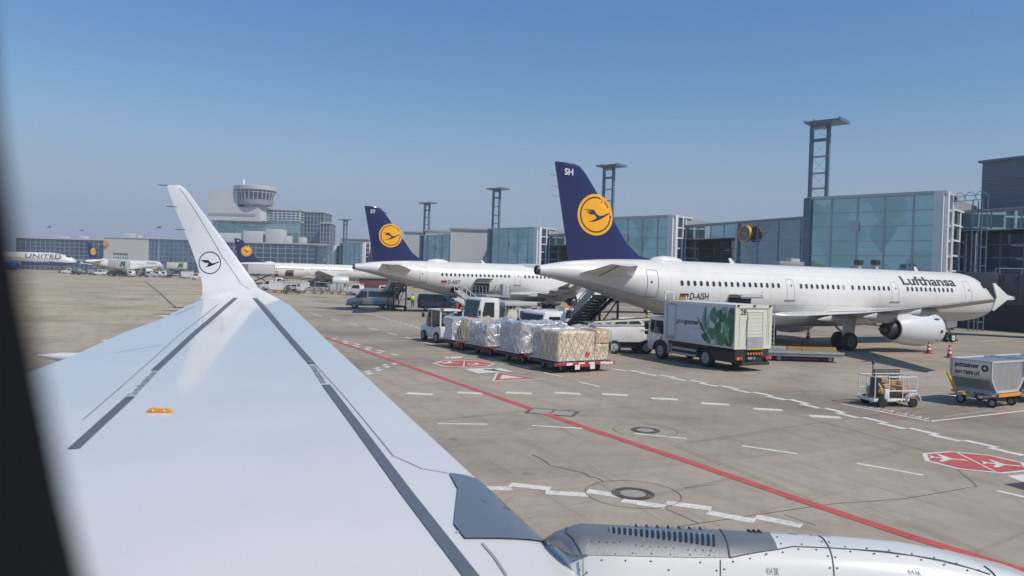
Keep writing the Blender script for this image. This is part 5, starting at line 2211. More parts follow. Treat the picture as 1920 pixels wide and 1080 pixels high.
# ---- wrapped cargo pallets on dollies, and the tug that pulls them
def noisebox(sx, sy, sz, z0, amp, seed, n=14, sag=0.0):
    """a lumpy wrapped stack"""
    mb = MB()
    off = Vector((seed * 7.3, seed * 3.1, seed))

    def disp(p):
        q = Vector((p.x * 1.5, p.y * 1.5, p.z * 1.5)) + off
        d = noise.noise_vector(q) * amp + noise.noise_vector(q * 3.1) * amp * .45
        k = min(1, max(0, (p.z - z0) / .2))
        r = p + d * k
        r.z += -sag * (noise.noise(Vector((p.x * 1.1 + seed, p.y * 1.1, 3))) * .5 + .5) * (1 if p.z > z0 + sz * .7 else 0)
        return r
    for ax, sg in ((0, -1), (0, 1), (1, -1), (1, 1), (2, 1)):
        def fn(u, v, ax=ax, sg=sg):
            if ax == 0:
                p = Vector((sg * sx / 2, (u - .5) * sy, z0 + v * sz))
            elif ax == 1:
                p = Vector(((u - .5) * sx, sg * sy / 2, z0 + v * sz))
            else:
                p = Vector(((u - .5) * sx, (v - .5) * sy, z0 + sz))
            c = .10
            e = [(abs(p.x) - sx / 2 + c) / c, (abs(p.y) - sy / 2 + c) / c, (p.z - z0 - sz + c) / c]
            e = [max(0, q) for q in e]
            if sum(1 for q in e if q > 0) > 1:
                p.x -= math.copysign(c * .35 * e[0], p.x)
                p.y -= math.copysign(c * .35 * e[1], p.y)
                p.z -= c * .35 * e[2]
            return disp(p)
        mb.grid(fn, n, n)
    bmesh.ops.remove_doubles(mb.bm, verts=mb.bm.verts, dist=.002)
    return mb


def net(mb, sx, sy, z0, sz, seed):
    """cargo net cords over the stack"""
    rnd = random.Random(seed)
    for sg in (-1, 1):
        for i in range(9):
            y = -sy / 2 + sy * i / 8
            for sl in (-1, 1):
                y2 = max(-sy / 2, min(sy / 2, y + sl * rnd.uniform(.5, .8)))
                mb.cyl((sg * (sx / 2 + .04), y, z0), (sg * (sx / 2 + .035), y2, z0 + sz), .012, n=5, caps=False)
        for i in range(7):
            x = -sx / 2 + sx * i / 6
            for sl in (-1, 1):
                x2 = max(-sx / 2, min(sx / 2, x + sl * rnd.uniform(.4, .7)))
                mb.cyl((x, sg * (sy / 2 + .04), z0), (x2, sg * (sy / 2 + .035), z0 + sz), .012, n=5, caps=False)


def make_dolly():
    t = thing('pallet_dolly', '', 'dolly', (0, 0, 0), 0, 'low dollies carrying wrapped cargo pallets')
    m = MB()
    m.box((0, 0, .47), (2.5, 3.25, .07))
    for y in (-1.2, -.6, 0, .6, 1.2):
        m.cyl((-1.2, y, .515), (1.2, y, .515), .035, n=8)
    m.build('deck', STEEL, t)
    m = MB()
    for y in (-1.58, 1.58):
        m.box((0, y, .44), (2.48, .12, .14))
    m.build('side_frame', CHAS, t)
    m = MB()
    for x in (-1.3, 1.3):
        m.box((x, 0, .44), (.12, 3.3, .12))
    m.build('end_frame', RED, t)
    m = MB()
    for y in (-1.0, -.3, .3, 1.0):
        m.box((-1.372, y, .45), (.02, .34, .10))
    m.box((-1.375, .55, .28), (.03, .28, .22)).box((-1.375, -.35, .28), (.03, .28, .22))
    m.box((-1.375, -1.35, .43), (.03, .5, .10)).box((-1.375, 1.05, .43), (.03, .28, .10))
    m.build('rear_marker', VWHITE, t)
    m = MB()
    m.box((-1.376, .1, .36), (.03, .62, .12))
    m.box((0, 0, .32), (2.2, .3, .16))
    m.build('rear_plate', RED, t)
    m = MB()
    for x in (-.8, .8):
        m.box((x, 0, .27), (.14, 2.2, .12))
    m.build('axle', CHAS, t)
    for x in (-.8, .8):
        for y in (-1.05, 1.05):
            wheel(t, x, y, .2, .2, .16)
    m = MB()
    m.bar((1.3, 0, .36), (2.2, 0, .3), .09)
    m.cyl((2.2, 0, .24), (2.2, 0, .36), .09, n=10)
    m.build('drawbar', RED, t)
    for y in (-1.68, 1.68):
        MB().box((-1.25, y, .42), (.1, .22, .12)).build('pallet_stop', RED, t)
    return t


d0 = Vector((3.02, 37.25, 0))
dd = (Vector((-3.10, 47.6, 0)) - d0).normalized()
A_T = atan2(dd.y, dd.x)
dol = make_dolly()
dlab = ['rearmost dolly, red and white rear end towards us, under the brown cartons', 'third dolly behind the tug, under the big silver wrapped load', 'second dolly behind the tug', 'first dolly, coupled to the white tug']
plab = ['large net-wrapped load of pale cartons with one brown stack, on the rearmost dolly', 'tall silver film load just ahead of the rearmost load', 'silver film load with a sagging top, second from the tug', 'load of brown cartons in netting, nearest the white tug']
for i in range(4):
    p = d0 + dd * (3.55 * i)
    if i == 0:
        dol.location, dol.rotation_euler, dol['label'] = p, (0, 0, A_T), dlab[0]
    else:
        dup(dol, p, A_T, dlab[i])
    t = thing('wrapped_pallet', plab[i], 'cargo pallet', (*p.xy, .555), A_T, 'cargo pallets wrapped in film and netting')
    MB().box((0, 0, .02), (2.44, 3.18, .04)).build('pallet_base', ALU, t)
    if i == 0:
        o = noisebox(1.6, 2.2, 1.42, .04, .05, 1).build('carton_stack', FILM_C, t)
        o.location = (-.38, .46, 0)
        o = noisebox(1.5, .85, .80, .04, .05, 2).build('carton_stack', FILM_C, t)
        o.location = (-.38, -1.12, 0)
        o = noisebox(1.5, .84, .66, .84, .03, 3).build('brown_carton_stack', FILM_O, t)
        o.location = (-.38, -1.12, 0)
        o = noisebox(.85, 3.05, 1.6, .04, .14, 4, sag=.25).build('film', FILM_S, t)
        o.location = (.80, 0, 0)
        m = MB()
        net(m, 2.44, 3.10, .04, 1.42, 3)
        m.build('cargo_net', mat('net_cord', (0.50, 0.45, 0.36), 0.9), t)
        MB().box((-1.24, -.15, .33), (.05, .2, .16), rx=R(15)).build('tag', RED, t)
    elif i == 3:
        o = noisebox(1.3, 2.1, 1.25, .04, .10, 5).build('brown_carton_stack', FILM_O, t)
        o.location = (-.5, -.2, 0)
        o = noisebox(1.2, 2.9, 1.35, .04, .15, 6, sag=.25).build('film', FILM_S, t)
        o.location = (.55, 0, 0)
        m = MB()
        net(m, 2.35, 2.3, .04, 1.25, 8)
        m.build('cargo_net', mat('net_cord', (0.50, 0.45, 0.36)), t)
    else:
        o = noisebox(2.3, 2.95, 1.62 if i == 1 else 1.62, .04, .17, 9 + i, n=26, sag=.16 if i == 1 else .75).build('film', FILM_S, t)
        m = MB()
        net(m, 2.42, 3.05, .04, 1.2, 20 + i)
        m.build('cargo_net', mat('net_cord_pale', (0.60, 0.60, 0.60), 0.8), t)
        o = noisebox(.5, 1.7, .38, .05, .05, 15 + i).build('carton_stack', FILM_C, t)
        o.location = (-1.0, -.7, 0)


def cab_vehicle(t, L, W, hz, prof, mt, taper=.03, bev=.05):
    m = MB()
    m.prism(prof, -W / 2, W / 2, bev=bev, taper=taper)
    return m.build('body', mt, t)


# tug
p = d0 + dd * (3.55 * 4 + .75)
t = thing('baggage_tug', 'white baggage tug with open glazed cab at the head of the dollies', 'tug', (*p.xy, 0), A_T)
m = MB()
m.prism([(-1.5, .3), (1.65, .3), (1.75, .5), (1.7, 1.05), (.8, 1.2), (.75, .95), (-.7, .95), (-.75, 1.1), (-1.5, 1.1)], -.85, .85, bev=.05)
m.build('body', VWHITE, t)
m = MB()
for y in (-.8, .8):
    m.bar((.85, y, 1.15), (.5, y, 2.12), .09)
    m.bar((-.05, y, .95), (-.05, y, 2.12), .08)
    m.bar((-1.35, y, 1.05), (-1.35, y, 2.12), .09)
m.build('cab_pillar', VWHITE, t)
MB().box((-.42, 0, 2.16), (2.05, 1.78, .1), bev=.03).build('roof', VWHITE, t)
m = MB()
for y in (-.85, .85):
    m.box((-1.4, y * .85, 2.24), (.18, .18, .1))
m.build('marker_light', REDL, t)
m = MB()
m.prism([(.84, 1.2), (.50, 2.1), (.48, 2.1), (.82, 1.2)], -.74, .74)
m.prism([(-1.34, 1.15), (-1.34, 2.08), (-1.32, 2.08), (-1.32, 1.15)], -.74, .74)
m.build('windscreen', TGLASS, t)
m = MB()
for sg in (-1, 1):
    sidepoly(m, [(.7, 1.22), (.44, 2.06), (0, 2.06), (0, 1.22)], .80, thick=.0, sg=sg)
    sidepoly(m, [(-.1, 1.22), (-.1, 2.06), (-1.28, 2.06), (-1.28, 1.22)], .80, thick=.0, sg=sg)
m.build('side_window', TGLASS, t)
MB().box((-.5, .35, 1.2), (.5, .5, .5), bev=.06).box((-.5, -.35, 1.2), (.5, .5, .5), bev=.06).build('seat', BLACK, t)
for x in (-.95, 1.1):
    for y in (-.82, .82):
        wheel(t, x, y, .36, .36, .26)
for y in (-.55, .55):
    MB().cyl((1.7, y, .85), (1.76, y, .85), .09, n=10).build('headlight', WMULL, t)
m = MB()
m.box((.95, 1.02, 1.75), (.08, .2, .3), bev=.03)
m.bar((.8, .82, 1.7), (.95, 1.0, 1.75), .03)
m.build('mirror', BLACK, t)
m = MB()
m.box((-1.515, -.5, .85), (.03, .35, .3))
m.build('rear_plate', WMULL, t)
MB().box((-1.515, -.5, .55), (.03, .3, .18)).build('rear_reflector', REDL, t)
MB().box((-1.6, 0, .42), (.25, .2, .12)).build('tow_hook', CHAS, t)


# ---- catering truck
cp = Vector((9.95 + 1.08, 40.0 + .33, 0))
t = thing('catering_truck', 'catering truck with green vegetable print and cream rear, number 28', 'truck', (cp.x + 0.45, cp.y, 0), A_RD)
# origin: middle of the rear axle
xr, xf = -2.15, 3.50
zb, zt = 1.18, 3.42
m = MB()
m.box(((xr + xf) / 2, 0, (zb + zt) / 2), (xf - xr, 2.5, zt - zb), bev=.03)
m.build('box_body', BOXP, t)
m = MB()
for y in (-1.26, 1.26):
    m.box(((xr + xf) / 2, y, zt - .06), (xf - xr + .02, .05, .14))
    m.box(((xr + xf) / 2, y, zb + .05), (xf - xr + .02, .05, .10))
m.build('side_rail', ALU, t)
m = MB()
for y in (-1.17, 1.17):
    m.box((xr - .02, y, (zb + zt) / 2), (.07, .20, zt - zb + .04))
m.box((xr - .02, 0, zt - .07), (.075, 2.14, .18))
m.box((xr - .02, 0, zb + .08), (.075, 2.14, .20))
m.box((xr - .015, 0, (zb + zt) / 2), (.03, 2.14, zt - zb - .38))
rear = m.build('rear_frame', CREAM, t)
m = MB()
m.box((xr - .04, -.10, 2.28), (.03, 1.02, 1.66))
m.box((xr - .06, -.10, 3.08), (.03, 1.06, .05))
door = m.build('roller_door', CREAM, t)
m = MB()
for j in range(7):
    m.box((xr - .058, -.10, 1.72 + j * .2), (.008, .96, .012))
for y in (-.62, .42):
    m.box((xr - .056, y, 2.28), (.02, .03, 1.66))
for y in (-.96, .96):
    m.box((xr - .036, y, 2.28), (.012, .02, 1.92))
m.box((xr - .036, 0, 3.22), (.012, 1.9, .02))
m.build('door_seam', GREYP, door)
m = MB()
m.box((xr - .085, -.10, 1.50), (.05, 1.12, .60))
m.build('tail_platform', GREYP, t)
MB().box((xr - .09, -.10, 1.17), (.05, 1.1, .06)).build('yellow_edge', YELP, t)
m = MB()
m.bar((xr - .08, .48, 1.9), (xr - .08, .44, 2.75), .035)
m.bar((xr - .08, .44, 2.75), (xr - .08, .36, 2.78), .03)
m.build('grab_rail', STEEL, t)
for y in (-1.1, 0, 1.1):
    MB().box((xr - .07, y, zt - .03), (.06, .14, .09)).build('marker_lamp', DMETAL, t)
vs, fs = text2d('28', .40, .006)
m = MB()
map2d(m, vs, fs, lambda u, v: Vector((xr - .045, .90 - u, 2.93 + v)))
m.build('number', DMETAL, t)
# side print
m = MB()
m.box((xr + .60, 1.256, 2.3), (1.2, .012, 2.0)) if False else None
leaf = []
rnd = random.Random(5)


def leafshape(cx, cz, a, b, rot):
    q = []
    for i in range(18):
        t_ = 2 * pi * i / 18
        u, v = a * cos(t_), b * sin(t_) * (1 + .18 * sin(3 * t_ + cx))
        q.append((cx + u * cos(rot) - v * sin(rot), cz + u * sin(rot) + v * cos(rot)))
    return q


prints = [  # distance forward of the rear edge, height, half sizes, turn, shade
    (.28, 2.75, .26, .50, .1, 0), (.20, 1.85, .22, .45, .05, 0), (.95, 2.85, .36, .33, .2, 1), (1.55, 2.78, .26, .42, -.1, 0), (1.20, 2.15, .24, .40, .2, 1), (.62, 2.35, .20, .5, .25, 0),
    (1.60, 1.86, .36, .28, .5, 0), (.95, 1.62, .36, .36, .1, 0), (.40, 1.55, .26, .34, -.3, 1), (2.15, 1.62, .27, .2, .3, 1), (1.85, 1.36, .13, .2, .2, 0), (.75, 3.1, .2, .2, .4, 2), (1.28, 1.50, .10, .4, -.4, 2),
    (.55, 2.02, .14, .55, -.35, 2), (1.95, 2.3, .07, .5, .1, 2), (.18, 3.1, .2, .16, .2, 1), (.15, 2.3, .15, .4, 0, 1)]
layers = [MB(), MB(), MB()]
for i, (fx, z, a, b, rot, sh) in enumerate(prints):
    pts = leafshape(fx, z, a, b, rot)
    layers[sh].poly([Vector((xr + max(.03, min(2.6, u)), 1.262 + .0016 * i, max(zb + .12, min(zt - .15, v)))) for u, v in pts])
for i in range(6):   # chive stems
    u0, v0 = 1.8 + .06 * i, 1.75 + .06 * i
    m_ = layers[i % 2]
    m_.bar((xr + u0, 1.262 + .001 * i, v0), (xr + u0 + .75 - .14 * i, 1.262 + .001 * i, v0 + .65 + .12 * i), .012, .045)
    m_.bar((xr + u0 - .05, 1.262, v0 - .3), (xr + u0 + .72, 1.262, v0 + .35 + .05 * i), .012, .03)
pr = layers[0].build('vegetable_print', GREEN1, t)
layers[1].build('dark_leaf', GREEN2, pr)
layers[2].build('pale_leaf', GREEN3, pr)
m = MB()
vs, fs = text2d('gate', .38, .001, .66)
map2d(m, vs, fs, lambda u, v: Vector((xr + 4.52 - u, 1.264, 2.22 + v)))
vs, fs = text2d('gourmet', .38, .010, 1.12)
map2d(m, vs, fs, lambda u, v: Vector((xr + 3.83 - u, 1.264, 2.22 + v)))
lg = m.build('side_lettering', DMETAL, t)
m = MB()
vs, fs = text2d('catering the sky', .12, 0, 1.1)
m = None
m = MB()
m.box((xr + 2.75, 1.258, 2.02), (.9, .008, .03))
m.build('small_print_line', GREYP, t)
vs, fs = text2d('28', .20, .003)
m = MB()
map2d(m, vs, fs, lambda u, v: Vector((xr + .34 - u, 1.295, 3.02 + v)))
m.build('side_number', GREEN2, t)
# side door
m = MB()
vs, fs = ring2d(.78, 2.02, .03, .05)
map2d(m, vs, fs, lambda u, v: Vector((4.98 + xr + u, 1.268, 2.25 + v)))
m.box((xr + 4.98, 1.27, 1.36), (.5, .03, .22))
m.build('side_door', GREYP, t)
# chassis
m = MB()
m.box((1.2, 0, .86), (6.6, .9, .3))
m.box((-1.2, 0, .80), (1.9, 2.3, .7))
m.box((1.7, .8, .72), (2.2, .8, .55))
m.box((1.7, -.8, .72), (2.2, .8, .55))
m.box((.68, 0, 1.09), (5.6, 2.3, .16))
m.build('chassis', CHAS, t)
m = MB()
for z in (.52, .80):
    m.box((1.75, 1.23, z), (2.1, .04, .12))
    m.box((1.75, -1.23, z), (2.1, .04, .12))
m.build('side_guard', STEEL, t)
m = MB()
for z in (.45, .7, .95):
    m.box((2.95, 1.22, z), (.4, .05, .04))
for x in (2.75, 3.15):
    m.box((x, 1.22, .7), (.04, .05, .6))
m.build('step', STEEL, t)
for x in (0, 3.80):
    for y in (-1.05, 1.05):
        wheel(t, x, y, .5, .5, .34)
m = MB()
for y in (-1.1, 1.1):
    m.prism([(x_ + .62 * cos(a), .5 + .62 * sin(a)) for x_, a in [(4.45, R(q)) for q in range(0, 181, 20)]] + [(4.45 - .56, .5), (4.45 - .56 * cos(R(45)) * .99, .5 + .56 * sin(R(45))), (4.45, 1.06), (4.45 + .56 * cos(R(45)), .5 + .56 * sin(R(45))), (4.45 + .56, .5)], y - .2, y + .2)
for mg_ in [m.build('mudguard', CHAS, t)]:
    for q_ in t.children:
        if q_.name.startswith('mudguard'):
            q_.location.x = -.65
m = MB()
m.box((xr - .12, -.1, .42), (.14, 1.9, .16), bev=.02)
m.box((xr + .1, .75, .5), (.5, .1, .3)).box((xr + .1, -.95, .5), (.5, .1, .3))
m.build('bumper', CHAS, t)
for y in (.98, -1.02):
    MB().box((xr - .1, y, .70), (.1, .42, .17), bev=.02).build('tail_lamp', REDL, t)
m = MB()
m.box((xr - .155, 1.1, .70), (.02, .13, .13)).box((xr - .155, -1.15, .70), (.02, .1, .13))
m.build('indicator', AMBER, t)
m = MB()
for j in range(11):
    m.mi = j % 2
    m.box((xr - .10, .36 - j * .092, .93), (.03, .07, .14), rx=R(-30))
m.build('warning_stripe', [AMBER, CHAS], t)
m = MB()
m.box((xr - .10, .25, .70), (.06, .3, .12))
m.box((xr - .10, -.05, .70), (.06, .12, .12))
m.build('rear_plate', STEEL, t)
# cab
m = MB()
m.prism([(3.75, .45), (5.55, .45), (5.75, .6), (5.75, 1.35), (5.62, 2.35), (5.45, 2.42), (3.85, 2.42), (3.75, 2.3)], -1.15, 1.15, bev=.06)
cabb = m.build('cab', VWHITE, t)
cabb.location.x = -.65
m = MB()
for sg in (-1, 1):
    sidepoly(m, [(4.25, 1.45), (4.3, 2.22), (5.0, 2.22), (5.08, 1.45)], 1.15, thick=.012, sg=sg)
    sidepoly(m, [(5.12, 1.5), (5.06, 2.22), (5.4, 2.22), (5.5, 1.5)], 1.15, thick=.012, sg=sg)
m.build('cab_window', TGLASS, cabb)
m = MB()
m.grid(lambda u, v: Vector((5.765 - .125 * v, -1.02 + 2.04 * u, 1.45 + .85 * v)), 1, 1)
m.build('windscreen', TGLASS, cabb)
for sg in (-1, 1):
    m = MB()
    m.box((5.55, sg * 1.38, 1.85), (.12, .22, .42), bev=.03)
    m.bar((5.45, sg * 1.16, 2.1), (5.55, sg * 1.36, 2.05), .03)
    m.box((5.55, sg * 1.38, 1.45), (.12, .2, .2), bev=.03)
    m.build('mirror', BLACK, cabb)
MB().box((4.45, 1.165, 1.2), (.06, .02, .28)).build('door_handle', DMETAL, cabb)
# raised front platform and its railing towards the airliner door
m = MB()
m.box((4.75, 0, 2.58), (1.5, 2.0, .12))
m.build('loading_platform', DMETAL, t).location.x = -.65
m = MB()
for y in (.35, .95):
    m.bar((4.45, y, 2.6), (4.45, y, 4.0), .06)
m.bar((4.45, .35, 3.9), (4.45, .95, 3.9), .05)
m.bar((4.45, .35, 3.25), (4.45, .95, 3.25), .05)
m.bar((4.6, -.7, 2.6), (4.6, -.7, 3.7), .06)
m.build('platform_railing', VWHITE, t).location.x = -.65

# ---- belt loader between the dollies and the catering truck
t = thing('belt_loader', 'white belt loader between the rearmost load and the catering truck', 'belt loader', (*G(1160, 661).xy, 0), R(12))
m = MB()
m.prism([(-2.0, .95), (-1.75, 1.62), (1.9, 1.62), (2.0, 1.5), (2.05, .72), (-1.6, .72)], -.85, .85, bev=.04)
m.build('body', VWHITE, t)
MB().box((0.2, 0, .52), (3.6, 1.3, .36)).build('chassis', CHAS, t)
for x in (-.05, 2.7):
    pass
for x in (-.6, 1.45):
    for y in (-.78, .78):
        wheel(t, x, y, .42, .42, .28)
m = MB()
m.prism([(-2.2, 1.78), (3.4, 2.15), (3.4, 2.27), (-2.2, 1.9)], -.42, .42, bev=.02)
m.build('conveyor_frame', CREAM, t)
m = MB()
m.prism([(-2.1, 1.91), (3.3, 2.275), (3.3, 2.285), (-2.1, 1.92)], -.36, .36)
m.build('conveyor_belt', BLACK, t)
m = MB()
m.bar((-1.9, -.45, 1.72), (1.2, -.45, 1.72), .12)
m.bar((1.2, 0, 1.2), (2.0, 0, 2.0), .14)
m.build('lift_arm', GREYP, t)
vs, fs = text2d('T0667', .2, .003)
m = MB()
map2d(m, vs, fs, lambda u, v: Vector((1.0 + u, -.862, 1.38 + v)))
m.build('fleet_number', GREYP, t)
m = MB()
for x in (1.5, 1.62):
    m.box((x, -.86, 1.15), (.02, .02, .8), ry=R(4))
m.build('panel_seam', GREYP, t)


# ---- trucks behind the dollies
def cab_truck(loc_, rz, label, W=2.3, h=2.55, tall=True):
    t = thing('service_truck', label, 'truck', loc_, rz)
    m = MB()
    m.prism([(-.9, .55), (.95, .55), (1.05, .75), (1.05, 1.35), (.72, h - .08), (.55, h), (-.78, h), (-.9, h - .12)], -W / 2, W / 2, bev=.08, taper=.025)
    c = m.build('cab', VWHITE, t)
    m = MB()
    for sg in (-1, 1):
        sidepoly(m, [(-.42, 1.42), (-.42, h - .32), (.40, h - .32), (.62, 1.55), (.3, 1.42)], W / 2, .025, .012, sg)
    m.build('side_window', TGLASS, c)
    m = MB()
    m.grid(lambda u, v: Vector((1.066 - .292 * v, (-W / 2 + .14) + (W - .28) * u, 1.42 + (h - 1.62) * v)), 1, 1)
    m.build('windscreen', TGLASS, c)
    for sg in (-1, 1):
        m = MB()
        m.box((.95, sg * (W / 2 + .16), 1.75), (.1, .18, .4), bev=.02)
        m.bar((.75, sg * (W / 2 - .06), 1.95), (.95, sg * (W / 2 + .12), 1.9), .03)
        m.build('mirror', BLACK, c)
    m = MB()
    m.box((1.06, 0, 1.05), (.04, 1.5, .26))
    m.build('grille', DMETAL, c)
    MB().box((1.02, 0, .62), (.14, W - .06, .26), bev=.03).build('bumper', GREYP, c)
    for y in (-.85, .85):
        MB().box((1.09, y, .72), (.04, .3, .14), bev=.01).build('headlight', WMULL, c)
    MB().box((-2.9, 0, .72), (5.0, .8, .28)).build('chassis', CHAS, t)
    for x in (.1, -3.6):
        for y in (-W / 2 + .2, W / 2 - .2):
            wheel(t, x, y, .47, .47, .3)
    return t


p1 = spot(905, 56)
t = cab_truck(p1, A_HD + pi + R(8), 'white truck cab with pumps and pipes on its back, behind the second load', h=2.85)
MB().box((-2.9, 0, 1.0), (4.0, 2.2, .14)).build('deck', GREYP, t)
m = MB()
rnd = random.Random(3)
for i in range(26):
    x, y = rnd.uniform(-4.6, -1.2), rnd.uniform(-1, 1)
    m.box((x, y, 1.1 + rnd.uniform(.2, .9) / 2 + .2), (rnd.uniform(.15, .6), rnd.uniform(.15, .5), rnd.uniform(.3, 1.0)), bev=.02)
m.build('pump_unit', GREYP, t)
m = MB()
for i in range(16):
    x, y = rnd.uniform(-4.6, -1.2), rnd.uniform(.3, 1.15)
    m.tube([(x, y, 1.1), (x, y, rnd.uniform(1.5, 2.4)), (x + rnd.uniform(-.6, .6), y, rnd.uniform(1.5, 2.3))], .04, 7)
m.build('pipe', STEEL, t)
m = MB()
m.cyl((-2.0, 1.0, 1.55), (-2.0, 1.2, 1.55), .45, n=18)
m.cyl((-2.0, 1.2, 1.55), (-2.0, 1.24, 1.55), .2, n=14)
m.build('hose_reel', CREAM, t)
MB().box((-3.2, 1.02, 1.6), (1.3, .3, .85), bev=.03).build('control_cabinet', PANEL, t)
MB().box((-3.1, 1.19, 1.65), (.8, .05, .5), bev=.01).build('control_panel', DMETAL, t)
MB().box((-2.9, .2, 2.4), (3.0, 1.6, .3), bev=.05).build('tank_cover', PANEL, t)
m = MB()
m.cyl((-4.5, 1.15, 1.1), (-4.5, 1.15, 2.0), .1, n=10)
m.build('extinguisher', RED, t)
p2 = spot(1021, 45.6)
t = cab_truck(p2, A_HD + pi + R(10), 'white low truck cab showing above the third and rearmost loads', h=2.5)
MB().box((-2.9, 0, 1.02), (4.2, 2.2, .18), bev=.02).build('flat_bed', GREYP, t)
m = MB()
for x in (-4.8, -3.2, -1.3):
    for y in (-1.05, 1.05):
        m.bar((x, y, 1.1), (x, y, 1.55), .05)
m.bar((-4.8, 1.05, 1.5), (-1.3, 1.05, 1.5), .05)
m.build('bed_rail', STEEL, t)
MB().cyl((-.98, .95, 1.1), (-.98, .95, 1.85), .09, n=10).build('extinguisher', RED, t)


# ---- passenger stairs under the tails
def stairs(loc_, rz, label, mt, rise=3.35, run=5.2, W=1.5):
    """foot of the flight at the origin, climbing along +x"""
    t = thing('passenger_stairs', label, 'stairs', loc_, rz, 'mobile passenger stairs')
    n = 14
    for k in range(1):
        m = MB()
        for i in range(n):
            m.box((run * (i + .5) / n, 0, rise * (i + 1) / n), (run / n + .04, W, .05))
            m.box((run * i / n + .02, 0, rise * (i + .5) / n + .03), (.03, W, rise / n - .06))
        m.build('tread', mt, t)
    m = MB()
    for y in (-W / 2 - .05, W / 2 + .05):
        m.prism([(-.2, .15), (run, rise + .02), (run + 1.2, rise + .02), (run + 1.2, rise - .22), (run + .1, rise - .28), (.15, .02)], y - .04, y + .04)
    m.build('stringer', DMETAL, t)
    m = MB()
    for y in (-W / 2 - .05, W / 2 + .05):
        m.bar((0, y, 1.05), (run, y, rise + 1.0), .06)
        m.bar((run, y, rise + 1.0), (run + 1.2, y, rise + 1.0), .06)
        m.bar((0, y, .62), (run, y, rise + .55), .04)
        for i in range(6):
            f = i / 5
            m.bar((run * f, y, rise * f + .05), (run * f, y, rise * f + 1.02), .05)
    m.build('handrail', STEEL, t)
    m = MB()
    for y in (-W / 2 - .05, W / 2 + .05):
        m.prism([(run * .45, rise * .45 + .2), (run, rise + .15), (run, rise + .85), (run * .45, rise * .45 + .85)], y - .015, y + .015)
    m.build('side_panel', PANEL if mt is not DMETAL else GREYP, t)
    MB().box((run + .6, 0, rise - .02), (1.3, W, .07)).build('landing', mt, t)
    m = MB()
    for y in (-W / 2, W / 2):
        m.bar((run + .7, y, .45), (run + .7, y, rise - .1), .12)
        m.bar((run * .55, y, .45), (run * .55, y, rise * .55 - .2), .10)
        m.bar((run * .55, y, .5), (run + .7, y, rise - .3), .07)
    m.box((run * .6, 0, .42), (run * 1.0, W, .2))
    m.build('undercarriage', CHAS, t)
    for x in (run * .25, run + .4):
        for y in (-W / 2 - .05, W / 2 + .05):
            wheel(t, x, y, .3, .3, .2)
    return t


pd = Vector((-HD.y, HD.x, 0))


def on_plane(loc_, s, y):
    return Vector((loc_[0], loc_[1], 0)) + Vector((cos(A_HD), sin(A_HD), 0)) * -s + pd * y


a = on_plane(plane1.location, 36.9, 9.4)
stairs((a.x, a.y, 0), A_HD - pi / 2, 'dark passenger stairs seen under the tail of the nearest airliner', DMETAL)
a = on_plane(plane2.location, 37.6, 9.0)
stairs((a.x - .6, a.y, 0), A_HD - pi / 2, 'pale passenger stairs seen under the tail of the second airliner', GREYP)


# ---- vans and cars
def van(loc_, rz, label, mt, L=5.9, W=1.98, h=2.45, badge=False, stripes=False, parts=True):
    t = thing('van', label, 'van', loc_, rz)
    f = L / 2
    m = MB()
    m.prism([(-f, .32), (f - .1, .32), (f, .5), (f - .02, .95), (f - .25, 1.12), (f - 1.0, 1.28), (f - 1.75, h - .14), (f - 2.05, h), (-f + .15, h), (-f, h - .2)], -W / 2, W / 2, bev=.07, taper=.035)
    b = m.build('body', mt, t)
    m = MB()
    for sg in (-1, 1):
        sidepoly(m, [(f - 1.22, 1.32), (f - 1.78, h - .34), (f - 2.45, h - .34), (f - 2.45, 1.32)], W / 2, .035, .014, sg)
    m.build('front_window', TGLASS, b)
    m = MB()
    for sg in (-1, 1):
        sidepoly(m, [(f - 2.62, 1.42), (f - 2.62, h - .34), (-f + .25, h - .34), (-f + .25, 1.42)], W / 2, .035, .014, sg)
    m.build('side_window', TGLASS, b)
    dx, dz = -.75, h - .14 - 1.28
    m = MB()
    m.grid(lambda u, v: Vector((f - 1.0 + .014 + dx * (.05 + .88 * v), -W / 2 + .18 + (W - .36) * u, 1.292 + dz * (.05 + .88 * v))), 1, 1)
    m.build('windscreen', TGLASS, b)
    m = MB()
    m.box((f - .01, 0, .78), (.05, W * .55, .22), bev=.01)
    m.build('grille', CHAS, b)
    for y in (-.72, .72):
        MB().box((f - .08, y, .9), (.14, .34, .18), bev=.03).build('headlight', WMULL, b)
    MB().box((f, 0, .42), (.12, W - .1, .22), bev=.04).build('bumper', CHAS, b)
    for y in (-.9, .9):
        MB().box((-f - .005, y, 1.2), (.05, .12, .5)).build('tail_lamp', REDL, b)
    for sg in (-1, 1):
        m = MB()
        m.box((f - 1.3, sg * (W / 2 + .13), 1.42), (.12, .2, .3), bev=.03)
        m.build('mirror', CHAS, b)
    for x in (f - .95, -f + 1.15):
        for y in (-W / 2 + .14, W / 2 - .14):
            wheel(t, x, y, .35, .35, .24, rimc=ALU)
    m = MB()
    for sg in (-1, 1):
        m.box((-.2, sg * (W / 2 - .01), .5), (L - 2.9, .05, .12))
    m.build('sill', CHAS, b)
    if badge:
        m = MB()
        for x, z in ((0, 0), (.2, .16), (-.2, -.14), (.16, -.18), (-.14, .2)):
            for sg in (-1, 1):
                m.box((-.35 + x, sg * (W / 2 - .035), 1.02 + z), (.26, .03, .22))
        m.build('badge', BADGE, b)
    if stripes:
        m = MB()
        for i in range(4):
            for sg in (-1, 1):
                m.bar((f - 1.9, sg * (W / 2 - .02), .5 + .16 * i), (-f + .4, sg * (W / 2 - .02), .62 + .16 * i), .012, .05)
        m.build('stripe', PANEL, b)
    return t


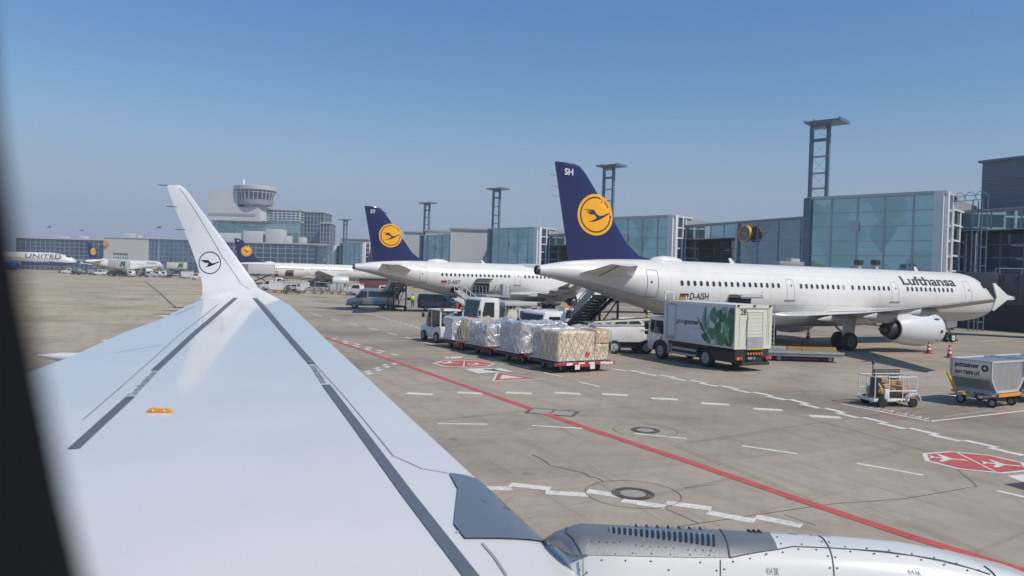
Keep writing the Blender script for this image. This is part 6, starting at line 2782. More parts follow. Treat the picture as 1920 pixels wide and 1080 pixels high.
a = G(697, 578)
van((a.x, a.y, 0), R(180) + R(4), 'silver crew van with a bright blue badge on its side', SILVER, badge=True)
a = spot(826, 89)
van((a[0], a[1], 0), R(-22), 'dark blue van with pale stripes under the second airliner', DBLUE, L=5.0, h=2.0, stripes=True)


def car(loc_, rz, label, mt):
    t = thing('car', label, 'car', loc_, rz)
    m = MB()
    m.prism([(-2.1, .28), (2.1, .28), (2.15, .55), (2.05, .78), (1.0, .92), (-1.6, .96), (-2.1, .9)], -.88, .88, bev=.07)
    b = m.build('body', mt, t)
    m = MB()
    m.prism([(1.05, .92), (.25, 1.42), (-1.2, 1.46), (-1.9, .96)], -.80, .80, bev=.06, taper=.06)
    c = m.build('cabin', mt, t)
    m = MB()
    for sg in (-1, 1):
        sidepoly(m, [(.72, .98), (.16, 1.36), (-.4, 1.38), (-.4, .98)], .80, .06, .014, sg)
        sidepoly(m, [(-.5, .98), (-.5, 1.38), (-1.15, 1.38), (-1.6, .98)], .80, .06, .014, sg)
    m.build('side_window', TGLASS, c)
    m = MB()
    m.grid(lambda u, v: Vector((1.0 - .66 * v, -.66 + 1.32 * u, .99 + .40 * v)), 1, 1)
    m.build('windscreen', TGLASS, c)
    m = MB()
    m.grid(lambda u, v: Vector((-1.87 + .58 * v, -.66 + 1.32 * u, 1.02 + .40 * v)), 1, 1)
    m.build('rear_window', TGLASS, c)
    for x in (-1.35, 1.35):
        for y in (-.78, .78):
            wheel(t, x, y, .31, .31, .2, rimc=ALU)
    for y in (-.65, .65):
        MB().box((2.1, y, .66), (.1, .32, .13), bev=.02).build('headlight', WMULL, b)
        MB().box((-2.1, y, .74), (.08, .3, .14), bev=.02).build('tail_lamp', REDL, b)
    return t


a = spot(1165, 60)
car((a[0], a[1], 0), R(190), 'white car under the nearest tail, above the belt loader', VWHITE)


# ---- cones
def cone(loc_, label, first=None):
    if first:
        return dup(first, loc_, 0, label)
    t = thing('traffic_cone', label, 'cone', loc_, 0, 'red and white traffic cones')
    MB().box((0, 0, .03), (.46, .46, .06), bev=.015).build('base', RED, t)
    MB().cyl((0, 0, .06), (0, 0, .86), .17, .035, n=18).build('body', RED, t)
    m = MB()
    for z0, z1 in ((.28, .42), (.54, .66)):
        r0, r1 = .17 - .135 * (z0 - .06) / .8, .17 - .135 * (z1 - .06) / .8
        m.cyl((0, 0, z0), (0, 0, z1), r0 + .004, r1 + .004, n=18, caps=False)
    m.build('band', WMULL, t)
    return t


c0 = cone(loc(1741, 663), 'cone with pale top just below the nearest engine')
cone(loc(1780, 670.5), 'cone to the right of the engine, nearest to us', c0)
cone(loc(1515, 636), 'cone under the wing, left of the main wheels', c0)

# ---- flat container transporter and ladder mast behind the catering truck
t = thing('container_loader', 'low roller-deck container loader with ladder mast right of the catering truck', 'loader', (*G(1500, 676).xy, 0), A_RD + R(62) + pi)
m = MB()
m.box((0, 0, .42), (4.4, 1.7, .2), bev=.02)
for y in (-.85, .85):
    m.box((0, y, .56), (4.5, .12, .12))
m.build('deck_frame', GREYP, t)
m = MB()
for i in range(17):
    m.cyl((-2.05 + i * .256, -.75, .57), (-2.05 + i * .256, .75, .57), .06, n=8)
m.build('roller', ALU, t)
m = MB()
m.bar((-.6, .55, .68), (2.3, .55, .72), .22, .16)
m.bar((.2, .2, .66), (2.2, .2, .68), .12)
m.build('side_beam', OCHRE, t)
m = MB()
m.box((0, 0, .26), (3.6, 1.0, .2))
m.build('chassis', CHAS, t)
for x in (-1.5, 1.5):
    for y in (-.65, .65):
        wheel(t, x, y, .2, .2, .18)
m = MB()
for x in (-2.0, -1.6):
    for y in (.0, .5):
        m.bar((x, y, .5), (x, y, 3.3), .05)
for i in range(10):
    z = .7 + i * .28
    m.bar((-2.0, 0, z), (-1.6, 0, z), .035)
    m.bar((-2.0, .5, z), (-1.6, .5, z), .035)
    m.bar((-1.6, 0, z), (-1.6, .5, z), .03)
m.build('ladder', GREYP, t)
m = MB()
m.box((-2.25, .7, 2.0), (.35, .3, .9), bev=.03)
m.box((-2.2, .75, 2.8), (.25, .25, .35), bev=.03)
m.build('control_box', CREAM, t)
m = MB()
m.box((-2.35, -.3, .45), (.3, .5, .2), bev=.02)
m.box((-2.2, .5, .5), (.35, .3, .18), bev=.02)
m.build('end_stop', STEEL, t)

# ---- caged service cart
t = thing('service_cart', 'white caged service cart with mesh panels in front of the parked containers', 'cart', (*G(1676, 764).xy, 0), A_HD - R(14))
t.location.y += .55
m = MB()
m.box((0, 0, .26), (1.9, 1.0, .1), bev=.015)
m.build('floor', VWHITE, t)
m = MB()
for x in (-.9, -.3, .3, .9):
    m.cyl((x, -.48, .3), (x, -.48, 1.15), .022, n=6)
for x in (-.9, .9):
    for y in (0, .48):
        m.cyl((x, y, .3), (x, y, 1.15), .022, n=6)
for z in (.62, 1.15):
    m.cyl((-.3, -.48, z), (.9, -.48, z), .026, n=6)
    m.cyl((.9, -.48, z), (.9, .48, z), .022, n=6)
    m.cyl((-.9, .48, z), (.9, .48, z), .022, n=6)
m.cyl((-.9, -.48, 1.15), (-.9, .48, 1.15), .022, n=6)
m.cyl((-.9, -.48, 1.18), (-.3, -.48, 1.18), .022, n=6)
m.cyl((-.75, -.48, .9), (-.35, -.48, .3), .03, n=6)
m.build('cage_rail', VWHITE, t)
m = MB()
for x0 in (-.25, .35):
    for i in range(11):
        m.bar((x0 + i * .055, .49, .4), (x0 + i * .055, .49, 1.34), .018)
    for j in range(14):
        m.bar((x0, .49, .4 + j * .07), (x0 + .55, .49, .4 + j * .07), .018)
m.build('mesh_panel', DMETAL, t)
m = MB()
for c, d, rz in (((-.1, 0, .45), (.7, .5, .28), .2), ((.35, .1, .42), (.5, .5, .22), -.3), ((-.2, .1, .72), (.6, .45, .2), .5), ((-.25, .05, .98), (.42, .3, .2), .1), ((.1, -.1, .62), (.5, .3, .12), .9)):
    m.box(c, d, rz, bev=.02)
for c, d, rz in (((.5, -.1, .62), (.5, .45, .3), .4), ((.15, .2, .85), (.5, .35, .25), -.2), ((.55, .2, .85), (.4, .4, .2), .7), ((-.45, .2, .5), (.4, .4, .4), .1)):
    m.box(c, d, rz, bev=.02)
m.build('box_pile', CARD, t)
m = MB()
for c, d, rz in (((.25, .25, 1.0), (.4, .3, .2), .3), ((.6, -.2, .4), (.3, .4, .2), 0), ((-.1, -.25, .5), (.5, .2, .35), .2)):
    m.box(c, d, rz, bev=.03)
m.build('hose_bundle', DMETAL, t)
m = MB()
m.cyl((-.62, -.5, .62), (-.62, -.36, .62), .12, n=16)
m.cyl((-.62, -.53, .62), (-.62, -.5, .62), .07, n=14)
m.build('drum', OCHRE, t)
m = MB()
m.box((-.66, -.2, .75), (.25, .4, .7), bev=.04)
m.build('motor', DMETAL, t)
MB().box((-.42, -.5, .5), (.2, .1, .4), bev=.03).build('guard', VWHITE, t)
m = MB()
m.cyl((-.68, 0, 1.1), (-.66, 0, 1.62), .02, n=6)
m.ell((-.66, 0, 1.66), (.06, .06, .08))
m.cyl((-.6, 0, 1.1), (-.6, 0, 1.36), .02, n=6)
m.build('control_stick', DMETAL, t)
m = MB()
for x in (-.62,):
    m.cyl((x, -.60, .18), (x, -.46, .18), .18, n=18)
m.build('wheel', BLACK, t)
m = MB()
m.cyl((.72, -.58, .17), (.72, -.46, .17), .17, n=18)
m.build('wheel', BLACK, t)
m = MB()
m.cyl((.72, .36, .17), (.72, .48, .17), .17, n=18)
m.cyl((-.62, .36, .18), (-.62, .5, .18), .18, n=18)
m.build('wheel', BLACK, t)
m = MB()
m.prism([(.72 + .3 * cos(R(q)), .24 + .3 * sin(R(q))) for q in range(0, 181, 20)] + [(.72 + .27 * cos(R(q)), .24 + .27 * sin(R(q))) for q in range(180, -1, -20)], -.62, -.4)
m.build('wheel_arch', VWHITE, t)
m = MB()
for j in range(10):
    m.mi = j % 2
    m.box((.05 + j * .09, -.515, .23), (.07, .03, .07), ry=R(30))
m.build('warning_stripe', [YELP, CHAS], t)


# ---- cargo containers on dollies
def uld(loc_, rz, label, glabel, full=True, mt=ALU):
    """container with one slanted end: base shorter than top"""
    t = thing('cargo_container', glabel, 'container', (loc_[0], loc_[1], .62), rz, 'aluminium cargo containers on dollies')
    m = MB()
    # outline in the (y, z) plane: slanted on both long ends
    pf = [(-.78, 0), (.78, 0), (1.2, .52), (1.2, 1.18), (-1.2, 1.18), (-1.2, .52)]
    A = [m.bm.verts.new((-.76, y, z)) for y, z in pf]
    B = [m.bm.verts.new((.76, y, z)) for y, z in pf]
    fs = [m.face(A), m.face(B[::-1])]
    for i in range(6):
        fs.append(m.face([A[i], B[i], B[(i + 1) % 6], A[(i + 1) % 6]]))
    b = m.build('shell', mt, t)
    m = MB()
    for x in (-.77, .77):
        for i in range(6):
            a_, b_ = pf[i], pf[(i + 1) % 6]
            m.bar((x, a_[0], a_[1]), (x, b_[0], b_[1]), .07)
    for y, z in pf:
        m.bar((-.77, y, z), (.77, y, z), .07)
    m.build('edge_frame', WMULL if mt is not ALU else PANEL, t)
    return t


def uld_dolly(loc_, rz, label):
    t = thing('container_dolly', label, 'dolly', loc_, rz, 'container dollies')
    m = MB()
    for y in (-.85, .85):
        m.bar((-.8, y, .56), (.8, y, .56), .08, .08)
    for x in (-.75, 0, .75):
        m.bar((x, -1.1, .50), (x, 1.1, .50), .08, .08)
    m.bar((-.4, -1.3, .42), (-.4, 1.3, .42), .1)
    m.bar((.4, -1.3, .42), (.4, 1.3, .42), .1)
    m.build('frame', STEEL, t)
    m = MB()
    m.box((-.85, 0, .5), (.06, 1.6, .12))
    m.box((.85, 0, .5), (.06, 1.6, .12))
    m.build('end_bar', ORANGE, t)
    for x in (-.6, .6):
        for y in (-.7, .7):
            wheel(t, x, y, .18, .18, .12)
    m = MB()
    m.bar((0, 1.2, .4), (0, 1.75, .55), .06)
    m.build('drawbar', YELP, t)
    m = MB()
    m.bar((.55, 1.15, .45), (.62, 1.72, 1.30), .08)
    m.build('brake_lever', YELP, t)
    return t


a = G(1850, 762)
b = Vector((a.x + .35, a.y + .6, 0))
ur = R(120.4)
u1d = uld_dolly((b.x, b.y, 0), ur, 'container dolly beneath the lettered silver container at the right')
u1 = uld((b.x, b.y), ur, '', 'silver container with black lettering, standing at the right edge')
# the lettered end faces left and towards us: local -x after the turn
for body, sz, y0, z0, wd in (('jettainer', .26, .98, .90, .95), ('AKH 73076 LH', .19, .98, .62, .95)):
    vs, fs = text2d(body, sz, .006, wd)
    m = MB()
    map2d(m, vs, fs, lambda u, v: Vector((.64 - u, 1.212, z0 + v)))
    m.build('lettering', NAVY, u1)
m = MB()
map2d(m, *disc2d(.06, .13, 20, -.52, .92), lambda u, v: Vector((u, 1.212, v)))
m.build('round_mark', NAVY, u1)
b2 = b + Vector((.86, .505, 0)) * 3.0
dup(u1d, (b2.x, b2.y, 0), ur, 'container dolly under the container cut off by the right edge')
uld((b2.x, b2.y), ur, '', 'second silver container, cut off by the right edge of the view')


# ---- people
def person(loc_, rz, label, top, legs, lean=0.0, arms='down'):
    t = thing('person', label, 'person', loc_, rz)

    def skin(name, verts, edges, rad, mt, parent, sub=2):
        me = bpy.data.meshes.new(name)
        me.from_pydata(verts, edges, [])
        o = bpy.data.objects.new(name, me)
        COL.objects.link(o)
        sk = o.modifiers.new('skin', 'SKIN')
        for i, r in enumerate(rad):
            me.skin_vertices[0].data[i].radius = (r, r)
        me.skin_vertices[0].data[0].use_root = True
        sb = o.modifiers.new('sub', 'SUBSURF')
        sb.levels = sub
        sb.render_levels = sub
        dg = bpy.context.evaluated_depsgraph_get()
        m2 = bpy.data.meshes.new_from_object(o.evaluated_get(dg))
        m2.name = name
        bpy.data.objects.remove(o)
        for f in m2.polygons:
            f.use_smooth = True
        m2.materials.append(mt)
        o = bpy.data.objects.new(name, m2)
        COL.objects.link(o)
        o.parent = parent
        return o
    # one continuous body: pelvis root, spine, head, arms with hands, legs with feet
    V = [(0, 0, .95), (0, 0, 1.15), (.01, 0, 1.38), (.02, 0, 1.50), (.03, 0, 1.57), (.04, 0, 1.66), (.03, 0, 1.76)]
    E = [(0, 1), (1, 2), (2, 3), (3, 4), (4, 5), (5, 6)]
    Rr = [.13, .125, .145, .06, .075, .10, .07]
    for sg in (-1, 1):
        k = len(V)
        V += [(0, sg * .19, 1.42), (-.02, sg * .25, 1.14), (.10, sg * .25, .92), (.15, sg * .24, .84)]
        E += [(2, k), (k, k + 1), (k + 1, k + 2), (k + 2, k + 3)]
        Rr += [.065, .048, .036, .034]
        k = len(V)
        V += [(0, sg * .10, .88), (.03 * sg, sg * .11, .50), (-.02 + .05 * sg, sg * .12, .09), (.12 + .05 * sg, sg * .13, .045)]
        E += [(0, k), (k, k + 1), (k + 1, k + 2), (k + 2, k + 3)]
        Rr += [.095, .065, .05, .045]
    body = skin('body', V, E, Rr, SKIN, t)
    # clothing follows the body
    skin('jacket', V[0:3] + [(0, -.19, 1.42), (-.02, -.25, 1.14), (.09, -.25, .95), (0, .19, 1.42), (-.02, .25, 1.14), (.09, .25, .95), (.01, 0, 1.46)], [(0, 1), (1, 2), (2, 3), (3, 4), (4, 5), (2, 6), (6, 7), (7, 8), (2, 9)],
         [.15, .15, .168, .085, .065, .052, .085, .065, .052, .09], top, t)
    skin('trousers', [(0, 0, .93), (0, -.10, .86), (-.03, -.11, .50), (-.07, -.12, .10), (0, .10, .86), (.03, .11, .5), (.03, .12, .10)], [(0, 1), (1, 2), (2, 3), (0, 4), (4, 5), (5, 6)], [.145, .11, .08, .068, .11, .08, .068], legs, t)
    MB().ell((.025, 0, 1.735), (.108, .098, .085)).build('hair', HAIR, t)
    m = MB()
    m.ell((.135, 0, 1.665), (.022, .016, .025), 8, 6)
    m.build('nose', SKIN, body)
    m = MB()
    for y in (-.036, .036):
        m.ell((.118, y, 1.69), (.012, .014, .010), 8, 6)
    m.box((.122, 0, 1.615), (.01, .05, .008))
    m.build('eyes_and_mouth', HAIR, body)
    return t


a = spot(1216, 62)
person((a[0], a[1], 0), R(200), 'person in a bright yellow-green vest beyond the catering truck cab', LIME, TROUS)
a = G(1072, 612)
person((a.x, a.y, 0), R(250), 'person in pale work clothes standing under the engine of the second airliner', BEIGE, BEIGE)
a = spot(1075, 66)
t = thing('fire_extinguisher', 'red extinguisher stand beside the person in pale clothes', 'extinguisher', (a[0] + .35, a[1], 0))
MB().cyl((0, 0, .15), (0, 0, .75), .13, n=12).build('bottle', RED, t)
MB().cyl((0, 0, .75), (0, 0, .85), .05, n=8).build('valve', DMETAL, t)
MB().box((0, 0, .08), (.4, .4, .14)).build('stand', STEEL, t)

# ---- loading platform at the open cargo door of the second airliner
a = on_plane(plane2.location, 29.6, -4.3)
t = thing('cargo_loader', 'grey cargo loader raised to the open door of the second airliner', 'loader', (a.x, a.y, 0), A_HD + pi / 2)
m = MB()
m.box((0.4, 0, 2.15), (4.2, 3.0, .18), bev=.02)
m.build('platform', GREYP, t)
m = MB()
for sg in (-1, 1):
    m.bar((-1.4, sg * 1.1, .7), (1.4, sg * 1.1, 2.0), .14)
    m.bar((-1.4, sg * 1.1, 2.0), (1.4, sg * 1.1, .7), .14)
m.build('scissor_lift', CHAS, t)
m = MB()
m.box((0, 0, .6), (4.6, 2.4, .3), bev=.03)
m.build('chassis', GREYP, t)
for x in (-1.6, 1.6):
    for y in (-1.05, 1.05):
        wheel(t, x, y, .38, .38, .3)
m = MB()
for y in (-1.45, 1.45):
    for x in (-1.6, -.6, .4, 1.4, 2.4):
        m.bar((x, y, 2.2), (x, y, 3.25), .05)
    m.bar((-1.6, y, 3.25), (2.4, y, 3.25), .05)
    m.bar((-1.6, y, 2.75), (2.4, y, 2.75), .04)
for y in (-1.45, -.9):
    m.bar((-1.65, y, .7), (-1.65, y, 3.5), .06)
for i in range(9):
    m.bar((-1.65, -1.45, .8 + .3 * i), (-1.65, -.9, .8 + .3 * i), .04)
m.build('railing', STEEL, t)
m = MB()
m.box((-1.2, -1.0, 2.9), (.9, .8, 1.2), bev=.03)
m.build('operator_cab', PANEL, t)
# white belt stairs beside it
a = on_plane(plane2.location, 33.2, -7.0)
t = thing('belt_loader', 'belt loader with white rails at the rear hatch of the second airliner', 'belt loader', (a.x, a.y, 0), A_HD + pi / 2)
m = MB()
m.prism([(-2.2, .9), (4.2, 2.5), (4.2, 2.65), (-2.2, 1.05)], -.45, .45)
m.build('conveyor', GREYP, t)
m = MB()
for y in (-.48, .48):
    m.bar((-1.0, y, 1.9), (4.0, y, 3.2), .06)
    for i in range(5):
        x = -1 + i * 1.25
        m.bar((x, y, 1.3 + (x + 1) * .25), (x, y, 1.9 + (x + 1) * .26), .05)
m.build('handrail', VWHITE, t)
MB().box((-.5, 0, .62), (3.4, 1.5, .5), bev=.05).build('body', VWHITE, t)
MB().box((-1.6, .3, 1.45), (.9, .9, 1.2), bev=.05).build('cab', VWHITE, t)
MB().box((-1.6, .3, 1.62), (.93, .8, .55)).build('cab_window', TGLASS, t)
for x in (-1.6, .9):
    for y in (-.7, .7):
        wheel(t, x, y, .35, .35, .22)
a = spot(862, 72)
t = thing('fire_extinguisher', 'red extinguisher on a stand above the tug, under the second airliner', 'extinguisher', (a[0] - .2, a[1], 0))
MB().cyl((0, 0, .7), (0, 0, 1.6), .16, n=14).ell((0, 0, 1.6), (.16, .16, .12)).build('bottle', RED, t)
MB().cyl((0, 0, 1.7), (0, 0, 1.82), .05, n=8).build('valve', DMETAL, t)
m = MB()
for x in (-.35, .35):
    m.bar((x, 0, .1), (x, 0, 1.4), .06)
m.box((0, 0, .5), (.8, .6, .1))
for x in (-.3, .3):
    m.cyl((x, -.3, .15), (x, -.22, .15), .15, n=10)
m.build('trolley', STEEL, t)

# ---- container train and vehicles in front of the third airliner
zrow = 139
xs = [523, 563]
ulab = ['white container, leftmost under the third airliner', 'white container second from the winglet under the third airliner']
for px, lb in zip(xs, ulab):
    a = spot(px, zrow)
    t = uld((a[0], a[1]), R(90), '', lb, mt=VWHITE)
    t.scale = (1, 1.25, 1.2)
    dup(u1d, (a[0], a[1], 0), R(90), 'container dolly of the ' + lb.split(',')[0].replace(' second from the winglet under the third airliner', ', second from the winglet'))


def flat_dolly(px, D_, lab, glab, hh, mt):
    a = spot(px, D_)
    dup(u1d, (a[0], a[1], 0), R(90), lab)
    t = thing('crate_load', glab, 'crates', (a[0], a[1], .6), 0, 'crated loads under the third airliner')
    rnd = random.Random(px)
    m = MB()
    for i in range(6):
        m.box((-1.1 + .44 * i, rnd.uniform(-.2, .2), hh * rnd.uniform(.6, 1) / 2), (.42, 1.2, hh * rnd.uniform(.7, 1.1)), bev=.03)
    m.build('crate', mt, t)
    m = MB()
    for i in range(4):
        m.bar((-1.2 + .8 * i, -.66, 0), (-1.2 + .8 * i, -.66, hh * 1.1), .05)
    m.bar((-1.2, -.66, hh), (1.2, -.66, hh), .05)
    m.build('rack', STEEL, t)


flat_dolly(597, 139, 'container dolly carrying low grey crates', 'low grey crates on a dolly under the wing of the third airliner', .7, GREYP)
flat_dolly(630, 139, 'container dolly carrying tall pale crates', 'tall pale crates on a dolly under the engine of the third airliner', 1.5, PANEL)
flat_dolly(659, 138, 'rightmost container dolly under the third airliner', 'small white crates on the rightmost dolly under the third airliner', 1.0, VWHITE)


def small_truck(px, D_, rz, lab, mt=None, s=1.0):
    a = spot(px, D_)
    t = thing('service_van', lab, 'van', (a[0], a[1], 0), rz)
    mt = mt or VWHITE
    m = MB()
    m.prism([(-2.3, .4), (2.2, .4), (2.3, .7), (2.2, 1.15), (1.55, 1.25), (1.1, 2.05), (-.3, 2.1), (-.4, 1.2), (-2.3, 1.2)], -.95, .95, bev=.06, taper=.02)
    b = m.build('body', mt, t)
    m = MB()
    for sg in (-1, 1):
        sidepoly(m, [(1.4, 1.3), (1.0, 1.92), (-.15, 1.95), (-.2, 1.3)], .95, .02, .014, sg)
    m.grid(lambda u, v: Vector((1.57 - .42 * v, -.78 + 1.56 * u, 1.3 + .68 * v)), 1, 1)
    m.build('cab_window', TGLASS, b)
    MB().box((0, 0, 2.14), (1.0, 1.4, .1), bev=.03).build('roof_bar', AMBER, b)
    for x in (-1.4, 1.45):
        for y in (-.84, .84):
            wheel(t, x, y, .36, .36, .24)
    return t


small_truck(676, 135, R(170), 'white pickup behind the crew van, at the end of the container train')
small_truck(721, 128, R(-75), 'white van facing us above the crew van')
small_truck(756, 120, R(-150), 'grey pickup beside the white van facing us', GREYP)
small_truck(511, 150, R(180), 'white tug truck at the head of the container train beside the winglet')
a = spot(705, 172)
t = thing('ground_support_shed', 'dark maroon equipment shed under the nose of the third airliner', 'shed', (a[0], a[1], 0), R(10))
MB().box((0, 0, 1.3), (7.5, 3, 2.6), bev=.05).build('wall', MAROON, t)
MB().box((0, 0, 2.68), (7.9, 3.4, .12)).build('roof', DMETAL, t)

# raised box truck at the tail of the third airliner, and two more at the far left
def lift_truck(px, D_, rz, lab, zlift, mt=CREAM, prints_=True):
    a = spot(px, D_)
    t = thing('high_lift_truck', lab, 'truck', (a[0], a[1], 0), rz, 'high lift catering trucks')
    m = MB()
    m.box((0, 0, zlift + 1.15), (6.2, 2.5, 2.3), bev=.05)
    m.build('box_body', mt, t)
    m = MB()
    for y in (-1.26, 1.26):
        vs, fs = ring2d(6.1, 2.2, .05, .12)
        map2d(m, vs, fs, lambda u, v: Vector((u, y, zlift + 1.15 + v)))
    m.build('box_frame', GREYP, t)
    if prints_:
        m = MB()
        for sg in (-1, 1):
            for i, (u, v, a_, b_) in enumerate(((1.6, .2, .5, .6), (2.2, -.3, .45, .5), (1.1, -.5, .4, .35), (2.4, .5, .35, .35), (1.5, .7, .3, .2))):
                pts = leafshape(u, v, a_, b_, .3 * i)
                m.poly([Vector((-sg * p_[0] if sg > 0 else p_[0], sg * (1.27 + .003 * i), zlift + 1.15 + p_[1])) for p_ in pts])
        m.build('vegetable_print', GREEN2, t)
    m = MB()
    for sg in (-1, 1):
        m.bar((-2.2, sg * .9, .9), (2.2, sg * .9, zlift - .1), .18)
        m.bar((-2.2, sg * .9, zlift - .1), (2.2, sg * .9, .9), .18)
    m.build('scissor_lift', CHAS, t)
    m = MB()
    m.box((.2, 0, .72), (7.4, 1.6, .35))
    m.build('chassis', CHAS, t)
    m = MB()
    m.prism([(3.3, .45), (5.0, .45), (5.05, 1.3), (4.85, 2.2), (3.3, 2.25)], -1.1, 1.1, bev=.06)
    c = m.build('cab', VWHITE, t)
    m = MB()
    for sg in (-1, 1):
        sidepoly(m, [(3.6, 1.35), (3.6, 2.0), (4.6, 2.0), (4.75, 1.35)], 1.1, 0, .014, sg)
    m.build('cab_window', TGLASS, c)
    for x in (-2.0, 3.9):
        for y in (-1.0, 1.0):
            wheel(t, x, y, .48, .48, .3)
    return t


lift_truck(489, 178, R(25), 'plain raised box truck at the tail of the third airliner, right of the winglet', 3.0, PANEL, False)
lift_truck(223, 252, R(2), 'raised catering truck with green print against the distant airliner at the far left', 3.2, PANEL)
lift_truck(331, 262, R(182), 'raised cream catering truck with green print just left of the winglet', 3.2)
far = [('small white tug leftmost under the far-left airliners', 128, 285, 10, VWHITE), ('grey pickup under the nose of the United airliner', 148, 282, 170, GREYP), ('white pickup beneath the tail of the small distant airliner', 186, 268, 15, VWHITE),
       ('dark pickup below the raised truck at the far left', 214, 262, 190, CHAS), ('red pickup under the wing of the small distant airliner', 243, 262, 5, RED), ('pale pickup under the engine of the small distant airliner', 282, 262, 185, PANEL),
       ('white pickup at the nose of the small distant airliner', 300, 270, 160, VWHITE), ('small white van closest to the winglet at the far left', 372, 240, 185, VWHITE)]
for lab, px, D_, rz, mt in far:
    small_truck(px, D_, R(rz), lab, mt)
a = spot(351, 252)
t = uld((a[0], a[1]), R(90), '', 'white container under the raised cream truck left of the winglet', mt=VWHITE)
t.scale = (1.2, 1.4, 1.5)
dup(u1d, (a[0], a[1], 0), R(90), 'container dolly below the raised cream truck left of the winglet')
for i, (px, lab) in enumerate(((160, 'tangled baggage carts below the tail of the distant airliner'), (262, 'row of loaded baggage carts below the wing of the distant airliner'))):
    a = spot(px, 266)
    t = thing('baggage_cart', lab, 'baggage carts', (a[0], a[1], 0), 0)
    rnd = random.Random(i)
    MB().box((0, 0, .5), (6, 1.6, .15)).build('deck', CHAS, t)
    m = MB()
    for k in range(16):
        m.box((rnd.uniform(-2.8, 2.8), rnd.uniform(-.6, .6), .6 + rnd.uniform(0, 1.2)), (rnd.uniform(.3, .8), .5, rnd.uniform(.3, .6)), rnd.uniform(-.4, .4), bev=.05)
    m.build('luggage', GREYP, t)
    m = MB()
    for x in (-3, -1, 1, 3):
        m.bar((x, -.8, .5), (x, -.8, 2.2), .08)
    m.bar((-3, -.8, 2.2), (3, -.8, 2.2), .08)
    m.build('rack', STEEL, t)
    for x in (-2.3, 2.3):
        wheel(t, x, -.7, .25, .25, .2)
# equipment under the second airliner: a ground power trailer and a tow-bar cart
a = spot(1050, 70)
t = thing('ground_power_unit', 'grey ground power trailer under the wing of the second airliner', 'trailer', (a[0], a[1], 0), R(15))
MB().box((0, 0, .95), (3.4, 1.5, 1.1), bev=.06).build('casing', GREYP, t)
MB().box((.3, -.76, 1.0), (1.4, .04, .6)).build('louvre', DMETAL, t)
MB().box((0, 0, .35), (3.2, 1.2, .16)).build('chassis', CHAS, t)
for x in (-1.1, 1.1):
    for y in (-.6, .6):
        wheel(t, x, y, .3, .3, .2)
a = spot(1105, 64)
t = thing('equipment_trolley', 'low grey trolley with folded ramps left of the dark stairs', 'trolley', (a[0], a[1], 0), R(12))
MB().box((0, 0, .5), (3.6, 1.4, .12)).build('deck', GREYP, t)
m = MB()
m.prism([(-1.4, .56), (-.9, 1.6), (-.8, 1.6), (-1.2, .56)], -.6, .6)
m.prism([(.2, .56), (.9, 1.5), (1.0, 1.5), (.5, .56)], -.6, .6)
m.build('folded_ramp', STEEL, t)
for x in (-1.2, 1.2):
    for y in (-.55, .55):
        wheel(t, x, y, .25, .25, .18)
bpy.context.view_layer.update()

# ---- more apron clutter: beneath the second airliner, below the control tower and at the far left
def cart_train(px, D_, rz, lab, mt, seed, nload=12, hh=1.0):
    a = spot(px, D_)
    t = thing('baggage_cart', lab, 'baggage cart', (a[0], a[1], 0), rz, 'baggage carts on the apron')
    rnd = random.Random(seed)
    MB().box((0, 0, .48), (3.0, 1.5, .12), bev=.02).build('deck', CHAS, t)
    for k in range(nload):
        MB().box((rnd.uniform(-1.2, 1.2), rnd.uniform(-.5, .5), .6 + rnd.uniform(0, hh)), (rnd.uniform(.4, .9), rnd.uniform(.3, .6), rnd.uniform(.25, .5)), rnd.uniform(-.4, .4), bev=.05).build('luggage', mt if k % 3 else DMETAL, t)
    m = MB()
    for x in (-1.45, 1.45):
        for y in (-.7, .7):
            m.bar((x, y, .5), (x, y, 1.9), .06)
        m.bar((x, -.7, 1.9), (x, .7, 1.9), .06)
    for y in (-.7, .7):
        m.bar((-1.45, y, 1.9), (1.45, y, 1.9), .06)
    m.build('rack', STEEL, t)
    MB().box((0, 0, 1.95), (3.0, 1.5, .05), bev=.01).build('canopy', GREYP, t)
    for x in (-1.1, 1.1):
        for y in (-.6, .6):
            wheel(t, x, y, .22, .22, .16)
    MB().bar((1.5, 0, .4), (2.3, 0, .35), .07).build('drawbar', CHAS, t)


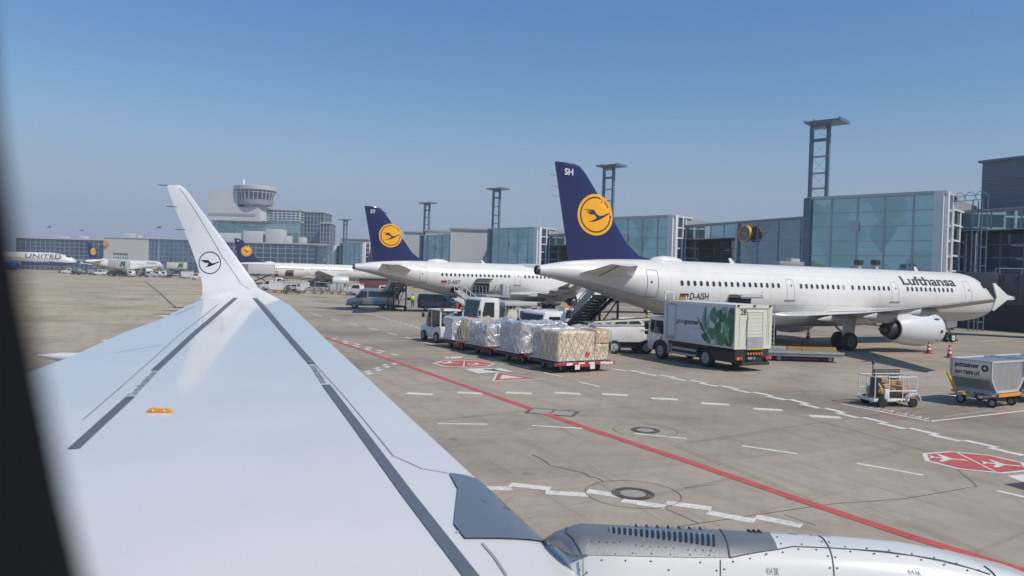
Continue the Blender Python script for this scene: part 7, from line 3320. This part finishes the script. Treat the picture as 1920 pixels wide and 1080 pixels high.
cart_train(952, 76, R(20), 'baggage cart under the second airliner, right of its cargo loader', GREYP, 1)
cart_train(985, 74, R(15), 'baggage cart under the second airliner, left of its engine', PANEL, 2)
cart_train(905, 80, R(200), 'loaded cart behind the truck with pumps, under the second airliner', CARD, 3)
cart_train(548, 133, R(8), 'covered cart in front of the white containers of the third airliner', GREYP, 4)
cart_train(605, 150, R(5), 'covered cart behind the low grey crates of the third airliner', DMETAL, 5)
cart_train(640, 152, R(0), 'covered cart behind the tall pale crates of the third airliner', GREYP, 6)
cart_train(141, 262, R(0), 'covered cart at the far left, nearest the United nose', DMETAL, 7)
cart_train(174, 272, R(4), 'covered cart at the far left below the blue tail', GREYP, 8)
cart_train(232, 258, R(-4), 'covered cart before the raised truck at the far left', DMETAL, 9)
cart_train(268, 257, R(2), 'covered cart before the wing of the small distant airliner', GREYP, 10)
cart_train(312, 266, R(6), 'covered cart at the nose of the small distant airliner', DMETAL, 11)
cart_train(388, 245, R(6), 'covered cart half behind the winglet at the far left', GREYP, 12)
a = spot(170, 280)
stairs((a[0], a[1], 0), R(25), 'small distant stairs below the blue tail at the far left', GREYP)
a = spot(320, 285)
stairs((a[0], a[1], 0), R(160), 'small distant stairs left of the raised cream truck', GREYP)
small_truck(536, 160, R(185), 'grey service truck behind the containers beside the winglet', GREYP)
small_truck(582, 162, R(5), 'dark service truck behind the crates of the third airliner', CHAS)
a = spot(935, 82)
person((a[0], a[1], 0), R(220), 'person in a hi-vis vest beneath the open cargo door of the second airliner', LIME, TROUS)
a = spot(775, 96)
person((a[0], a[1], 0), R(120), 'person in a hi-vis vest by the pale passenger stairs', LIME, TROUS)

small_truck(962, 66, R(195), 'white service pickup under the second airliner, behind the truck with pumps')
small_truck(1062, 60, R(10), 'white service pickup behind the low truck cab, beside the dark stairs')
small_truck(838, 100, R(10), 'white service pickup deep under the second airliner, above the tug')
# ---- summer haze: thin even air round the whole apron
m = MB()
m.box((0, 500, 40), (2600, 1700, 82))
o = struct(m.build('haze', None or GROUND), 'stuff')
o.data.materials.clear()
hm_ = bpy.data.materials.new('haze_air')
hm_.use_nodes = True
hn = hm_.node_tree.nodes
hn.remove(hn['Principled BSDF'])
pv = hn.new('ShaderNodeVolumePrincipled')
pv.inputs['Color'].default_value = (0.80, 0.88, 1.0, 1)
pv.inputs['Density'].default_value = 0.00045
hm_.node_tree.links.new(pv.outputs[0], hn['Material Output'].inputs['Volume'])
o.data.materials.append(hm_)
